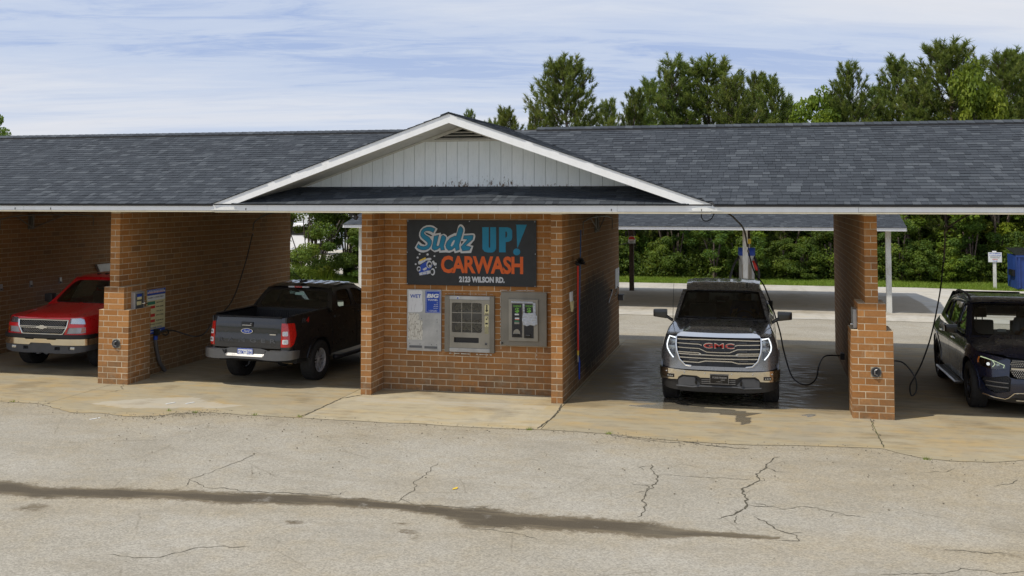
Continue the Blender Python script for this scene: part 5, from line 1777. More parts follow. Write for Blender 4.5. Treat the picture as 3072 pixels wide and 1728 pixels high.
# ================================================================== red pickup in the left-hand bay
def red_pickup():
    T = thing('pickup_truck', 'wet bright red pickup with a chrome two-bar grille in the shaded left bay', 'pickup truck', (-10.53, .80, 0), R(-1.5), kind='thing')
    T.scale = (1.0, .95, .95)
    K = Skin([(0, .13), (.35, .14), (.60, .16), (.80, .205), (.91, .28), (.95, .42), (.965, .7), (.975, 1.0), (.97, 2.4), (.97, 5.5)],
             [(.3, .03), (.7, 0), (.92, .008), (1.10, .035), (1.2, .09)], [(.3, .03), (.5, .005), (.8, 0), (.95, .02), (1.05, .05), (1.12, .09), (1.25, .14)], .60, .95)
    AF, AR, WR = .98, 4.6, .385
    up = [(.585, .965), (.60, 1.075), (.80, 1.085), (.885, 1.055), (.90, .955)]
    dn = [(.53, .765), (.575, .885), (.90, .895), (.90, .79), (.80, .77)]
    ou = K.F([(0, .725), (.80, .735), (.90, .74)]) + K.D([(.50, .75), (.53, .50)]) + K.D(arc(AF, .40, .455, 172, 2)) + K.D([(1.5, .42), (4.1, .42)]) + K.D(arc(AR, .40, .455, 176, 4)) + K.D([(5.1, .5), (5.45, .6), (5.45, 1.25), (2.0, 1.22), (1.2, 1.17), (.7, 1.125), (.45, 1.11)]) + K.F([(.86, 1.10), (.60, 1.09), (.575, 1.05), (.56, .93), (.485, .76), (.44, .74), (0, .737)])
    patch_obj('body', ou, K.fn(), P_RED, T, holes=[K.F(up), K.F(dn)], res=.08, thick=.02, mirror=True, world_space=False)
    for sg in (1, -1):
        for nm, L0, m0 in (('headlight', up, M_CLEARLAMP), ('signal_lamp', dn, M_WHITELENS)):
            L = [(sg * a, b) for a, b in K.F(L0)]
            o = patch_obj(nm, L, K.fn(-.03), m0, T, res=.06, world_space=False)
            patch_obj('lamp_cover', L, K.fn(.0), M_LAMPGLASS, o, res=.08, world_space=False)
        q = [(sg * a, b) for a, b in K.F([(.82, .785), (.90, .80), (.90, .885), (.83, .885)])]
        patch_obj('amber_lamp', q, K.fn(-.012), M_AMBER, T, res=.1, world_space=False)
    patch_obj('hood_lip', K.F([(0, 1.035), (.57, 1.03), (.60, 1.09), (0, 1.075)]), K.fn(-.005), P_RED, T, res=.1, mirror=True, world_space=False)
    gr = patch_obj('grille', K.F([(0, 1.04), (.565, 1.035), (.55, .93), (.48, .77), (.42, .745), (0, .745)]), K.fn(-.02), M_UNDER, T, res=.1, mirror=True, world_space=False)
    # honeycomb of the two openings
    bm = bmesh.new()
    for r_, (z0, z1) in enumerate(((.925, 1.015), (.785, .865))):
        nz = 4
        for j in range(nz):
            zz = z0 + (z1 - z0) * (j + .5) / nz
            n = 17
            for i in range(n):
                x = -.50 + 1.0 * (i + (.5 if j % 2 else 0)) / n
                if abs(x) > (.53 if r_ == 0 else .46): continue
                c = K.p(K.SX(abs(x)) * (1 if x >= 0 else -1) if x else 0, zz, -.006)
                h = [(c[0] + .030 * math.cos(R(60 * k + 30)), c[1], c[2] + .0165 * math.sin(R(60 * k + 30))) for k in range(6)]
                tube(bm, h + [h[0]], .0035, 4, False)
    bm_obj('grille_mesh', bm, M_STEEL, gr, False, False)
    def fp(L, off): return [K.p((K.SX(abs(x)) * (1 if x > 0 else -1)) if abs(x) > 1e-3 else 0, z, off) for x, z in L]
    def dens(L):
        o = []
        for (a, b), (c, d) in zip(L[:-1], L[1:]):
            for k in range(5): o.append((a + (c - a) * k / 5, b + (d - b) * k / 5))
        return o + [L[-1]]
    strip('grille_frame', fp(dens([(-.57, 1.035), (0, 1.042), (.57, 1.035)]), -.01), .03, .03, M_CHROME, gr)
    strip('grille_frame', fp(dens([(-.47, .76), (-.40, .752), (0, .752), (.40, .752), (.47, .76)]), -.01), .03, .03, M_CHROME, gr)
    strip('grille_frame', fp(dens([(-.55, .905), (0, .905), (.55, .905)]), -.01), .024, .03, M_CHROME, gr)
    strip('grille_frame', fp(dens([(-.53, .878), (0, .878), (.53, .878)]), -.01), .018, .03, M_CHROME, gr)
    for sg in (1, -1): strip('grille_frame', fp(dens([(sg * .57, 1.035), (sg * .55, .91), (sg * .47, .76)]), -.008), .03, .03, M_CHROME, gr)
    c = K.p(0, .893, .025)
    flat_prism('emblem', [(-.125, -.005), (-.115, .02), (-.045, .02), (-.045, .04), (.05, .04), (.05, .02), (.125, .02), (.115, -.005), (.11, -.022), (.045, -.022), (.045, -.04), (-.05, -.04), (-.05, -.022), (-.12, -.022)],
               lambda u, v, d: (u, c[1] + d, .893 + v), 0, .02, M_CHROME, None).parent = T
    # bumper in three tiers
    tiers = [('bumper_top_pad', [(0, .665), (.9, .67)], .745, .05, M_PLASTIC), ('chrome_bumper', [(0, .555), (.9, .56)], .665, .06, M_CHROME), ('lower_bumper', [(0, .40), (.9, .43)], .555, .035, M_GREYPL)]
    patch_obj('bumper_top_pad', K.F([(0, .668), (.9, .672)]) + K.D([(.52, .68), (.52, .75)]) + K.F([(.9, .745), (0, .745)]), K.fn(.05), M_PLASTIC, T, res=.08, thick=.04, mirror=True, world_space=False)
    patch_obj('chrome_bumper', K.F([(0, .575), (.22, .575), (.26, .535), (.9, .535)]) + K.D([(.53, .555), (.53, .668)]) + K.F([(.9, .664), (.36, .66), (.34, .645), (.16, .645), (.14, .66), (0, .66)]), K.fn(.06), M_CHROME, T, res=.06, thick=.04, mirror=True, world_space=False)
    patch_obj('lower_bumper', K.F([(0, .375), (.35, .36), (.7, .37), (.9, .41)]) + K.D([(.52, .43), (.54, .545)]) + K.F([(.9, .532), (.26, .532), (.22, .57), (0, .57)]), K.fn(.04), M_GREYPL, T, holes=[K.F([(.30, .43), (.42, .43), (.42, .50), (.30, .50)]), K.F([(.60, .435), (.72, .44), (.72, .505), (.60, .505)])], res=.06, thick=.04, mirror=True, world_space=False)
    for sg in (1, -1):
        q = K.p(sg * K.SX(.36), .5, .0); bm = bmesh.new(); box(bm, q[0] - .07, q[0] + .07, q[1] - .005, q[1] + .02, .42, .51); bm_obj('tow_hook_recess', bm, M_UNDER, T, False, False)
        q = K.p(sg * K.SX(.66), .505, .02); bm = bmesh.new(); box(bm, q[0] - .06, q[0] + .06, q[1] - .005, q[1] + .03, .44, .502, .01); bm_obj('fog_lamp', bm, M_CLEARLAMP, T, True, False)
    def hood(u, v):
        t_ = u * 2 - 1; a = abs(t_)
        yf = .18 + .17 * a ** 3; yc = 1.22 + .22 * t_ * t_
        y = yf + (yc - yf) * v
        xe = np.interp(y, (.2, .6, 1.5), (.83, .86, .80))
        z0 = np.interp(v, (0, .06, .2, .6, 1), (1.05, 1.10, 1.15, 1.22, 1.285))
        ze = np.interp(v, (0, .06, .2, .6, 1), (1.07, 1.09, 1.11, 1.16, 1.225))
        dome = .45 * (1 - a * a) + .55 * smooth01((.72 - a) / .14)
        return (t_ * xe, y, ze + (z0 - ze) * dome)
    surf('hood', hood, 40, 20, P_RED, T)
    for sg in (1, -1):
        def sh(u, v, sg=sg):
            y = .36 + 1.10 * v
            xe = np.interp(y, (.2, .6, 1.5), (.83, .86, .80)); vv = (y - .35) / 1.05
            ze = np.interp(vv, (0, .06, .2, .6, 1), (1.07, 1.09, 1.11, 1.16, 1.225)); zt = np.interp(y, (.45, .7, 1.2, 2.0), (1.11, 1.125, 1.17, 1.22))
            o = K.p(K.SY(y), zt)
            return (sg * (xe - .01 + (o[0] - xe + .01) * u), y, ze - .004 + (zt - ze) * u)
        surf('fender_top', sh, 4, 14, P_RED, T, 0, sg > 0)
    xw = lambda y, z: .86 - max(0, z - 1.22) * .40 - max(0, z - 1.62) * .4
    out = [(1.42, 1.21), (3.2, 1.21), (3.2, 1.70), (3.1, 1.80), (2.5, 1.80), (2.18, 1.76)]
    wins = [pgon([(1.75, 1.27), (3.0, 1.27), (2.95, 1.70), (2.32, 1.70)])]
    cab_side('cab_side', out, wins, xw, P_RED, M_GLASS_MID, T)
    Wm = quadmap((.78, 1.47, 1.235), (.645, 2.13, 1.735), .015, .02, .20)
    hole = pgon([(-.955, .05), (.955, .05), (.965, .93), (-.965, .93)])
    patch_obj('windshield', inset(hole, -.01), lambda u, v: tuple(Vector(Wm(u, v)) + Vector((0, .006, -.004))), M_GLASS_MID, T, res=.15, world_space=False)
    patch_obj('windshield_frame', [(-1.08, -.03), (1.08, -.03), (1.12, 1.06), (-1.12, 1.06)], lambda u, v: Wm(u, v), P_RED, T, holes=[hole], res=.12, thick=.02, world_space=False)
    surf('roof', lambda u, v: ((2 * u - 1) * (.648 + .03 * math.sin(math.pi * v)), 2.10 - .10 * (1 - (2 * u - 1) ** 2) + 1.15 * v, float(np.interp(v, (0, .2, .7, 1), (1.735, 1.79, 1.81, 1.77))) + .04 * (1 - (2 * u - 1) ** 4)), 30, 10, P_RED, T)
    for x in (-.2, 0, .2):
        bm = bmesh.new(); box(bm, x - .03, x + .03, 2.2, 2.28, 1.81, 1.845, .012); bm_obj('roof_marker_lamp', bm, M_UNDER, T, True, False)
    strip('wiper', [Wm(-.8, .06), Wm(-.3, .05), Wm(.0, .04)], .02, .02, M_PLASTIC, T)
    strip('wiper', [Wm(.1, .06), Wm(.5, .05), Wm(.8, .04)], .02, .02, M_PLASTIC, T)
    surf('cowl', lambda u, v: ((2 * u - 1) * .82, 1.21 + .22 * (2 * u - 1) ** 2 + v * .10, 1.265 - .05 * (2 * u - 1) ** 2 + .0 * v), 16, 2, M_PLASTIC, T)
    mirror_pod(T, .94, 1.72, 1.22, .22, .2, M_PLASTIC)
    seat(T, -.38, 2.2, .72, M_SEAT_DARK, .52); seat(T, .38, 2.2, .72, M_SEAT_DARK, .52); steering(T, .38, 1.9, 1.16)
    surf('dashboard', lambda u, v: ((2 * u - 1) * .78, 1.40 + .4 * v, 1.19), 6, 3, M_PLASTIC, T)
    bm = bmesh.new(); box(bm, -.82, .82, 1.2, 5.4, .42, .95); box(bm, -.8, .8, .35, 1.4, .52, 1.02); bm_obj('underbody', bm, M_UNDER, T, False, False)
    bm = bmesh.new(); box(bm, -.95, .95, 5.38, 5.45, .6, 1.25); box(bm, -.8, .8, 3.2, 3.24, .9, 1.7); bm_obj('cargo_bed', bm, P_RED, T, False, False)
    for s_ in (1, -1):
        wheel(T, s_ * .80, AF, WR, .26, s_, M_ALLOY, 6, False, .58); wheel(T, s_ * .80, AR, WR, .26, s_, M_ALLOY, 6, False, .58)
        q = K.D(arc(AF, .40, .50, 170, 4) + arc(AF, .40, .44, 4, 170))
        patch_obj('wheel_arch', [(s_ * a, b_) for a, b_ in q], K.fn(.018), P_RED, T, res=.2, thick=.02, world_space=False)
    # what hangs from the rear view mirror
    h = Wm(.22, .72)
    bm = bmesh.new(); box(bm, -.12, .12, 2.0, 2.03, 1.55, 1.61, .012); bm_obj('rear_view_mirror', bm, M_GLOSSB, T, True, False)
    return T, h
red_truck, _h = red_pickup()
# ================================================================== dark blue suv at the right edge
def navy_suv():
    T = thing('suv', 'dark navy suv with roof rails and a studded grille cut by the right edge', 'suv', (7.37, .50, 0), R(.5), kind='thing')
    T.scale = (.97,) * 3
    K = Skin([(0, .02), (.30, .04), (.52, .09), (.70, .18), (.83, .31), (.91, .50), (.955, .78), (.975, 1.1), (.965, 1.7), (.965, 3.0), (.975, 3.9), (.93, 4.5), (.80, 4.85), (.5, 4.92), (.2, 4.93)],
             [(.2, .06), (.32, .01), (.50, .0), (.66, .02), (.85, .07), (.98, .17), (1.05, .26)],
             [(.25, .06), (.40, .01), (.6, .012), (.78, 0), (.90, .008), (1.0, .05), (1.06, .09), (1.14, .15)], .55, .95)
    AF, AR, WR = .86, 3.855, .375
    lamp = [(.53, .735), (.55, .80), (.70, .855), (.87, .905), (.90, .885), (.895, .80), (.86, .745), (.72, .725)]
    intake = [(.48, .40), (.46, .60), (.52, .64), (.70, .60), (.85, .585), (.87, .55), (.80, .40), (.68, .345)]
    door1 = [(1.58, .36), (2.55, .36), (2.56, .95), (2.5, 1.075), (1.55, 1.055), (1.44, .95), (1.45, .6)]
    door2 = [(2.575, .36), (3.35, .36), (3.50, .62), (3.72, .82), (3.74, 1.085), (2.525, 1.077), (2.575, .95)]
    ou = K.F([(0, .30), (.40, .30), (.60, .27), (.85, .28)]) + K.D([(.44, .35)]) + K.D(arc(AF, .40, .445, 185, -5)) + K.D([(1.33, .30), (3.40, .30)]) + K.D(arc(AR, .40, .445, 185, -5)) + K.D([(4.5, .35), (4.85, .45), (4.88, .95), (4.7, 1.10), (3.7, 1.09), (1.45, 1.055), (1.0, 1.035), (.72, 1.0)]) + K.F([(.90, .955), (.80, .94), (.52, .90), (.47, .885), (.49, .62), (.40, .60), (0, .60)])
    patch_obj('body', ou, K.fn(), P_NAVY, T, holes=[K.F(lamp), K.F(intake), K.D(inset(door1, -.006)), K.D(inset(door2, -.006))], res=.07, thick=.02, mirror=True, world_space=False)
    for sg in (1, -1):
        for dd, hx in ((door1, 2.32), (door2, 3.42)):
            dr = patch_obj('door', [(sg * a, b) for a, b in K.D(dd)], K.fn(0.0005), P_NAVY, T, res=.08, thick=.02, world_space=False)
            a = K.p(sg * K.SY(hx), .96, .012)
            bm = bmesh.new(); box(bm, a[0] - .015, a[0] + .015, a[1] - .10, a[1] + .10, .945, .975, .008); bm_obj('door_handle', bm, M_CHROME, dr, True, False)
    lamps = []
    for sg in (1, -1):
        L = [(sg * a, b) for a, b in K.F(lamp)]
        h = patch_obj('headlight', L, K.fn(-.07), M_GLOSSB, T, res=.06, world_space=False)
        q = K.p(sg * K.SX(.80), .79, -.03)
        bm = bmesh.new(); bmesh.ops.create_uvsphere(bm, u_segments=16, v_segments=10, radius=.026, matrix=Matrix.Translation(q)); bm_obj('projector', bm, M_PROJ, h, True, False)
        q = K.p(sg * K.SX(.66), .785, -.035)
        bm = bmesh.new(); bmesh.ops.create_uvsphere(bm, u_segments=16, v_segments=10, radius=.034, matrix=Matrix.Translation(q)); bm_obj('reflector', bm, M_CLEARLAMP, h, True, False)
        tube_obj('running_light', [K.p(sg * K.SX(x), z, -.010) for x, z in ((.885, .89), (.78, .868), (.68, .842), (.56, .795), (.575, .755))], .007, M_DRL2, h, 6, True, False)
        tube_obj('running_light', [K.p(sg * K.SX(x), z, -.012) for x, z in ((.74, .855), (.70, .80), (.73, .755))], .006, M_DRL2, h, 6, True, False)
        tube_obj('side_marker', [K.p(sg * K.SX(x), z, -.010) for x, z in ((.893, .89), (.897, .84), (.895, .79))], .014, M_AMBER, h, 6, True, False)
        patch_obj('lamp_cover', L, K.fn(.001), M_LAMPGLASS, h, res=.07, world_space=False)
        I = [(sg * a, b) for a, b in K.F(intake)]
        it = patch_obj('air_intake', I, K.fn(-.05), M_PLASTIC, T, res=.1, world_space=False)
        bm = bmesh.new()
        for j in range(9):
            for i in range(8):
                x = .49 + i * .05 + (.025 if j % 2 else 0); z = .37 + j * .028
                if not inside(np.array([[x, z]]), intake)[0]: continue
                c = K.p(sg * K.SX(x), z, -.035)
                hx = [(c[0] + .022 * math.cos(R(60 * k)), c[1] + abs(.4 * .022 * math.cos(R(60 * k))) * 0, c[2] + .014 * math.sin(R(60 * k))) for k in range(6)]
                tube(bm, hx + [hx[0]], .003, 4, False)
        bm_obj('intake_mesh', bm, M_GREYPL, it, False, False)
        for z in (.525, .455): strip('intake_blade', [K.p(sg * K.SX(x), z + .02 * (x - .5), -.01) for x in (.50, .6, .7, .80)], .014, .02, M_STEEL, it)
    # studded grille
    G_ = K.F([(0, .885), (.44, .885), (.475, .80), (.47, .72), (.42, .63), (.36, .605), (0, .605)])
    gr = patch_obj('grille', G_, K.fn(-.04), M_GLOSSB, T, res=.1, mirror=True, world_space=False)
    gl = [(0, .885), (.44, .885), (.475, .80), (.47, .72), (.42, .63), (.36, .605), (0, .605)]
    bm = bmesh.new()
    for j in range(11):
        for i in range(-15, 16):
            x = i * .031 + (.0155 if j % 2 else 0); z = .622 + j * .025
            if abs(z - .752) < .03 or not inside(np.array([[abs(x), z]]), gl)[0]: continue
            c = K.p(K.SX(abs(x)) * (1 if x > 0 else -1) if abs(x) > 1e-3 else 0, z, -.015)
            vs = box(bm, c[0] - .006, c[0] + .006, c[1] - .006, c[1] + .004, c[2] - .005, c[2] + .005)
    bm_obj('grille_studs', bm, M_CHROME, gr, False, False)['kind'] = 'stuff'
    strip('grille_bar', [K.p(K.SX(abs(x)) * (1 if x > 0 else -1) if x else 0, .752, -.01) for x in (-.46, -.3, -.1, 0, .1, .3, .46)], .042, .03, M_CHROME, gr)
    bm = bmesh.new(); bmesh.ops.create_cone(bm, cap_ends=True, segments=28, radius1=.095, radius2=.09, depth=.02, matrix=Matrix.Translation((0, -.005, .752)) @ Matrix.Rotation(R(90), 4, 'X')); bm_obj('emblem', bm, M_GLOSSB, gr, True, False, 30)
    for k in range(3):
        a = R(90 + 120 * k); strip('emblem_star', [(0, -.018, .752), (.085 * math.cos(a), -.018, .752 + .085 * math.sin(a))], .016, .006, M_CHROME, gr)
    pts = [(.088 * math.cos(a), -.018, .752 + .088 * math.sin(a)) for a in np.linspace(0, 2 * math.pi, 29)]
    bm = bmesh.new(); tube(bm, pts, .008, 6, False); bm_obj('emblem_ring', bm, M_CHROME, gr, True, False)
    for sg in (1, -1):
        strip('chrome_trim', [K.p(sg * K.SX(x), z, .018) for x, z in ((.84, .315), (.70, .285), (.55, .272), (.50, .30), (.42, .375), (.35, .385), (.05, .385))], .018, .014, M_CHROME, T)
        strip('chrome_trim', [K.p(sg * K.SX(x), z, .025) for x, z in ((.40, .262), (.2, .262), (.03, .262))], .018, .014, M_CHROME, T)
    patch_obj('lower_grille', K.F([(0, .30), (.42, .30), (.38, .37), (0, .37)]), K.fn(.004), M_PLASTIC, T, res=.1, mirror=True, world_space=False)
    patch_obj('lower_lip', K.F([(0, .215), (.5, .22), (.80, .24), (.84, .30), (.6, .285), (0, .305)]), K.fn(.0), M_PLASTIC, T, res=.1, thick=.03, mirror=True, world_space=False)
    def hood(u, v):
        t_ = u * 2 - 1; a = abs(t_)
        yf = .22 + .42 * a ** 2.2; yc = 1.26 + .20 * t_ * t_
        y = yf + (yc - yf) * v
        xe = np.interp(y, (.2, .6, 1.5), (.78, .80, .80))
        z0 = np.interp(v, (0, .1, .4, 1), (.895, .955, 1.045, 1.135))
        ze = np.interp(v, (0, .1, .4, 1), (.945, .965, 1.01, 1.065))
        dome = .5 * (1 - a * a) + .5 * smooth01((.66 - a) / .10)
        return (t_ * xe, y, ze + (z0 + .02 * v - ze) * dome)
    surf('hood', hood, 48, 22, P_NAVY, T)
    for sg in (1, -1):
        def sh(u, v, sg=sg):
            y = .62 + .86 * v
            yf, yc = .64, 1.46
            vv = (y - yf) / (yc - yf)
            ze = np.interp(vv, (0, .1, .4, 1), (.945, .965, 1.01, 1.065)); zt = np.interp(y, (.62, .72, 1.0, 1.45), (.97, 1.0, 1.035, 1.055))
            o = K.p(K.SY(y), zt)
            return (sg * (.79 + (o[0] - .79) * u), y, ze - .003 + (zt - ze) * u)
        surf('fender_top', sh, 4, 12, P_NAVY, T, 0, sg > 0)
    xw = lambda y, z: .835 - max(0, z - 1.05) * .34 - max(0, z - 1.5) * .3 - .05 * smooth01((y - 3.2) / 1.4)
    out = [(1.44, 1.045), (2.6, 1.06), (3.75, 1.08), (4.5, 1.12), (4.42, 1.35), (4.1, 1.56), (3.5, 1.65), (2.6, 1.67), (2.2, 1.61)]
    wins = [pgon([(1.78, 1.115), (2.52, 1.125), (2.60, 1.555), (2.30, 1.535)], 3), pgon([(2.66, 1.13), (3.42, 1.14), (3.52, 1.52), (2.72, 1.56)]), pgon([(3.56, 1.15), (4.10, 1.20), (3.95, 1.44), (3.62, 1.50)])]
    cab_side('cab_side', out, wins, xw, P_NAVY, M_GLASS_SIDE, T)
    for sg in (1, -1):
        tube_obj('window_chrome', [(sg * (xw(y, z) + .008), y, z) for y, z in spline2([(1.74, 1.10), (2.2, 1.50), (2.5, 1.58), (3.4, 1.565), (3.9, 1.48), (4.14, 1.20)])], .007, M_CHROME, T, 6, True, False)
        rp = [(.635, 2.18, 1.61), (.645, 2.26, 1.67), (.65, 2.5, 1.725), (.65, 3.1, 1.735), (.63, 3.5, 1.70), (.62, 3.66, 1.63)]
        strip_pts = spline([(sg * a, b, c) for a, b, c in rp], 5)
        tube_obj('roof_rail', strip_pts, .021, M_GREYPL, T, 8, True, False)
    Wm = quadmap((.79, 1.50, 1.075), (.615, 2.20, 1.60), .02, .03, .22)
    hole = pgon([(-.945, .06), (.945, .06), (.955, .93), (-.955, .93)])
    patch_obj('windshield', inset(hole, -.01), lambda u, v: tuple(Vector(Wm(u, v)) + Vector((0, .006, -.004))), glass_mat('clear_windshield', (.70, .74, .72)), T, res=.15, world_space=False)
    patch_obj('windshield_frame', [(-1.09, -.02), (1.09, -.02), (1.13, 1.05), (-1.13, 1.05)], lambda u, v: Wm(u, v), P_NAVY, T, holes=[hole], res=.12, thick=.02, world_space=False)
    patch_obj('windshield_seal', [(-.975, .035), (.975, .035), (.985, .955), (-.985, .955)], lambda u, v: tuple(Vector(Wm(u, v)) + Vector((0, -.003, .002))), M_GLOSSB, T, holes=[inset(hole, .012)], res=.12, world_space=False)
    surf('roof', lambda u, v: ((2 * u - 1) * (.618 + .035 * math.sin(math.pi * v)), 2.165 - .10 * (1 - (2 * u - 1) ** 2) + 1.95 * v, float(np.interp(v, (0, .15, .5, 1), (1.60, 1.66, 1.675, 1.57))) + .03 * (1 - (2 * u - 1) ** 4)), 30, 14, P_NAVY, T)
    surf('rear_window', lambda u, v: ((2 * u - 1) * (.75 - .14 * v), 4.62 - .5 * v, 1.12 + .52 * v), 8, 6, M_GLASS_MID, T, 0, True)
    surf('cowl', lambda u, v: ((2 * u - 1) * .80, 1.25 + .20 * (2 * u - 1) ** 2 + v * .08, 1.12 - .055 * (2 * u - 1) ** 2 + .0 * v), 16, 2, M_PLASTIC, T)
    mirror_pod(T, .93, 1.88, 1.09, .21, .145, M_GLOSSB)
    seat(T, -.38, 2.35, .55, M_SEAT_LIGHT, .52); seat(T, .38, 2.35, .55, M_SEAT_LIGHT, .52); steering(T, .38, 2.0, 1.02)
    surf('dashboard', lambda u, v: ((2 * u - 1) * .76, 1.45 + .42 * v, 1.04 + .02 * math.sin(3 * v)), 6, 3, M_PLASTIC, T)
    bm = bmesh.new(); box(bm, -.15, .15, 2.13, 2.16, 1.46, 1.53, .012); bm_obj('rear_view_mirror', bm, M_PLASTIC, T, True, False)
    bm = bmesh.new(); box(bm, -.26, -.12, 1.93, 1.94, 1.12, 1.17); bm_obj('dash_card', bm, M_PAPER, T, False, False)
    bm = bmesh.new(); box(bm, -.8, .8, 1.3, 4.6, .30, .85); box(bm, -.7, .7, .3, 1.35, .35, .88); bm_obj('underbody', bm, M_UNDER, T, False, False)
    for s_ in (1, -1):
        wheel(T, s_ * .835, AF, WR, .27, s_, M_DARKALLOY, 5, True, .70); wheel(T, s_ * .835, AR, WR, .27, s_, M_DARKALLOY, 5, True, .70)
        for A_ in (AF, AR):
            q = K.D(arc(A_, .40, .475, 183, -3) + arc(A_, .40, .43, -3, 183))
            patch_obj('wheel_arch', [(s_ * a, b_) for a, b_ in q], K.fn(.012), P_NAVY, T, res=.2, thick=.02, world_space=False)
        bm = bmesh.new(); vs = box(bm, s_ * 1.0 - .07, s_ * 1.0 + .07, 1.40, 3.35, .275, .315, .02); bm_obj('running_board', bm, M_STEEL, T, True, False)
        bm = bmesh.new()
        for k in range(22): box(bm, s_ * 1.0 - .045, s_ * 1.0 + .045, 1.5 + k * .083, 1.54 + k * .083, .3155, .319)
        o = bm_obj('tread_studs', bm, M_PLASTIC, T, False, False); o['kind'] = 'stuff'
    return T
navy_suv()
# ================================================================== vegetation
def leaf_mat(name, stops, transl=.35):
    m, t = new_mat(name)
    v = t.n('ShaderNodeAttribute', attribute_name='tint').outputs['Fac']
    oi = t.n('ShaderNodeObjectInfo').outputs['Random']
    c = t.ramp(v, stops)
    hs = t.n('ShaderNodeHueSaturation', {'Color': c, 'Hue': t.mapr(oi, 0, 1, .485, .515), 'Value': t.mapr(oi, 0, 1, .82, 1.15), 'Saturation': 1.0}).outputs[0]
    d = t.n('ShaderNodeBsdfPrincipled', {'Base Color': hs, 'Roughness': .55, 'Specular IOR Level': .25})
    tr = t.n('ShaderNodeBsdfTranslucent', {0: t.mix(.5, hs, (.30, .36, .04))})
    mx = t.n('ShaderNodeMixShader', {0: transl, 1: d.outputs[0], 2: tr.outputs[0]})
    t.n('ShaderNodeOutputMaterial', {0: mx.outputs[0]})
    return m
M_NEEDLE = leaf_mat('pine_needles', [(0, (.050, .085, .022)), (.4, (.115, .165, .038)), (.75, (.185, .235, .055)), (1, (.27, .25, .08))])
M_LEAF = leaf_mat('broad_leaves', [(0, (.028, .060, .010)), (.4, (.075, .130, .018)), (.75, (.14, .20, .026)), (1, (.24, .26, .04))])
M_LEAF_Y = leaf_mat('yellow_green_leaves', [(0, (.06, .10, .01)), (.5, (.14, .20, .018)), (1, (.27, .30, .03))])
M_GRASS = leaf_mat('grass_blades', [(0, (.09, .155, .018)), (.5, (.19, .28, .03)), (1, (.32, .34, .07))])
m, t = new_mat('bark')
oc = t.n('ShaderNodeTexCoord').outputs['Object']
mp = t.n('ShaderNodeMapping', {0: oc, 3: (1, 1, .25)}).outputs[0]
nz = t.noise(mp, 14, 6, .7)
finish(t, t.ramp(nz, [(.35, (.06, .045, .035)), (.65, (.19, .145, .115))]), .95, 0, nz, .8, .03)
M_BARK = m

def leaves_mesh(name, C, Nn, S, tint, mat, elong=1.0):
    """one folded leaf per point"""
    n = len(C)
    a = rng.normal(size=(n, 3)); a -= (a * Nn).sum(1)[:, None] * Nn
    a /= np.linalg.norm(a, axis=1)[:, None] + 1e-9
    b = np.cross(Nn, a)
    S = S[:, None]
    P = np.stack([C - a * S * elong, C + b * S * .55 + Nn * S * .12, C + a * S * elong, C - b * S * .55 + Nn * S * .12], 1).reshape(-1, 3)
    F = np.arange(n * 4).reshape(-1, 4)
    me = bpy.data.meshes.new(name)
    me.from_pydata(P.tolist(), [], F.tolist())
    me.materials.append(mat)
    me.attributes.new('tint', 'FLOAT', 'FACE').data.foreach_set('value', np.clip(tint, 0, 1))
    return me

def unit(v): return v / (np.linalg.norm(v, axis=-1, keepdims=True) + 1e-9)

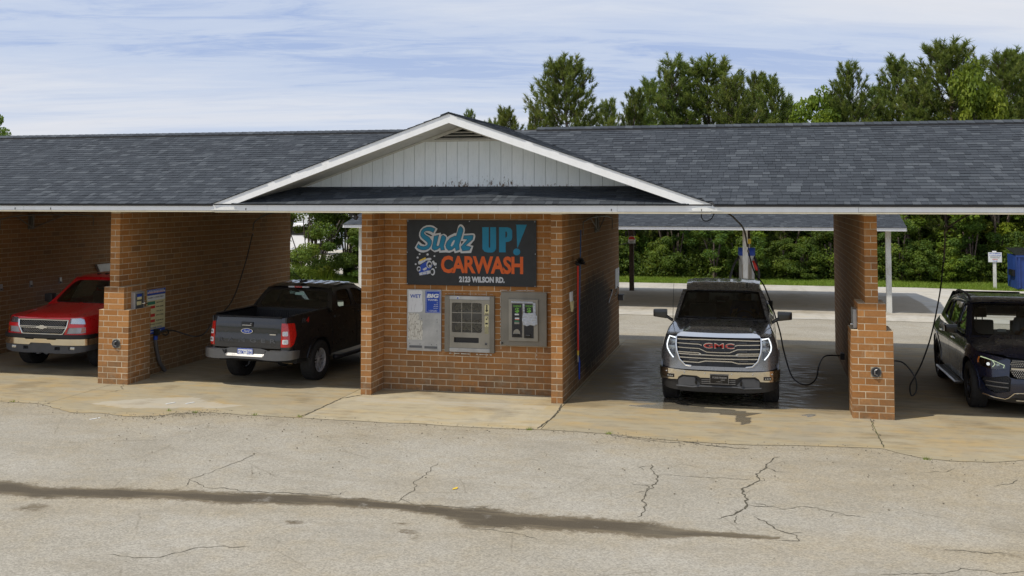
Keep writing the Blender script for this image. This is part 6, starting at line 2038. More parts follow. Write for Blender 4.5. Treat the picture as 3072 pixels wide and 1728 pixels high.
def pine_variant(k, H=10.0, W=2.6, lean=0.0):
    tr = bmesh.new()
    tp = [(lean * (z / H) ** 2 + .12 * math.sin(z * .7 + k), .10 * math.cos(z * .5 + k), z) for z in np.linspace(0, H * .97, 9)]
    tube(tr, tp, [max(.02, .17 * (1 - i / 8.6)) for i in range(9)], 8)
    tufts = []
    z = H * .16
    while z < H * .985:
        tt = (z - H * .16) / (H * .84)
        prof = (1 - tt) ** .62 * (.35 + .65 * min(1, tt * 3.2)) if tt < 1 else 0
        nb = random.randint(4, 6)
        a0 = random.random() * 6.28
        ax = np.interp(z, [p[2] for p in tp], [p[0] for p in tp]); ay = np.interp(z, [p[2] for p in tp], [p[1] for p in tp])
        for b in range(nb):
            if random.random() < .12: continue
            a = a0 + b * 6.28 / nb + random.uniform(-.3, .3)
            L = W * prof * random.uniform(.6, 1.15) + .22
            up = math.radians(random.uniform(12, 30) + 34 * tt)
            d = Vector((math.cos(a) * math.cos(up), math.sin(a) * math.cos(up), math.sin(up)))
            o = Vector((ax, ay, z))
            mid = o + d * L * .5 + Vector((0, 0, -.05 * L)); end = o + d * L + Vector((0, 0, .06 * L))
            tube(tr, [o, mid, end], [.028 * (1 - tt * .6), .018, .008], 5, False)
            n = max(2, int(L / .22))
            for i in range(n):
                f = .30 + .70 * (i + 1) / n
                p = o.lerp(mid, f * 2) if f < .5 else mid.lerp(end, f * 2 - 1)
                s = L * .22 * (1.25 - f)
                for _ in range(1 if random.random() < .25 else 2):
                    q = p + Vector((random.gauss(0, s * .8), random.gauss(0, s * .8), random.uniform(0, .22)))
                    dd = (d * .55 + Vector((random.gauss(0, .3), random.gauss(0, .3), .85))).normalized()
                    tufts.append((q, dd, random.uniform(.20, .34), random.random()))
        z += random.uniform(.30, .46) * (1.15 - .45 * tt)
    for i in range(4):
        tufts.append((Vector((tp[-1][0], tp[-1][1], H * .97 - i * .12)), Vector((0, 0, 1)), .26, .5))
    nb = 30
    n = len(tufts)
    C = np.array([tuple(t_[0]) for t_ in tufts]).repeat(nb, 0); Dn = np.array([tuple(t_[1]) for t_ in tufts]).repeat(nb, 0)
    L = np.array([t_[2] for t_ in tufts]).repeat(nb); tn = np.array([t_[3] for t_ in tufts]).repeat(nb)
    r_ = rng.normal(size=(n * nb, 3)); r_ = unit(r_)
    d = unit(Dn * .9 + r_ * .72)
    base = C + Dn * (rng.random((n * nb, 1)) - .55) * L[:, None] * 1.1
    tip = base + d * (L * rng.uniform(.6, 1.05, n * nb))[:, None]
    sd = unit(np.cross(d, rng.normal(size=(n * nb, 3)))) * .017
    P = np.stack([base - sd, base + sd, tip], 1).reshape(-1, 3)
    me = bpy.data.meshes.new('crown')
    me.from_pydata(P.tolist(), [], np.arange(len(P)).reshape(-1, 3).tolist())
    me.materials.append(M_NEEDLE)
    me.attributes.new('tint', 'FLOAT', 'FACE').data.foreach_set('value', np.clip(tn * .65 + rng.random(n * nb) * .3 + .05 * (P[::3, 2] / H), 0, 1))
    return tr, me

def broad_variant(H, W, n, size, mat, k, low=.12, stems=0, fat=1.0):
    tr = bmesh.new()
    cl = []
    for s_ in range(stems or random.randint(3, 5)):
        a = random.random() * 6.28; r0 = .08
        e = Vector((math.cos(a) * W * .45 * random.random(), math.sin(a) * W * .45 * random.random(), H * random.uniform(.55, .85)))
        tube(tr, spline([(r0 * math.cos(a), r0 * math.sin(a), 0), (e.x * .35, e.y * .35, e.z * .45), tuple(e)], 4), .03 * fat + .012 * H * fat, 5, False)
    for i in range(int(26 * max(1, W * H / 5))):
        u = random.random() ** .8
        z = H * (low + (1 - low) * u)
        rmax = W * math.sin(math.pi * min(1, (.22 + u * .74))) ** .7
        a = random.random() * 6.28; r = rmax * math.sqrt(random.random())
        cl.append((r * math.cos(a), r * math.sin(a), z, random.uniform(.18, .42) * (W / 1.5) ** .5, random.random()))
    cl = np.array(cl)
    idx = rng.integers(0, len(cl), n)
    c = cl[idx]
    dirs = unit(rng.normal(size=(n, 3)))
    rad = c[:, 3] * rng.random(n) ** .35
    C = c[:, :3] + dirs * rad[:, None] * np.array([1.15, 1.15, .75])
    C[:, 2] = np.maximum(C[:, 2], .05)
    Nn = unit(dirs * .6 + rng.normal(size=(n, 3)) * .6 + np.array([0, 0, .7]))
    me = leaves_mesh('crown', C, Nn, rng.uniform(.7, 1.25, n) * size, c[:, 4] * .6 + rng.random(n) * .4, mat)
    return tr, me

def plant(name, var, label, cat, loc, s, rot, group):
    o = thing(name, label, cat, loc, rot, group, 'thing')
    o.scale = s
    for nm, me in zip(('trunk', 'crown'), var):
        c = bpy.data.objects.new(nm, me)
        put(c, o, False)
    return o
def bake(v):
    tr, me = v
    t_ = bpy.data.meshes.new('trunk'); tr.to_mesh(t_); tr.free(); t_.materials.append(M_BARK); t_.shade_smooth()
    return (t_, me)
PINES = [bake(pine_variant(k, 10.0, w_, l_)) for k, (w_, l_) in enumerate(((2.3, .2), (2.9, -.3), (2.0, .1), (3.2, .4), (2.6, -.1)))]
spots = [(-19.1, 62, 10.3, 1.6), (-11.5, 44, 8.7, 2.6), (-8.5, 38, 8.5, 1.8), (-6.6, 38, 10.8, 3.0), (-5.7, 46, 9.3, 2.2), (-3.6, 40, 9.4, 2.2), (-3.2, 47, 10.5, 2.4), (-1.2, 40, 11.1, 2.8), (0.6, 42, 11.0, 3.6), (1.9, 39, 9.7, 2.6),
         (2.8, 46, 10.8, 2.2), (3.8, 43, 10.1, 2.4), (4.9, 50, 9.6, 2), (7.2, 44, 9.1, 2.4), (7.8, 40, 10.4, 2.4), (9.6, 46, 10.1, 2.6), (10.2, 41, 10.9, 2.6), (10.9, 37, 9.2, 2.8), (12.2, 38, 11.2, 3.2), (14.5, 45, 10.9, 2.6), (14.8, 39, 11.0, 2.8), (16.6, 43, 11.3, 3.0), (16.9, 40, 10.8, 3), (-14.5, 52, 8.6, 2.0)]
PL = ['small lone pine top far off just right of the gable peak', 'rounded dark pine clump above the ridge where the right roof starts', 'short pine just left of the tall narrow pine behind the right roof', 'tall narrow pine standing apart, first tall one right of the gable',
      'low pine right of the tall narrow pine', 'low broad pine in the dip between the two tall left pines', 'pine behind the left of the broadest crown', 'tall open topped pine above the middle of the right roof', 'broadest rounded pine crown above the grey pickup', 'short pine in front of the broad rounded crown',
      'slim pine right of the broad rounded crown', 'slim tapering pine next to the gap of sky', 'low pine ending the left wood beside the gap', 'low pine on the right side of the gap of sky', 'pointed pine first to rise right of the sky gap', 'pine between the two pointed pines right of the gap',
      'pointed pine left of the tallest open pine', 'shorter bushy pine with bare limbs below the tallest one', 'tallest open pine near the right, bare limbs low down', 'pine just left of the last tall pair', 'tall pine near the right edge of the frame', 'tall pine at the right edge of the frame', 'pine cut by the right edge of the frame', 'small far pine beside the gable peak']
for i, ((x, y, h, w_), lb) in enumerate(zip(spots, PL)):
    k = i % 5
    h *= .96 if x < 9 else .94
    s = h / 10.0
    plant('pine_tree', PINES[k], lb, 'pine tree', (x, y, 0), (s * (w_ / 2.6) * 1.12, s * (w_ / 2.6) * 1.12, s), i * 1.3, 'pines behind the car wash')
n = 0
for y0, hh in ((35, 6.5), (48, 7.7), (56, 8.2)):
    for x in np.arange(-9 if y0 < 50 else -8, 19 if y0 < 50 else 22, 2.1):
        xx = x + random.uniform(-.6, .6)
        if 5.0 < xx < 7.0: h = hh * .72
        else: h = hh * random.uniform(.82, 1.03)
        if xx < -5: h *= .85
        if xx < -7.5: h *= .8
        plant('pine_tree', PINES[n % 5], 'lower green pine filling the wood behind the taller pines', 'pine tree', (xx, y0 + random.uniform(-1, 1), 0), (h / 10 * 1.25, h / 10 * 1.25, h / 10), n * 2.1, 'lower pines filling the wood')
        n += 1
BR = [bake(broad_variant(H_, W_, n_, .062, m_, k, .05, 0, .55)) for k, (H_, W_, n_, m_) in enumerate(((3.2, 1.5, 7500, M_LEAF), (2.2, 1.4, 6000, M_LEAF), (4.2, 1.6, 9000, M_LEAF), (3.0, 1.3, 6500, M_LEAF_Y), (1.3, 1.1, 3500, M_LEAF_Y)))]
# two leafy trees among the pines
plant('leafy_tree', BR[3], 'yellow green leafy treetop showing in the gap between the pines', 'tree', (5.9, 40, 0), (1.5, 1.5, 2.85), 1, None)
plant('leafy_tree', BR[3], 'bright leafy treetop among the pines near the right edge', 'tree', (12.9, 35.6, 0), (1.3, 1.3, 3.1), 2.2, None)
# the edge of the wood
n = 0
for x in np.arange(-7.5, 21, 1.05):
    for (yy, ks, sc) in ((27.6, (1, 4, 0, 1), .75), (29.3, (0, 2, 1, 3), 1.0)):
        k = ks[(n * 7 + int(x * 3)) % 4]
        s = sc * random.uniform(.75, 1.2)
        yel = k in (3, 4)
        if x > 9.5 and yy > 28 and random.random() < .6: k = 3; yel = True; s *= 1.45
        plant('bush', BR[k], 'yellow green bush in the wood edge behind the canopy' if yel else 'dark green bush in the wood edge behind the canopy', 'bush', (x + random.uniform(-.4, .4), yy + random.uniform(-.5, .5), -.05), (s * random.uniform(.9, 1.2), s, s * random.uniform(.8, 1.15)), n * 1.7,
              'yellow green bushes along the wood edge' if yel else 'dark bushes along the wood edge')
        n += 1
# low pine boughs hanging in the wood edge
YP = ['young pine just right of the brown canopy post', 'young pine left of the vacuum station', 'young pine right of the vacuum station', 'young pine right of the right divider wall', 'young pine behind the white canopy corner post', 'young pine right of the no dumping sign', 'young pine hidden far left in the wood edge']
for i, (x, y, s) in enumerate(((-1.6, 29.5, .42), (1.6, 30, .45), (4.0, 29.6, .40), (8.4, 30, .55), (10.6, 29.2, .50), (14, 30, .55), (-4.5, 30, .45))):
    plant('young_pine', PINES[i % 5], YP[i], 'pine tree', (x, y, 0), (s * 1.1, s * 1.1, s), i * 2.2, 'young pines at the wood edge')
for i, (x, y, r_) in enumerate(((.6, 29.0, .14), (.98, 29.6, .07), (-2.3, 29.4, .06), (8.95, 28.6, .14), (9.6, 29.9, .09), (10.9, 28.9, .11), (13.5, 29.5, .1), (5.2, 29.5, .08))):
    o = thing('dead_pine', 'bare grey brown pine trunk among the bushes of the wood edge', 'dead tree', (x, y, 0), 0, 'bare trunks in the wood edge', 'thing')
    bm = bmesh.new()
    tube(bm, [(0, 0, 0), (.03, .02, 1.6), (.02, 0, 3.2), (.1, .1, 4.6)], [r_, r_ * .85, r_ * .7, r_ * .5], 9)
    bm_obj('trunk', bm, M_BARK, o, True, False)
    for q in range(9):
        z = random.uniform(1.4, 4.5); a = random.uniform(2.6, 6.8); l = random.uniform(.6, 1.6)
        p = spline([(.02, 0, z), (l * .5 * math.cos(a), l * .5 * math.sin(a), z + random.uniform(-.1, .3)), (l * math.cos(a), l * math.sin(a), z + random.uniform(-.5, .4))], 4)
        tube_obj('dead_limb', p, [.016 - .012 * j / len(p) for j in range(len(p))], M_BARK, o, 5, True, False)
# dark mass of undergrowth that closes the view
nn = 90000
x = rng.uniform(-10, 26, nn); y = rng.uniform(30.6, 33.5, nn)
top = 3.6 + np.array([noise.noise((a * .35, 0, 2)) for a in x]) * 1.3
z = rng.random(nn) ** .8 * top
C = np.stack([x, y, z], 1)
me = leaves_mesh('undergrowth', C, unit(rng.normal(size=(nn, 3)) + np.array([0, -.4, .5])), rng.uniform(.07, .15, nn), rng.random(nn) * .55 + .25 * np.sin(x * 2.1) * np.sin(z * 1.9 + x), M_LEAF)
tag(put(bpy.data.objects.new('undergrowth', me)), kind='stuff')
nn = 42000
x = rng.uniform(-9, 22, nn); u = rng.random(nn)
y = 27.1 + rng.random(nn) * 1.5
top = .75 + np.array([noise.noise((a * .8, 0, 5)) for a in x]) * .75 + (y - 27.1) * .5
C = np.stack([x, y, u ** 1.3 * np.maximum(top, .15)], 1)
me = leaves_mesh('low_brush', C, unit(rng.normal(size=(nn, 3)) + np.array([0, -.4, .7])), rng.uniform(.035, .075, nn), rng.random(nn) * .55 + .35 * (np.array([noise.noise((a * .7, b, 2)) for a, b in zip(x, y)]) + .5), M_LEAF)
tag(put(bpy.data.objects.new('low_brush', me)), kind='stuff')
# grass verge
bm = bmesh.new()
def verge(x0, x1, y0f, y1f, n, h0, h1, name, flop=.5):
    x = rng.uniform(x0, x1, n); u = rng.random(n)
    ya = np.array([y0f(a) for a in x]); yb = np.array([y1f(a) for a in x])
    y = ya + (yb - ya) * u
    h = rng.uniform(h0, h1, n); a = rng.random(n) * 6.28; w_ = .009 + .006 * rng.random(n)
    B = np.stack([x, y, np.full(n, -.05)], 1)
    sd = np.stack([np.cos(a) * w_, np.sin(a) * w_, np.zeros(n)], 1)
    tp = B + np.stack([rng.normal(size=n) * h * flop, rng.normal(size=n) * h * flop, h], 1)
    P = np.stack([B - sd, B + sd, tp], 1).reshape(-1, 3)
    me = bpy.data.meshes.new(name); me.from_pydata(P.tolist(), [], np.arange(n * 3).reshape(-1, 3).tolist())
    me.materials.append(M_GRASS)
    t_ = rng.random(n) * .6 + .4 * np.array([noise.noise((p * .6, q * .8, 1)) * .5 + .5 for p, q in zip(x, y)])
    me.attributes.new('tint', 'FLOAT', 'FACE').data.foreach_set('value', t_)
    tag(put(bpy.data.objects.new(name, me)), kind='stuff')
verge(-9, 22, far_edge, lambda x: 27.8, 110000, .05, .16, 'verge_grass')
verge(-22, -9, lambda x: 21.9, lambda x: 25.0, 50000, .06, .22, 'verge_grass')
verge(-15.8, -13.6, lambda x: 22.3, lambda x: 23.1, 1600, .4, .85, 'tall_grass', .25)
mesh_obj('verge_soil', [(-24, 21.8, -.0), (-9.2, 21.8, -.0), (-9.2, 25.1, -.0), (-24, 25.1, 0)], [(0, 1, 2, 3)], M_EARTH)['kind'] = 'structure'
mesh_obj('leaf_litter', [(-9, 26.9, -.02), (22, 26.9, -.02), (22, 34, -.02), (-9, 34, -.02)], [(0, 1, 2, 3)], simple('leaf_litter', (.13, .085, .045), .95, var=.5, scale=2))['kind'] = 'structure'
# the many-stemmed bush behind the left bay
v = broad_variant(4.4, 2.3, 30000, .055, M_LEAF, 9, .06, 4, .35)
bm = v[0]
for i in range(14):
    a = random.uniform(0, 6.28); r0 = random.uniform(.05, .3)
    tube(bm, spline([(r0 * math.cos(a), r0 * math.sin(a), 0), (r0 * 2.2 * math.cos(a), r0 * 2.2 * math.sin(a), 1.1), (r0 * 4.5 * math.cos(a) + .2, r0 * 4.5 * math.sin(a), 2.6)], 5), .022, 5, False)
big = bake(v)
plant('crape_myrtle', big, 'many stemmed leafy shrub tree behind the left bay', 'tree', (-14.6, 22.9, -.02), (1.0, 1.0, .95), 0, None)
plant('crape_myrtle', big, 'dense rounded green tree right of the many stemmed shrub', 'tree', (-12.6, 23.4, -.25), (.8, .9, .95), 1.4, None)
plant('crape_myrtle', BR[2], 'dark dense bush low between the shrub tree and the white pier edge', 'bush', (-12.0, 22.9, -.3), (1.05, .9, .55), 3.0, None)
plant('crape_myrtle', BR[3], 'bright yellow green bush beside the white pier edge behind the left bay', 'bush', (-11.6, 26.4, -.02), (1.2, 1.0, .75), 1.4, None)
plant('bush', BR[2], 'green bush behind the many stemmed shrub, left one', 'bush', (-16.6, 24.4, -.1), (1.1, 1, .8), 4, None)
plant('bush', BR[0], 'green bush behind the many stemmed shrub, right one', 'bush', (-13.9, 24.6, -.1), (1.2, 1, .95), 2, None)
plant('leafy_tree', BR[2], 'leafy treetop reaching in at the left edge above the roof', 'tree', (-36.6, 30, 0), (1.15, 1.1, 1.9), .4, None)
plant('leafy_tree', BR[0], 'low treetop just above the ridge at the left edge', 'tree', (-33.2, 26.5, 0), (1.2, 1.1, 1.98), 2.4, None)
# ================================================================== the big sign in the recess
M_SIGNBLACK = simple('sign_black', (.013, .014, .016), .45, var=.2)
M_TEAL = simple('sign_teal', (.0, .20, .36), .5, var=.08)
M_ORANGE = simple('sign_orange', (.68, .105, .005), .5, var=.08)
M_SIGNW = simple('sign_grey_white', (.55, .57, .60), .5, var=.08)
M_SIGNBLUE = simple('sign_blue', (.01, .06, .40), .5)
M_YELLOW = simple('sign_yellow', (.70, .48, .05), .5)
M_CREAM = simple('cream_label', (.66, .60, .33), .6)
SY = .575
def SP(px, py):
    fx = (px - 128) / 2264
    return (-2.895 + fx * 2.338, 2.982 - (py - 118) / (1146 + 30 * fx) * 1.138)
def signpoly(name, pts, mat, parent, y, holes=(), d=.0015):
    return flat_prism(name, [SP(*p) for p in pts], lambda u, v, k: (u, k, v), y - d, y, mat, parent, [[SP(*p) for p in h] for h in holes])
T = thing('sign', 'large black carwash sign with teal, orange and white lettering above the machines', 'sign', (-1.73, SY, 1.84), kind='thing')
box_obj('panel', -2.895, -.557, SY, SY + .012, 1.844, 2.982, M_SIGNBLACK, T)
sm = lambda P: [(p.x, p.y) for p in spline([(a, b, 0) for a, b in P] + [(*P[0], 0)], 3)][:-1]
outl = [(345, 400), (350, 340), (375, 285), (420, 240), (480, 212), (540, 208), (600, 220), (676, 272), (628, 360), (735, 343), (730, 378), (790, 360), (832, 385), (850, 420), (900, 385), (985, 345), (1010, 350), (1040, 225), (1065, 195), (1088, 190), (1120, 205), (1155, 255), (1160, 300), (1145, 360), (1300, 350), (1330, 362), (1342, 400), (1325, 470), (1250, 562), (1308, 572), (1268, 698), (1085, 703), (1078, 680), (982, 704), (965, 664), (890, 697), (820, 690), (710, 697), (700, 668), (630, 690), (570, 655), (553, 635), (500, 675), (430, 695), (370, 690), (310, 660), (270, 612), (335, 495), (352, 505), (400, 545), (450, 560), (470, 545), (440, 515), (370, 455)]
signpoly('lettering', outl, M_SIGNW, T, SY - .001)
Spts = [(640, 270), (600, 352), (575, 330), (520, 312), (470, 315), (440, 335), (438, 355), (460, 378), (530, 420), (575, 480), (578, 530), (560, 580), (520, 630), (460, 655), (400, 655), (340, 635), (300, 600), (335, 540), (375, 575), (430, 585), (475, 572), (500, 550), (495, 520), (455, 485), (400, 440), (372, 400), (370, 350), (390, 300), (430, 262), (490, 240), (560, 238)]
Upts = [(612, 400), (705, 378), (662, 560), (668, 582), (702, 570), (742, 400), (775, 378), (828, 415), (830, 440), (792, 580), (808, 650), (735, 658), (722, 605), (680, 640), (620, 660), (580, 635), (575, 600), (600, 480)]
Dpts = [(985, 392), (1005, 398), (1045, 260), (1078, 222), (1105, 235), (1133, 280), (1130, 320), (1060, 560), (1070, 640), (1000, 668), (985, 605), (930, 650), (870, 660), (830, 620), (815, 570), (840, 500), (900, 430)]
Zpts = [(1140, 390), (1285, 378), (1312, 388), (1300, 460), (1180, 565), (1275, 590), (1240, 655), (1115, 668), (1085, 590), (1200, 460), (1125, 455)]
for P in (Spts, Upts, Dpts, Zpts):
    signpoly('lettering', inset(P, -9) if False else P, M_SIGNBLACK, T, SY - .003)
    A = sum(P[i][0] * P[(i + 1) % len(P)][1] - P[(i + 1) % len(P)][0] * P[i][1] for i in range(len(P)))
    signpoly('lettering', inset(P, 7), M_TEAL, T, SY - .005)
signpoly('lettering', [(968, 470), (930, 520), (912, 572), (932, 585), (962, 548), (985, 480)], M_SIGNW, T, SY - .007)
signpoly('lettering', [(450, 335), (490, 345), (560, 375), (590, 400), (560, 405), (480, 370)], M_SIGNBLACK, T, SY - .0062)
signpoly('lettering', [(1090, 490), (1140, 488), (1098, 545)], M_SIGNBLACK, T, SY - .0062)
signpoly('lettering', [(1462, 240), (1575, 240), (1575, 590), (1587, 608), (1600, 590), (1600, 240), (1703, 240), (1703, 620), (1680, 665), (1640, 688), (1560, 688), (1500, 672), (1465, 625)], M_TEAL, T, SY - .001)
signpoly('lettering', [(1752, 240), (1900, 240), (1950, 255), (1980, 300), (1980, 430), (1965, 470), (1920, 495), (1868, 502), (1868, 683), (1755, 683)], M_TEAL, T, SY - .001, [[(1862, 315), (1885, 315), (1893, 345), (1890, 405), (1862, 428)]])
signpoly('lettering', [(2040, 193), (2232, 193), (2090, 560), (2075, 600), (2065, 590), (2052, 210)], M_TEAL, T, SY - .001)
circ = lambda cx, cy, r, n=24, k=1.0: [(cx + r * math.cos(2 * math.pi * i / n), cy + r * k * math.sin(2 * math.pi * i / n)) for i in range(n)]
signpoly('lettering', circ(2057, 675, 61), M_TEAL, T, SY - .001)
a = SP(738, 1050); b = SP(2167, 765)
text_mesh('lettering', 'CARWASH', M_ORANGE, T, b[0] - a[0], b[1] - a[1] + .012, (a[0], SY - .001, a[1] - .005), bold=.035, depth=.002, spacing=.93)
a = SP(1058, 1216); b = SP(1850, 1120)
text_mesh('lettering', '2123 WILSON RD.', M_SIGNW, T, b[0] - a[0], b[1] - a[1], (a[0], SY - .001, a[1]), bold=.055, depth=.002)
# soapy car emblem
for cx, cy, r in ((358, 723, 15), (500, 728, 20), (622, 757, 15), (322, 785, 18), (288, 902, 16), (647, 958, 13)):
    signpoly('bubble', circ(cx, cy, r, 14), M_SIGNW, T, SY - .001)
signpoly('emblem', [(330, 860), (370, 830), (420, 835), (480, 800), (520, 790), (560, 790), (572, 815), (540, 835), (480, 835), (420, 875), (370, 905), (340, 905)], M_SIGNW, T, SY - .002)
signpoly('emblem', [(355, 830), (460, 778), (475, 810), (365, 850)], M_YELLOW, T, SY - .004)
signpoly('emblem', [(370, 925), (430, 880), (500, 845), (560, 860), (590, 930), (540, 1000), (450, 1040), (350, 1065), (345, 990)], M_SIGNBLUE, T, SY - .003)
for cx, cy, r, k in ((345, 985, 36, 1.25), (532, 905, 50, 1.3)):
    signpoly('emblem', circ(cx, cy, r, 20, k), M_SIGNW, T, SY - .005); signpoly('emblem', circ(cx + 4, cy + 8, r * .72, 20, k), M_SIGNBLACK, T, SY - .007)
    signpoly('emblem', circ(cx + 12, cy + 25, r * .42, 16), M_SIGNW, T, SY - .009)
signpoly('emblem', [(410, 990), (480, 950), (490, 985), (440, 1015)], M_SIGNW, T, SY - .005)
signpoly('emblem', [(350, 1060), (420, 1035), (500, 1015), (570, 1010), (575, 1050), (500, 1080), (360, 1100)], M_SIGNW, T, SY - .005)
signpoly('emblem', [(410, 1035), (490, 1035), (490, 1080), (410, 1085)], M_SIGNBLUE, T, SY - .007); signpoly('emblem', [(416, 1042), (484, 1042), (484, 1073), (416, 1078)], M_SIGNW, T, SY - .009)
for cx, cy, r, k in ((595, 1035, 40, 1.6), (585, 1035, 28, 1.4)):
    signpoly('emblem', circ(cx, cy, r, 20, k), M_SIGNW if r > 30 else M_SIGNBLACK, T, SY - (.005 if r > 30 else .007))
signpoly('emblem', [(580, 850), (610, 835), (630, 870), (665, 880), (660, 920), (620, 925), (595, 890)], M_SIGNW, T, SY - .004)
for px_, py_ in ((145, 135), (1238, 138), (2368, 140), (135, 690), (2375, 712), (138, 1245), (1236, 1262), (2370, 1280)):
    q = SP(px_, py_)
    bm = bmesh.new(); bmesh.ops.create_cone(bm, cap_ends=True, segments=10, radius1=.011, radius2=.008, depth=.006, matrix=Matrix.Translation((q[0], SY - .004, q[1])) @ Matrix.Rotation(R(90), 4, 'X')); bm_obj('screw', bm, M_STEEL, T)

# ================================================================== machines
M_STAINLESS = simple('scuffed_stainless', (.50, .50, .49), .42, .55, var=.3, scale=4)
M_TAUPE = simple('taupe_cabinet', (.235, .215, .175), .5, .25, var=.2, scale=3)
M_TAUPE2 = simple('taupe_cabinet_light', (.33, .305, .25), .5, .2, var=.2, scale=3)
M_SLOT = simple('slot_black', (.012, .012, .016), .3)
M_BIRCH = None
m, t = new_mat('peeling_poster')
geo = t.n('ShaderNodeNewGeometry').outputs['Position']
mp = t.n('ShaderNodeMapping', {0: geo, 3: (26, 26, 6)}).outputs[0]
vo = t.n('ShaderNodeTexVoronoi', {'Vector': mp, 'Scale': 1.6}, feature='DISTANCE_TO_EDGE').outputs[0]
c = t.mix(t.mapr(vo, .03, .10), (.36, .33, .27), (.68, .66, .58))
finish(t, c, .8, 0, vo, .4, .004)
M_PEEL = m
m, t = new_mat('streaked_paper')
geo = t.n('ShaderNodeNewGeometry').outputs['Position']
mp = t.n('ShaderNodeMapping', {0: geo, 3: (40, 40, 3)}).outputs[0]
c = t.mix(t.mapr(t.noise(mp, 1.5, 4, .6), .62, .68), (.70, .71, .72), (.35, .34, .36))
finish(t, c, .7)
M_WETPAPER = m
MY = .60
def machine(name, label, cat, x0, x1, z0, z1, depth, mat):
    T = thing(name, label, cat, ((x0 + x1) / 2, MY, z0), kind='thing')
    box_obj('cabinet', x0, x1, MY - depth, MY + .01, z0, z1, mat, T, .006)
    return T
# towel dispenser
x0, x1, z0, z1 = -2.885, -2.258, .695, 1.765
T = machine('towel_dispenser', 'stainless towel dispenser with a peeling poster and blue towel notice', 'dispenser', x0, x1, z0, z1, .03, M_STAINLESS)
yf = MY - .03
def MP(px, py, o=(95, 150), s=(610, 1050)):   # fractions of the cabinet from the close-up
    return (x0 + (px - 100) / 600 * (x1 - x0), z1 - (py - 150) / 1045 * (z1 - z0))
def mrect(name, a, b, mat, T, y, d=.003, bev=0):
    (xa, za), (xb, zb) = MP(*a), MP(*b)
    return box_obj(name, min(xa, xb), max(xa, xb), y - d, y, min(za, zb), max(za, zb), mat, T, bev)
P_ = [(125, 168), (350, 165), (370, 190), (365, 330), (378, 470), (370, 520), (330, 538), (120, 540), (124, 300)]
flat_prism('notice', [MP(*p) for p in P_], lambda u, v, d: (u, d, v), yf - .002, yf, M_WETPAPER, T)
q = MP(155, 297); q2 = MP(345, 235)
text_mesh('lettering', 'WET', M_SIGNBLUE, T, q2[0] - q[0], q2[1] - q[1], (q[0], yf - .003, q[1]), bold=.02, depth=.001)
P_ = [(122, 558), (300, 562), (318, 590), (315, 672), (378, 680), (372, 800), (380, 860), (370, 1010), (120, 1005)]
flat_prism('old_poster', [MP(*p) for p in P_], lambda u, v, d: (u, d, v), yf - .003, yf, M_PEEL, T)
mrect('notice', (425, 168), (688, 545), M_SIGNBLUE, T, yf, .003)
for a, b in (((437, 178), (680, 182)), ((437, 530), (680, 534)), ((437, 178), (441, 534)), ((676, 178), (680, 534))): mrect('notice_border', a, b, M_PAPER, T, yf - .0032, .001)
for s_, a, b, bo in (('BIG', (450, 290), (660, 220), .05), ('TOWEL', (462, 340), (648, 310), .02), ('wet', (622, 378), (648, 366), .02), ('absorbent', (575, 410), (648, 397), .02), ('durable', (568, 442), (648, 429), .02), ('lightweight', (568, 474), (648, 461), .02), ('CHAMOIS TOWELS', (480, 505), (628, 496), .02), ('DISPOSABLE', (500, 520), (628, 511), .02)):
    q = MP(*a); q2 = MP(*b)
    text_mesh('lettering', s_, M_PAPER, T, q2[0] - q[0], q2[1] - q[1], (q[0], yf - .0033, q[1]), bold=bo, depth=.001, shear=.15 if s_ == 'BIG' else 0)
for a, b in (((145, 1105), (365, 1148)), ((410, 1112), (633, 1155))):
    mrect('coin_slot', a, b, M_DKMETAL, T, yf, .006); mrect('coin_slot_lip', (a[0] - 4, b[1] - 3), (b[0] + 4, b[1] + 4), M_STAINLESS, T, yf, .012)
for p in ((357, 648), (625, 660), (630, 700), (366, 835), (628, 850), (150, 1072), (330, 1078), (530, 1083), (620, 1085)):
    q = MP(*p); bm = bmesh.new(); bmesh.ops.create_cone(bm, cap_ends=True, segments=8, radius1=.008, radius2=.006, depth=.008, matrix=Matrix.Translation((q[0], yf - .003, q[1])) @ Matrix.Rotation(R(90), 4, 'X')); bm_obj('bolt', bm, M_DKMETAL, T)
# vending machine
x0, x1, z0, z1 = -2.185, -1.295, .70, 1.672
T = thing('vending_machine', 'beige vending machine with nine glass compartments and a keypad', 'vending machine', ((x0 + x1) / 2, MY, z0), kind='thing')
W_, H_ = x1 - x0, z1 - z0
def MP(px, py): return (x0 + (px - 762) / (1600 - 762) * W_, z1 - (py - (255 + 18 * (px - 762) / 838)) / 940 * H_)
dz = .055
yf = MY - dz
win = [MP(888, 385), MP(888, 860), MP(1393, 872), MP(1393, 385)]
wx0, wx1, wz0, wz1 = MP(885, 0)[0], MP(1393, 0)[0], MP(1100, 872)[1], MP(1100, 378)[1]
tray = (MP(920, 0)[0], MP(1342, 0)[0], MP(1100, 1042)[1], MP(1100, 955)[1])
pan = [(x0, z0), (x1, z0), (x1, z1), (x0, z1)]
flat_prism('cabinet', pan, lambda u, v, d: (u, d, v), yf + .012, MY + .01, M_TAUPE, T, [[(wx0, wz0), (wx1, wz0), (wx1, wz1), (wx0, wz1)], [(tray[0], tray[2]), (tray[1], tray[2]), (tray[1], tray[3]), (tray[0], tray[3])]])
for a in ((x0, x0 + .085), (x1 - .075, x1)): box_obj('side_trim', a[0], a[1], yf - .012, yf + .012, z0, z1, M_TAUPE, T, .004)
fx0, fx1 = x0 + .088, x1 - .078
r_ = .03
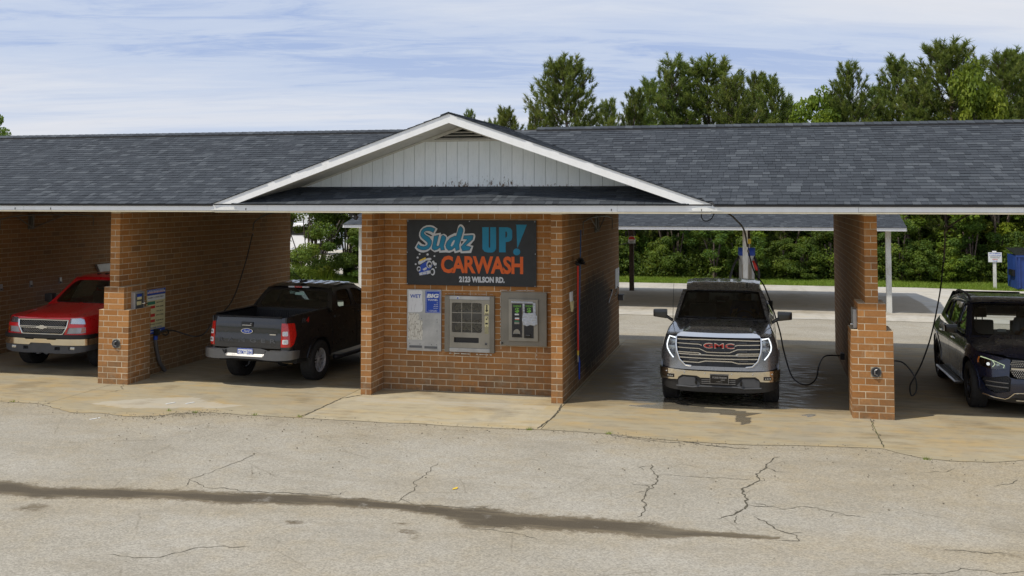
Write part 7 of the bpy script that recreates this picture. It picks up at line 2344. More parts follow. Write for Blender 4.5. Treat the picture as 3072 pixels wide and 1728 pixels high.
rr = lambda a, b, c, d, r: [(a + r, c), (b - r, c), (b - r * .3, c + r * .3), (b, c + r), (b, d - r), (b - r * .3, d - r * .3), (b - r, d), (a + r, d), (a + r * .3, d - r * .3), (a, d - r), (a, c + r), (a + r * .3, c + r * .3)]
flat_prism('door', [(fx0, z0 + .075), (fx1, z0 + .075), (fx1, z1 - .068), (fx0, z1 - .068)], lambda u, v, d: (u, d, v), yf - .006, yf + .010, M_TAUPE2, T, [rr(wx0, wx1, wz0, wz1, .025), rr(*tray, .008)])
box_obj('top_rail', fx0, fx1, yf - .010, yf + .008, z1 - .064, z1 - .004, M_STAINLESS, T, .003); box_obj('bottom_rail', fx0, fx1, yf - .010, yf + .008, z0 + .006, z0 + .071, M_STAINLESS, T, .003)
bx = box_obj('interior', -2.078, -1.472, MY + .28, MY + .30, .86, 1.59, M_SLOT, T)
box_obj('interior', -2.078, -2.07, MY + .02, MY + .28, .86, 1.59, M_SLOT, T); box_obj('interior', -1.48, -1.472, MY + .02, MY + .28, .86, 1.59, M_SLOT, T); box_obj('interior', -2.078, -1.472, MY + .02, MY + .28, 1.58, 1.59, M_SLOT, T); box_obj('interior', -2.078, -1.472, MY + .02, MY + .28, .86, .87, M_SLOT, T)
for i in range(1, 3):
    xx = wx0 + (wx1 - wx0) * i / 3 ; box_obj('window_bar', xx - .006, xx + .006, yf - .008, yf + .006, wz0, wz1, M_TAUPE2, T)
    zz = wz0 + (wz1 - wz0) * i / 3 ; box_obj('window_bar', wx0, wx1, yf - .0075, yf + .0055, zz - .006, zz + .006, M_TAUPE2, T)
cw = (wx1 - wx0) / 3; chh = (wz1 - wz0) / 3
M_TUBEC = simple('cardboard_tube', (.42, .36, .20), .7)
for row, tilt in ((2, .25), (0, .55)):
    for xx in (.5, 1.22, 1.78, 2.5):
        cx = wx0 + cw * xx; cz = wz0 + chh * (row + .45)
        bm = bmesh.new()
        pts = [(cx + .03, MY + .25, cz + tilt * .12), (cx, yf + .02, cz)]
        for rr_ in (.047, .040): tube(bm, pts, rr_, 16, False)
        bm_obj('coil_tube', bm, M_TUBEC, T, True)
patch_ = mesh_obj('glass', [(wx0, yf + .004, wz0), (wx1, yf + .004, wz0), (wx1, yf + .004, wz1), (wx0, yf + .004, wz1)], [(0, 1, 2, 3)], glass_mat('machine_glass', (.75, .78, .80)), T)
box_obj('delivery_flap', tray[0] - .01, tray[1] + .01, MY - .02, MY - .01, tray[2], tray[3], M_SLOT, T)
def mr(name, a, b, mat, d=.004): 
    (xa, za), (xb, zb) = MP(*a), MP(*b)
    return box_obj(name, xa, xb, yf - .006 - d, yf - .006, min(za, zb), max(za, zb), mat, T)
flat_prism('arrow_label', [MP(*p) for p in ((1440, 430), (1460, 402), (1500, 402), (1518, 430), (1512, 580), (1436, 575))], lambda u, v, d: (u, d, v), yf - .010, yf - .006, M_CREAM, T)
flat_prism('arrow', [MP(*p) for p in ((1468, 410), (1488, 410), (1488, 500), (1506, 500), (1478, 535), (1450, 500), (1468, 500))], lambda u, v, d: (u, d, v), yf - .0115, yf - .010, M_SLOT, T)
mr('coin_slot', (1445, 555), (1508, 572), M_SLOT, .006)
mr('keypad_label', (1442, 600), (1506, 892), M_CREAM)
for p, w_, h_ in (((1475, 650), .012, .012), ((1474, 722), .022, .014), ((1492, 625), .006, .012), ((1474, 765), .01, .004)):
    q = MP(*p); box_obj('keypad_mark', q[0] - w_, q[0] + w_, yf - .0118, yf - .0100, q[1] - h_, q[1] + h_, M_SLOT, T)
for i in range(4):
    for j in range(6):
        q = MP(1450 + i * 16, 786 + j * 19); box_obj('key', q[0] - .0052, q[0] + .0052, yf - .0135, yf - .0100, q[1] - .0052, q[1] + .0052, M_SLOT, T)
mr('sticker', (970, 268), (1015, 312), M_PAPER, .007); mr('sticker_print', (975, 285), (1000, 310), M_SIGNBLUE, .0078)
mr('lock', (1446, 1042), (1482, 1078), M_DKMETAL, .006); mr('lock', (1455, 1052), (1474, 1070), M_SLOT, .009)
# change machine
x0, x1, z0, z1 = -1.178, -.372, .838, 1.752
T = thing('change_machine', 'grey change machine with green dollar signs, half covered in duct tape', 'change machine', ((x0 + x1) / 2, MY, z0), kind='thing')
def MP(px, py): return (x0 + (px - 1700) / (2470 - 1700) * (x1 - x0), z1 - (py - (200 + 18 * (px - 1700) / 770)) / 905 * (z1 - z0))
box_obj('cabinet', x0, x1, MY - .06, MY + .01, z0, z1, M_TAUPE, T, .012)
y1_ = MY - .06
def mr(name, a, b, mat, d, y=None, bev=0):
    (xa, za), (xb, zb) = MP(*a), MP(*b)
    yy = y1_ if y is None else y
    return box_obj(name, min(xa, xb), max(xa, xb), yy - d, yy, min(za, zb), max(za, zb), mat, T, bev)
mr('door', (1840, 318), (2330, 1030), M_TAUPE2, .03, None, .006)
y2_ = y1_ - .03
mr('insert_panel', (1898, 392), (2065, 962), M_SLOT, .008, y2_); mr('insert_panel', (2100, 400), (2258, 975), M_SLOT, .008, y2_)
y3 = y2_ - .008
M_GREENP = simple('green_print', (.16, .42, .05), .5)
for cx in (1985, 2185):
    q = MP(cx - 68, 450); q2 = MP(cx + 68, 418)
    text_mesh('lettering', 'CHANGE', M_GREENP, T, q2[0] - q[0], q2[1] - q[1], (q[0], y3 - .001, q[1]), bold=.02, depth=.001)
    q = MP(cx - 36, 552); q2 = MP(cx + 36, 462)
    text_mesh('lettering', '$', M_GREENP, T, q2[0] - q[0], q2[1] - q[1], (q[0], y3 - .001, q[1]), bold=.03, depth=.001)
mr('label', (1945, 562), (2015, 588), M_PAPER, .002, y3); mr('label', (1948, 628), (2020, 655), M_PAPER, .002, y3); mr('label', (1948, 655), (2020, 668), M_ORANGE, .002, y3); mr('label', (1940, 675), (2020, 702), simple('green_label', (.03, .18, .10), .5), .002, y3); mr('label', (1938, 705), (2022, 738), M_TAUPE2, .002, y3)
flat_prism('worn_patch', [MP(*p) for p in ((1930, 850), (1960, 825), (2000, 825), (2030, 860), (2038, 905), (1915, 905))], lambda u, v, d: (u, d, v), y3 - .003, y3, M_TAUPE2, T)
mr('bill_slot', (1928, 900), (2018, 945), M_GLOSSB, .02, y3); mr('bill_slot', (2120, 905), (2215, 965), M_GLOSSB, .02, y3); mr('bill_slot_lip', (2130, 915), (2205, 925), M_DKMETAL, .024, y3)
m, t = new_mat('duct_tape')
geo = t.n('ShaderNodeNewGeometry').outputs['Position']
mp = t.n('ShaderNodeMapping', {0: geo, 3: (14, 14, 50)}).outputs[0]
nz = t.noise(mp, 1.2, 5, .6, 1.2)
finish(t, t.ramp(nz, [(.3, (.30, .32, .35)), (.7, (.62, .65, .70))]), .35, .5, nz, 1.0, .01)
M_TAPE = m
def tape(pts, d, jit=.006):
    V, F = tri_patch([MP(*p) for p in pts], (), .02)
    vs = [(u, d - jit * (noise.noise((u * 25, v * 60, 3)) * .8 + .8), v) for u, v in V]
    mesh_obj('duct_tape', vs, F, M_TAPE, T, True)
tape([(1885, 352), (2245, 362), (2250, 388), (1885, 378)], y2_ - .004)
tape([(2078, 390), (2110, 390), (2112, 560), (2085, 560)], y3 - .002); tape([(2248, 380), (2290, 385), (2300, 600), (2255, 600)], y3 - .002)
tape([(2090, 545), (2160, 555), (2255, 545), (2320, 600), (2325, 740), (2270, 762), (2200, 750), (2150, 770), (2085, 745), (2070, 660)], y3 - .008, .012)
mr('lock_plate', (2338, 335), (2356, 575), M_TAUPE, .006); q = MP(1728, 1062)
bm = bmesh.new(); bmesh.ops.create_cone(bm, cap_ends=True, segments=14, radius1=.016, radius2=.014, depth=.02, matrix=Matrix.Translation((q[0], y1_ - .008, q[1])) @ Matrix.Rotation(R(90), 4, 'X')); bm_obj('lock', bm, M_GLOSSB, T)

# ================================================================== small things on the walls
T = thing('security_camera', 'black security camera under the eave left of the recess', 'camera', (-3.53, -.45, 3.13), kind='thing')
tube_obj('bracket', [(-3.56, -.40, 3.13), (-3.555, -.41, 3.09)], .016, M_PLASTIC, T)
bm = bmesh.new(); vs = box(bm, -.075, .075, -.035, .035, -.035, .035, .008)
bmesh.ops.transform(bm, matrix=Matrix.Translation((-3.50, -.42, 3.065)) @ Matrix.Rotation(R(32), 4, 'Y'), verts=bm.verts)
bm_obj('housing', bm, M_PLASTIC, T)
bm = bmesh.new(); bmesh.ops.create_cone(bm, cap_ends=True, segments=12, radius1=.012, radius2=.010, depth=.004, matrix=Matrix.Translation((-3.497, -.457, 3.063)) @ Matrix.Rotation(R(90), 4, 'X')); bm_obj('lens', bm, M_PAPER, T)

# brush on the sooty wall
T = thing('wash_brush', 'red handled wash brush hung bristles up on the sooty wall', 'brush', (.10, .95, 2.2), kind='thing')
bm = bmesh.new()
for i in range(160):
    a = random.random() * 6.28; e = random.uniform(-.2, 1.5)
    p = Vector((.13, .92, 2.235)); d = Vector((math.cos(a) * math.cos(e) * .5 + .15, math.sin(a) * math.cos(e) * .9, math.sin(e) * .5)).normalized()
    tube(bm, [p + d * .02, p + d * random.uniform(.08, .115)], .006, 3, False)
vs = box(bm, .08, .16, .84, 1.02, 2.20, 2.25, .015)
bm_obj('bristles', bm, M_PLASTIC, T)['kind'] = 'stuff'
tube_obj('handle', [(.10, .93, 2.20), (.085, 1.0, 1.4), (.075, 1.07, .72)], .017, simple('red_handle', (.62, .03, .02), .4), T)
tube_obj('ferrule', [(.075, 1.07, .72), (.073, 1.075, .64)], .019, M_YELLOW, T)
tube_obj('coupling', [(.073, 1.075, .64), (.072, 1.085, .52)], .014, M_STEEL, T)
T = thing('hose', 'thin blue hose hanging down the sooty wall beside the brush', 'hose', (.07, 1.2, .2), kind='thing')
tube_obj('hose_run', spline([(.07, 1.43, 2.80), (.065, 1.36, 2.0), (.06, 1.28, 1.2), (.06, 1.21, .62), (.065, 1.22, .22)], 8), .011, simple('blue_hose', (.03, .09, .25), .5), T)
tube_obj('hose_end', [(.065, 1.18, .60), (.075, 1.20, .50), (.07, 1.22, .20)], [.016, .019, .012], M_SIGNBLUE, T)
T = thing('brush_holder', 'small white holder clipped to the sooty wall behind the red handle', 'bracket', (0, .75, 1.65), kind='thing')
box_obj('plate', .0, .03, .66, .86, 1.60, 1.76, M_PAPER, T, .008); flat_prism('funnel', [(.68, 1.60), (.86, 1.60), (.83, 1.48), (.76, 1.42)], lambda u, v, d: (d, u, v), .005, .045, M_CREAM, T)
T = thing('notice_board', 'blank white notice near the far end of the sooty wall', 'sign', (0, 6.7, 1.5), kind='thing')
box_obj('panel', .001, .012, 6.37, 7.0, 1.33, 1.77, M_PAPER, T, .004)
T = thing('control_box', 'small dark box at the far end of the sooty wall', 'box', (0, 6.95, 1.1), kind='thing')
box_obj('case', .0, .12, 6.86, 7.03, 1.03, 1.15, M_DKMETAL, T, .01); box_obj('lid', .0, .13, 6.85, 7.04, 1.152, 1.165, M_PLASTIC, T)
T = thing('squeegee', 'slanting worn squeegee and hook on the sooty wall', 'squeegee', (0, 5.7, 1.2), kind='thing')
tube_obj('handle', [(.03, 5.15, 1.14), (.05, 5.60, 1.36)], .012, M_STEEL, T); tube_obj('hook', [(.02, 6.2, 1.20), (.05, 6.3, 1.25), (.05, 6.45, 1.38)], .012, M_TAUPE2, T)
box_obj('blade', .02, .05, 5.52, 5.66, 1.35, 1.39, M_PLASTIC, T)

def truss(name, label, px_, y, z, mat, arms):
    T = thing(name, label, 'hose boom', (px_, y, z - .25), kind='thing')
    box_obj('wall_plate', px_ + .0, px_ + .02, y - .10, y + .10, z - .32, z + .03, mat, T, .004)
    tube_obj('pivot', [(px_ + .06, y, z - .30), (px_ + .06, y, z + .02)], .024, mat, T)
    for s_, l, out in arms:
        tube_obj('arm', spline([(px_ + .06, y, z), (px_ + .06 + out * .5, y + s_ * l * .55, z - .01), (px_ + .06 + out, y + s_ * l, z - .06)], 5), .015, mat, T)
        tube_obj('brace', [(px_ + .06, y, z - .29), (px_ + .06 + out * .4, y + s_ * l * .5, z - .02)], .012, mat, T)
        tube_obj('drop', spline([(px_ + .06 + out, y + s_ * l, z - .06), (px_ + .065 + out, y + s_ * (l + .02), z - .12), (px_ + .06 + out, y + s_ * (l + .02), z - .30)], 4), .010, mat, T)
    return T
M_PIPE = simple('dull_pipe', (.16, .14, .115), .5, .6)
truss('hose_boom', 'double armed hose boom high on the far left bay wall', XQ - 4.68 + .095, 3.52, 2.98, M_PIPE, ((1, 2.1, .05), (-1, 1.35, .25)))
truss('hose_boom', 'triangular hose boom high on the sooty wall above the brush', 0.0, 3.55, 3.0, M_PIPE, ((1, 1.6, .05), (-1, 2.1, .05)))
for i, y in enumerate((2.59, 3.55, 4.57, 5.88, 6.5)):
    T = thing('mat_clip', 'small metal mat clip on the far left bay wall', 'clip', (-12.85, y, 1.42), 0, 'mat clips on the far left wall', 'thing')
    box_obj('clip_plate', -12.853, -12.83, y - .04, y + .04, 1.36, 1.50, M_STEEL, T, .004); box_obj('clip_jaw', -12.83, -12.79, y - .03, y + .03, 1.37, 1.41, M_PIPE, T, .006)
T = thing('metal_shelf', 'slanted pale panel above the red pickup on the far left wall', 'shelf', (-12.6, 5.5, 1.9), kind='thing')
flat_prism('panel', [(6.05, 1.48), (6.95, 1.50), (6.95, 1.72), (5.88, 1.72)], lambda u, v, d: (d, u, v), -12.84, -12.78, M_STAINLESS, T)

# swing booms with hoses
def swing(label, pts, hose, r=.016, dripv=None, holder=None, gun=None):
    T = thing('hose_boom', label, 'hose boom', pts[0], kind='thing')
    tube_obj('arm', spline(pts, 6), r, M_PIPE, T, 8)
    tube_obj('coupling', [hose[0], tuple(Vector(hose[0]).lerp(Vector(hose[1]), .12))], .018, M_STEEL, T)
    tube_obj('hose', spline(hose, 8), .0125, simple('black_hose', (.012, .012, .012), .45), T, 8)
    return T
swing('curved boom and black hose coming down over the black pickup', [(-6.6, 4.9, 3.12), (-7.21, 4.2, 3.05), (-7.556, 4.0, 2.868), (-7.576, 3.9, 2.66)],
      [(-7.56, 3.88, 2.58), (-7.548, 3.8, 2.515), (-7.479, 3.4, 2.004), (-7.453, 2.8, 1.261), (-7.42, 2.0, .92), (-7.20, 1.25, .78), (-7.25, 1.0, .752), (-7.45, 1.0, .785), (-7.70, 1.02, .84), (-7.93, 1.15, .83)])
swing('curved boom over the grey pickup with a black hose sagging on its right', [(2.45, 3.1, 3.13), (2.62, 3.0, 3.06), (2.72, 3.0, 2.975), (2.88, 3.0, 2.78), (2.945, 3.0, 2.45)],
      [(2.95, 3.0, 2.40), (3.07, 2.9, 1.98), (3.25, 2.6, 1.74), (3.47, 1.75, 1.143), (3.55, 1.4, .766), (3.677, 1.2, .38), (3.888, 1.2, .26), (4.058, 1.4, .324), (4.147, 1.9, .50), (4.30, 2.9, .50), (4.60, 3.7, .40)])
swing('curved boom and looped black hose beside the dark blue suv', [(7.1, 3.6, 3.13), (6.876, 3.4, 3.067), (6.419, 3.0, 2.812), (6.393, 3.0, 2.617), (6.35, 2.9, 2.25)],
      [(6.345, 2.9, 2.233), (6.307, 2.8, 2.087), (6.223, 2.6, 1.688), (6.023, 2.2, 1.053), (5.808, 1.8, .628), (5.641, 1.5, .41), (5.539, 1.3, .287), (5.548, 1.2, .154), (5.621, 1.2, .232), (5.613, 1.2, .434), (5.484, 1.2, .631), (5.353, 1.1, .717), (5.15, 1.0, .717)])
T = thing('hose', 'small black hose loop hanging below the eave above the grey pickup', 'hose', (2.28, 2.0, 3.0), kind='thing')
tube_obj('loop', spline([(2.17, 2.0, 3.14), (2.16, 2.0, 3.02), (2.222, 2.0, 2.955), (2.327, 2.0, 2.988), (2.405, 2.0, 3.13)], 6), .009, M_PLASTIC, T)
def gun(label, x, y, z, s, mat):
    T = thing('spray_gun', label, 'spray gun', (x, y, z), kind='thing')
    tube_obj('barrel', [(x, y, z), (x, y - .34, z - .01)], .022, mat, T); tube_obj('grip', spline([(x, y, z), (x, y + .05, z - .06), (x, y - .04, z - .10), (x, y - .16, z - .06)], 5), .013, M_PLASTIC, T)
    box_obj('holder', x - .05, x + .03, y - .40, y - .30, z - .06, z + .06, M_PLASTIC, T, .01)
gun('black spray gun in a holder below the instruction panel', -8.10, 1.42, .80, 1, M_PLASTIC)
gun('blue spray gun lying against the right divider wall', 4.66, 4.0, .40, 1, M_SIGNBLUE)
T = thing('foam_brush_tube', 'grey tube leaning from the wall down to the floor below the spray gun', 'tube', (-8.1, 1.2, 0), kind='thing')
tube_obj('tube', spline([(-8.12, 1.055, .70), (-8.12, 1.06, .574), (-8.11, 1.17, .24), (-8.10, 1.36, .02)], 6), .035, simple('grey_rubber', (.11, .10, .095), .7), T, 10)
tube_obj('tube_cap', [(-8.12, 1.05, .66), (-8.12, 1.05, .73)], .04, M_SIGNBLUE, T, 10)
# instruction panel
T = thing('instruction_panel', 'yellowed wash instruction panel with green and red bars on the left divider', 'sign', (-8.17, 1.1, 1.2), kind='thing')
yA, yB, zA, zB = .80, 1.425, .775, 1.62
box_obj('panel', -8.172, -8.158, yA, yB, zA, zB, M_CREAM, T)
def ir(name, u0, u1, v0, v1, mat, d=.001): box_obj(name, -8.158, -8.158 + d, yA + (yB - yA) * u0, yA + (yB - yA) * u1, zB - (zB - zA) * v1, zB - (zB - zA) * v0, mat, T)
ir('header', 0, 1, 0, .13, M_SIGNBLUE); ir('header_paper', 0.02, .98, .05, .085, M_PAPER, .002); ir('footer', 0, 1, .90, 1, M_SIGNBLUE)
ir('paper', .02, .98, .14, .25, M_PAPER); M_SGREEN = simple('sign_green', (.03, .20, .12), .5)
ir('bar', .02, .44, .27, .34, M_SGREEN); ir('bar', .02, .44, .37, .43, M_REDP); ir('bar', .02, .44, .55, .62, M_REDP); ir('bar', .02, .44, .68, .74, M_REDP)
for (s_, u, v, w_, h_, mm) in (('WASH INSTRUCTIONS', .06, .045, .85, .03, M_PAPER), ('READ BEFORE WASHING', .06, .082, .85, .022, M_REDP), ('INSERT COINS FIRST', .06, .20, .85, .03, M_SLOT), ('SOAP', .5, .32, .4, .03, M_SLOT), ('RINSE', .5, .42, .4, .03, M_SLOT), ('WAX', .5, .52, .4, .03, M_SLOT), ('SPOT FREE', .5, .61, .4, .03, M_SLOT), ('FOAM BRUSH', .5, .73, .4, .03, M_SLOT), ('NO ENGINE CLEANING', .06, .80, .8, .022, M_SLOT), ('THANK YOU', .12, .885, .7, .035, M_SIGNBLUE), ('DRIVE SAFELY', .2, .965, .6, .025, M_PAPER)):
    text_mesh('lettering', s_, mm, T, (yB - yA) * w_, (zB - zA) * h_, (-8.1555, yA + (yB - yA) * u, zB - (zB - zA) * v), (0, 1, 0), (0, 0, 1), .02, .0005)
# coin boxes in the stepped piers
T = thing('coin_box', 'steel coin box with yellow and blue labels set in the left stepped pier', 'coin box', (-8.06, .3, 1.35), kind='thing')
box_obj('case', -8.066, -7.985, .13, .44, 1.30, 1.64, M_STAINLESS, T, .008); box_obj('face', -7.986, -7.980, .17, .40, 1.33, 1.61, M_DKMETAL, T)
box_obj('label', -7.981, -7.977, .20, .34, 1.50, 1.55, M_CREAM, T); box_obj('label', -7.981, -7.977, .20, .34, 1.55, 1.60, M_SIGNBLUE, T); box_obj('label', -7.981, -7.977, .19, .33, 1.40, 1.47, M_CREAM, T)
tube_obj('knob', [(-7.98, .36, 1.42), (-7.93, .37, 1.43), (-7.92, .44, 1.41)], .012, M_CHROME, T)
T = thing('coin_box', 'steel coin box on the bay side of the right stepped pier', 'coin box', (4.6, .5, 1.35), kind='thing')
box_obj('case', 4.575, 4.632, .10, .50, 1.345, 1.64, M_STAINLESS, T, .008); tube_obj('knob', [(4.58, .2, 1.40), (4.54, .2, 1.40)], .016, M_CHROME, T)
def port(label, x, z):
    T = thing('wall_port', label, 'wall port', (x, -.09, z), kind='thing')
    box_obj('cement_surround', x - .085, x + .085, -.0895, -.070, z - .085, z + .085, simple('cement', (.42, .36, .25), .9), T, .012)
    def disc(nm, r, y0, y1, mat, r2=None):
        bm = bmesh.new(); bmesh.ops.create_cone(bm, cap_ends=True, segments=28, radius1=r, radius2=r2 or r, depth=y1 - y0, matrix=Matrix.Translation((x, (y0 + y1) / 2, z)) @ Matrix.Rotation(R(90), 4, 'X')); return bm_obj(nm, bm, mat, T, True, True, 30)
    disc('rim', .078, -.108, -.080, M_DKMETAL); disc('cap', .064, -.113, -.100, M_PLASTIC)
    tube_obj('handle', [(x + .018, -.115, z + .045), (x - .02, -.128, z + .03), (x - .022, -.128, z - .03), (x + .018, -.115, z - .045)], .008, M_STEEL, T)
port('round iron wall port low on the left stepped pier', -8.205, .735)
port('round iron wall port low on the right stepped pier', 4.880, .715)

# ================================================================== rear canopy
M_POST = white_paint('worn_white_post', (.66, .66, .62), (.30, .25, .19), .9)
M_BROWNPOST = simple('dark_wood_post', (.075, .05, .035), .85, var=.4)
g = thing('vacuum_canopy', 'long low shingled canopy on posts standing behind the wash bays', 'canopy', (-1.4, 18, 0), kind='thing')
CY0, CY1, CR, CZ0, CZ1 = 14.7, 21.3, 18.0, 2.50, 3.20
CX0, CX1 = -9.95, 7.22
sl = (CZ1 - CZ0) / (CR - CY0)
nr = Vector((0, -sl, 1)).normalized()
S = Shingles()
lay(S, CY0 - .03, CR, 22, lambda y: CX0, lambda y: CX1, lambda y: CZ0 + sl * (y - CY0))
vis_items = [it for it in S.items if it[0][0][1] < 16.9]
S.finish(g, nr, 300)
slope_sheet('roof_deck', [(CX0, CY0, CZ0), (CX1, CY0, CZ0), (CX1, CR, CZ1), (CX0, CR, CZ1)], M_DECK, g, .02, nr)
slope_sheet('rear_slope', [(CX0, CR, CZ1), (CX1, CR, CZ1), (CX1, CY1, CZ0), (CX0, CY1, CZ0)], M_SHINGLE, g, .02, Vector((0, sl, 1)).normalized())
for a, b in zip((CX0, -6.0, -2.2, 1.05, 4.6), (-6.0, -2.2, 1.05, 4.6, CX1)):
    box_obj('fascia_board', a + .002, b - .002, CY0 + .0, CY0 + .02, CZ0 - .105, CZ0 - .012, M_WHITE, g)
box_obj('ceiling', CX0, CX1, CY0 + .02, CY1 - .02, CZ0 - .10, CZ0 - .08, M_SOFFIT, g)
for xe in (CX0, CX1):
    flat_prism('gable_end', [(CY0, CZ0 - .10), (CY1, CZ0 - .10), (CR, CZ1 - .02)], lambda u, v, d: (d, u, v), xe - .02, xe, M_WHITE, g)
for x in (-9.6, -5.6, -1.40, 2.708, 6.79):
    box_obj('post', x - .075, x + .075, 15.385, 15.535, -.004, CZ0 - .10, M_POST, g, .008)
    box_obj('post', x - .08, x + .08, 20.95, 21.11, -.004, CZ0 - .10, M_BROWNPOST, g, .006)
T = thing('warning_sign', 'small red topped white sign on the brown canopy post', 'sign', (-1.38, 20.93, 1.75), kind='thing')
sg = [(-.13, -.10), (.13, -.10), (.13, .06), (.09, .14), (0, .17), (-.09, .14), (-.13, .06)]
flat_prism('panel', sg, lambda u, v, d: (-1.38 + u, d, 1.80 + v), 20.92, 20.94, M_PAPER, T)
flat_prism('red_top', [(-.12, .04), (.12, .04), (.085, .13), (0, .155), (-.085, .13)], lambda u, v, d: (-1.38 + u, d, 1.80 + v), 20.915, 20.92, M_REDP, T)
for k in range(3): box_obj('print_line', -1.46, -1.30, 20.916, 20.92, 1.79 - k * .03, 1.80 - k * .03, M_REDP if k == 0 else M_SLOT, T)
T = thing('chain', 'dark chain hanging between the canopy posts on the left', 'chain', (-2, 21, 1.6), kind='thing')
tube_obj('links', spline([(-5.55, 20.9, 1.7), (-3.4, 20.9, 1.30), (-1.5, 20.9, 1.72)], 10), .012, M_SLOT, T)
T = thing('vacuum_station', 'grey vacuum station with a blue cap and black hoses under the canopy', 'vacuum', (2.72, 16.5, 0), kind='thing')
box_obj('plinth', 2.45, 3.0, 16.2, 16.75, -.002, .15, M_CONC3, T, .01)
bm = bmesh.new(); tube(bm, [(2.73, 16.45, .15), (2.73, 16.45, 1.56)], .24, 20); bm_obj('drum', bm, M_STAINLESS, T, True, True, 40)
bm = bmesh.new(); tube(bm, [(2.73, 16.45, 1.56), (2.73, 16.45, 1.57), (2.73, 16.45, 1.80)], [.255, .26, .26], 8); bm_obj('blue_cap', bm, M_SIGNBLUE, T, False, True)
box_obj('door', 2.58, 2.88, 16.195, 16.22, .5, 1.3, M_TAUPE2, T, .01)
box_obj('yellow_label', 2.77, 2.87, 16.18, 16.20, 1.93, 2.08, M_YELLOW, T); box_obj('label_post', 2.80, 2.84, 16.2, 16.24, 1.8, 2.1, M_STAINLESS, T)
tube_obj('hose', spline([(2.50, 16.4, 1.52), (2.36, 16.2, 1.30), (2.25, 16.1, .95), (2.18, 16.1, .62), (2.4, 16.0, .35), (2.62, 16.0, .55)], 8), .035, M_PLASTIC, T, 8)
tube_obj('hose', spline([(2.96, 16.4, 1.52), (3.04, 16.2, 1.30), (3.10, 16.1, 1.0), (3.02, 16.1, .62), (2.9, 16.0, .5)], 8), .035, M_PLASTIC, T, 8)
bm = bmesh.new(); tube(bm, [(2.93, 16.15, 1.42), (3.0, 16.12, 1.22), (3.04, 16.10, 1.12)], [.03, .05, .03], 8); bm_obj('red_nozzle', bm, M_REDP, T, True)
# sign and dumpster behind
T = thing('no_dumping_sign', 'white no dumping sign on a white post at the edge of the grass', 'sign', (11.52, 24.8, 0), kind='thing')
box_obj('post', 11.465, 11.575, 24.80, 24.89, -.06, 1.34, M_POST, T, .006); box_obj('post_cap', 11.455, 11.585, 24.79, 24.90, 1.34, 1.37, M_WHITE, T)
box_obj('panel', 11.30, 11.76, 24.775, 24.79, .965, 1.325, M_PAPER, T)
for s_, z, w_, h_, mm in (('NO DUMPING', 1.265, .38, .04, M_SIGNBLUE), ('OF HOUSEHOLD GARBAGE', 1.205, .40, .028, M_SIGNBLUE), ('VIOLATORS WILL BE', 1.155, .36, .022, M_SLOT), ('PROSECUTED', 1.115, .30, .022, M_SLOT), ('$200.00', 1.05, .18, .038, M_REDP), ('FINE', .99, .16, .032, M_SIGNBLUE)):
    text_mesh('lettering', s_, mm, T, w_, h_, (11.53 - w_ / 2, 24.774, z), bold=.03, depth=.001)
T = thing('dumpster', 'dark blue dumpster at the right edge behind the suv', 'dumpster', (13.1, 24.6, 0), kind='thing')
M_DUMP = simple('dumpster_blue', (.012, .045, .21), .5, var=.35, scale=3)
bm = bmesh.new(); vs = box(bm, 12.10, 14.1, 24.0, 25.5, .06, 1.25)
bm_obj('bin', bm, M_DUMP, T)
for k in range(6): box_obj('rib', 12.14 + k * .33, 12.20 + k * .33, 23.96, 24.0, .1, 1.2, M_DUMP, T)
box_obj('fork_pocket', 12.02, 12.10, 24.3, 25.0, .5, .72, M_SLOT, T); box_obj('rim', 12.06, 14.14, 23.95, 24.0, 1.20, 1.27, M_DUMP, T)
flat_prism('lid', [(23.95, 1.28), (25.5, 1.45), (25.5, 1.48), (23.95, 1.31)], lambda u, v, d: (d, u, v), 12.05, 14.15, M_SLOT, T)

# ================================================================== beyond the left bay
yd2 = grid_mesh('side_lot', np.linspace(-60, -9.2, 60), lambda x: 25.1, lambda x: 60.0, 12, -.006, M_CONC3, {'wet': lambda P: P[:, 0] * 0, 'stain': lambda P: P[:, 0] * 0})
tag(yd2, kind='structure')
T = thing('house', 'cream building with a terracotta roof glimpsed behind the left bay', 'house', (-13.4, 34, 0), kind='thing')
box_obj('wall', -16.5, -8, 31.2, 38, 0, 2.2, simple('cream_render', (.60, .54, .42), .9), T)
M_TERRA = simple('terracotta_roof', (.58, .27, .13), .8, var=.3, scale=5)
bm = bmesh.new()
v = [bm.verts.new(p) for p in ((-16.9, 30.7, 2.0), (-7.6, 30.7, 2.0), (-7.6, 38.4, 2.0), (-16.9, 38.4, 2.0), (-13.9, 34.4, 4.2), (-10.6, 34.4, 4.2))]
for f in ((0, 1, 5, 4), (1, 2, 5), (2, 3, 4, 5), (3, 0, 4), (0, 3, 2, 1)): bm.faces.new([v[i] for i in f])
bm_obj('roof', bm, M_TERRA, T)
for x in (-15.8, -14.2, -12.0): 
    w_ = box_obj('window', x, x + .8, 31.17, 31.2, .9, 1.8, M_GLOSSB, T); box_obj('window_frame', x - .05, x + .85, 31.15, 31.17, .85, .9, M_WHITE, T)
T = thing('storage_building', 'pale blue grey metal building seen through the shrub behind the left bay', 'building', (-26, 48, 0), kind='thing')
box_obj('wall', -34, -19.5, 46, 54, 0, 3.0, simple('pale_blue_cladding', (.50, .58, .68), .6), T)
box_obj('roof', -34.3, -19.2, 45.7, 54.3, 3.0, 3.15, M_WHITE, T)
for k in range(4): box_obj('roller_door', -33 + k * 3.4, -30.6 + k * 3.4, 45.96, 46, 0, 2.4, M_PAPER, T)
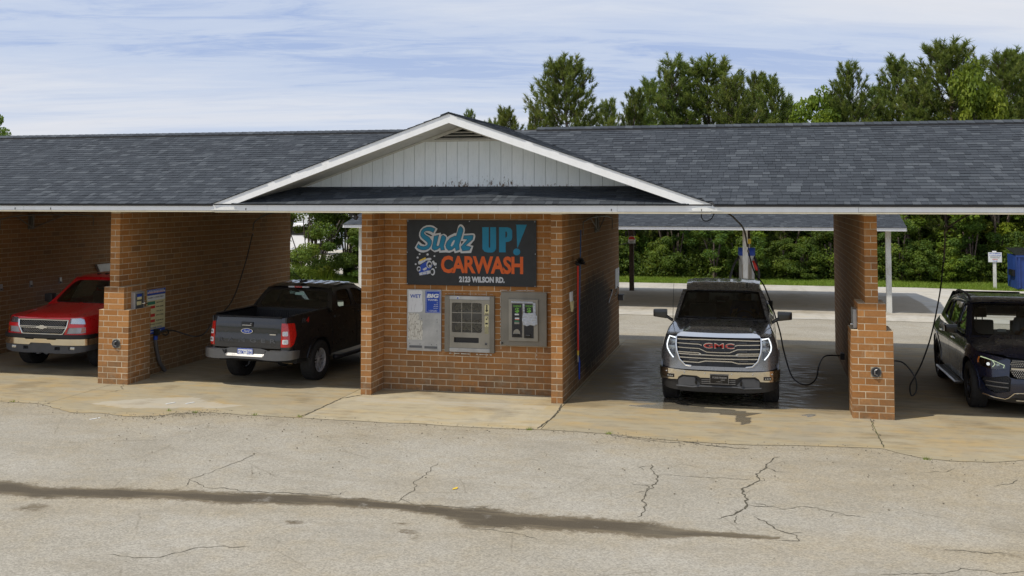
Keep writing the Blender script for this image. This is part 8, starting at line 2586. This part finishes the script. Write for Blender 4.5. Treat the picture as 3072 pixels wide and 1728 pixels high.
for k, x in enumerate((-27.5, -23.2)):
    T = thing('parked_van', ('white van' if k else 'silver blue van') + ' parked far behind the shrub', 'van', (x, 41, 0), kind='thing')
    mm = M_WHITE if k else simple('van_blue', (.25, .35, .48), .3)
    flat_prism('body', [(-1.9, .35), (2.0, .35), (2.05, .9), (1.5, 1.05), (.9, 1.75), (-1.8, 1.8), (-1.95, 1.2)], lambda u, v, d, x=x: (x + u, d, v), 40.1, 41.9, mm, T)
    flat_prism('side_glass', [(-1.5, 1.15), (1.2, 1.12), (.8, 1.62), (-1.5, 1.65)], lambda u, v, d, x=x: (x + u, d, v), 40.08, 40.1, M_GLOSSB, T)
    for dx in (-1.2, 1.25):
        bm = bmesh.new(); tube(bm, [(x + dx, 40.05, .34), (x + dx, 40.3, .34)], .34, 16); bm_obj('wheel', bm, M_TYRE, T)
# a fallen leaf and a few scraps of paper
T = thing('fallen_leaf', 'single yellow leaf lying on the asphalt', 'leaf', (-.31, -5.18, -.008), kind='thing')
flat_prism('leaf_blade', [(-.35, -5.20), (-.31, -5.235), (-.27, -5.20), (-.28, -5.14), (-.33, -5.13)], lambda u, v, d: (u, v, d + .01 * math.sin(u * 60)), -.004, -.002, M_YELLOW, T)
for i, (x, y, a) in enumerate(((-6.78, -2.72, .6), (-5.98, -1.33, 0), (-6.28, -1.42, .3))):
    T = thing('paper_scrap', ('thin white strip lying on the asphalt below the left pier', 'white scrap on the pale slab patch, right one', 'white scrap on the pale slab patch, left one')[i], 'litter', (x, y, 0), kind='thing')
    flat_prism('scrap', [(x - .05, y - .08), (x - .02, y - .09), (x + .05, y + .06), (x + .02, y + .07)], lambda u, v, d: (u, v, d), .002 if i else -.008, .008 if i else -.002, M_PAPER, T)
M_WEED = M_GRASS
for i, (x, y) in enumerate(((-3.77, -1.92), (-5.97, -1.98), (-5.5, -2.0), (-8.9, -1.9), (-.12, -1.98), (1.05, -1.98), (-4.5, -1.96), (5.25, -2.5))):
    n = 26
    P = []
    for k in range(n):
        a = random.random() * 6.28; r_ = random.random() * .05; h = random.uniform(.02, .06)
        b0 = Vector((x + r_ * math.cos(a), y + r_ * .5 * math.sin(a), -.01)); d = Vector((random.gauss(0, .02), random.gauss(0, .02), h))
        P += [b0 + Vector((-.004, 0, 0)), b0 + Vector((.004, 0, 0)), b0 + d]
    me = bpy.data.meshes.new('weed_tuft'); me.from_pydata([tuple(p) for p in P], [], [(3 * k, 3 * k + 1, 3 * k + 2) for k in range(n)]); me.materials.append(M_WEED)
    me.attributes.new('tint', 'FLOAT', 'FACE').data.foreach_set('value', [random.random() for _ in range(n)])
    o = put(bpy.data.objects.new('weed_tuft', me)); tag(o, 'tiny weed growing from the edge of the concrete slab', 'weed', 'weeds along the slab edge', 'thing')
# ================================================================== people in the cars
def skin_mesh(name, verts, edges, radii, mat, parent, sub=2):
    me = bpy.data.meshes.new(name); me.from_pydata(verts, edges, [])
    o = bpy.data.objects.new(name + '_tmp', me); COL.objects.link(o)
    md = o.modifiers.new('s', 'SKIN'); md.use_smooth_shade = True
    sv = me.skin_vertices[0].data if me.skin_vertices else None
    if sv is None:
        bm = bmesh.new(); bm.from_mesh(me); bm.verts.layers.skin.verify(); bm.to_mesh(me); bm.free(); sv = me.skin_vertices[0].data
    for v, r in zip(sv, radii):
        v.radius = (r if isinstance(r, tuple) else (r, r)); v.use_root = False
    sv[0].use_root = True
    s2 = o.modifiers.new('u', 'SUBSURF'); s2.levels = sub; s2.render_levels = sub
    dg = bpy.context.evaluated_depsgraph_get()
    out = bpy.data.meshes.new_from_object(o.evaluated_get(dg))
    bpy.data.objects.remove(o)
    out.materials.clear(); out.materials.append(mat); out.shade_smooth()
    out.name = name
    return put(bpy.data.objects.new(name, out), parent, False)
M_SKIN = simple('skin', (.42, .24, .16), .55, Subsurface_Weight=.1)
M_HAIR = simple('dark_hair', (.03, .02, .015), .6)
def driver(label, loc, rotz, scale, shirt_col, pullx=0):
    """seated figure; local frame: +x its own left seen from the front, -y forward, z up from the seat"""
    T = thing('person', label, 'person', loc, rotz, kind='thing')
    T.scale = (scale,) * 3
    V = [(0, 0, .10), (0, .02, .30), (0, .04, .48), (0, .03, .58), (0, .0, .665), (0, -.015, .76), (0, -.01, .84)]
    Rr = [(.15, .11), (.135, .10), (.15, .10), (.075, .065), (.055, .055), (.078, .095), (.055, .07)]
    E_ = [(i, i + 1) for i in range(6)]
    def chain(root, pts, rs):
        p = root
        for q, r in zip(pts, rs):
            V.append(q); Rr.append(r); E_.append((p, len(V) - 1)); p = len(V) - 1
        return p
    for s in (1, -1):
        chain(2, [(s * .17, .03, .50), (s * .22, -.06, .30), (s * .20, -.26, .30), (s * .17, -.40, .40), (s * .165, -.45, .42)], [.062, .048, .040, .030, .034])
        w_ = len(V) - 1
        for k in range(4):
            chain(w_, [(s * (.150 + .018 * k), -.50, .425 + .004 * k), (s * (.150 + .018 * k), -.525, .400)], [.010, .009])
        chain(w_, [(s * .135, -.475, .44), (s * .125, -.495, .455)], [.012, .010])
        chain(0, [(s * .11, -.10, .09), (s * .14, -.48, .12), (s * .14, -.58, -.25), (s * .14, -.70, -.30)], [.085, .060, .045, .035])
    skin_mesh('body', V, E_, Rr, M_SKIN, T)
    V, Rr, E_ = [(0, 0, .06), (0, .02, .30), (0, .04, .48), (0, .035, .555)], [(.17, .125), (.15, .115), (.165, .115), (.09, .075)], [(0, 1), (1, 2), (2, 3)]
    for s in (1, -1):
        V += [(s * .18, .03, .50), (s * .225, -.05, .32), (s * .215, -.13, .30)]; Rr += [.082, .064, .058]; n = len(V); E_ += [(2, n - 3), (n - 3, n - 2), (n - 2, n - 1)]
    skin_mesh('shirt', V, E_, Rr, simple('shirt', shirt_col, .85), T)
    bm = bmesh.new()
    bmesh.ops.create_uvsphere(bm, u_segments=16, v_segments=10, radius=.1, matrix=Matrix.Translation((0, .012, .80)) @ Matrix.Diagonal((.88, 1.05, 1.05, 1)))
    bmesh.ops.delete(bm, geom=[v for v in bm.verts if v.co.y < -.045 and v.co.z < .845 or v.co.z < .74], context='VERTS')
    bm_obj('hair', bm, M_HAIR, T, True, False)
    for s in (1, -1):
        bm = bmesh.new(); bmesh.ops.create_uvsphere(bm, u_segments=8, v_segments=6, radius=.012, matrix=Matrix.Translation((s * .032, -.098, .775))); bm_obj('eye', bm, M_GLOSSB, T, True, False)
        bm = bmesh.new(); bmesh.ops.create_uvsphere(bm, u_segments=8, v_segments=6, radius=.026, matrix=Matrix.Translation((s * .078, -.01, .765)) @ Matrix.Diagonal((.4, .7, 1.2, 1))); bm_obj('ear', bm, M_SKIN, T, True, False)
    bm = bmesh.new(); bmesh.ops.create_cone(bm, cap_ends=True, segments=8, radius1=.020, radius2=.005, depth=.045, matrix=Matrix.Translation((0, -.112, .752)) @ Matrix.Rotation(R(60), 4, 'X')); bm_obj('nose', bm, M_SKIN, T, True, False)
    box_obj_local = bmesh.new(); box(box_obj_local, -.025, .025, -.103, -.092, .715, .722, .002); bm_obj('mouth', box_obj_local, simple('lips', (.30, .10, .08), .5), T, False, False)
    return T
driver('driver in a pale grey shirt at the wheel of the dark blue suv', (7.37 + .37, .50 + 2.55, .72), 0, .97, (.42, .46, .50))
driver('driver in a blue shirt behind the dark glass of the grey pickup', (2.505 + .38, .07 + 2.6, .96), 0, .95, (.02, .10, .38))
T = thing('air_freshener', 'pale card hanging inside the windshield of the red pickup', 'air freshener', (-10.08, 2.55, 1.45), kind='thing')
box_obj('card', -10.11, -10.05, 2.55, 2.555, 1.38, 1.52, M_PAPER, T); box_obj('card_print', -10.10, -10.06, 2.545, 2.55, 1.40, 1.47, M_REDP, T)
tube_obj('string', [(-10.08, 2.552, 1.52), (-10.12, 2.60, 1.60)], .003, M_SLOT, T, 4)
# spray hanging beside the red pickup while it is being washed
m, t = new_mat('spray')
oc = t.n('ShaderNodeTexCoord').outputs['Object']
ln = t.n('ShaderNodeVectorMath', {0: oc}, operation='LENGTH').outputs['Value']
dn = t.math('MULTIPLY', t.mapr(ln, 1.0, .25), t.mapr(t.noise(oc, 2.2, 4, .6), .35, .7))
v = t.n('ShaderNodeVolumePrincipled', {'Color': (.9, .92, 1.0, 1), 'Density': t.math('MULTIPLY', dn, .16)})
t.n('ShaderNodeOutputMaterial', {1: v.outputs[0]})
bm = bmesh.new(); bmesh.ops.create_uvsphere(bm, u_segments=20, v_segments=12, radius=1)
o = bm_obj('spray_mist', bm, m)
o.location = (-11.75, 2.9, 1.35); o.scale = (1.0, 1.4, .7)
tag(o, kind='stuff')
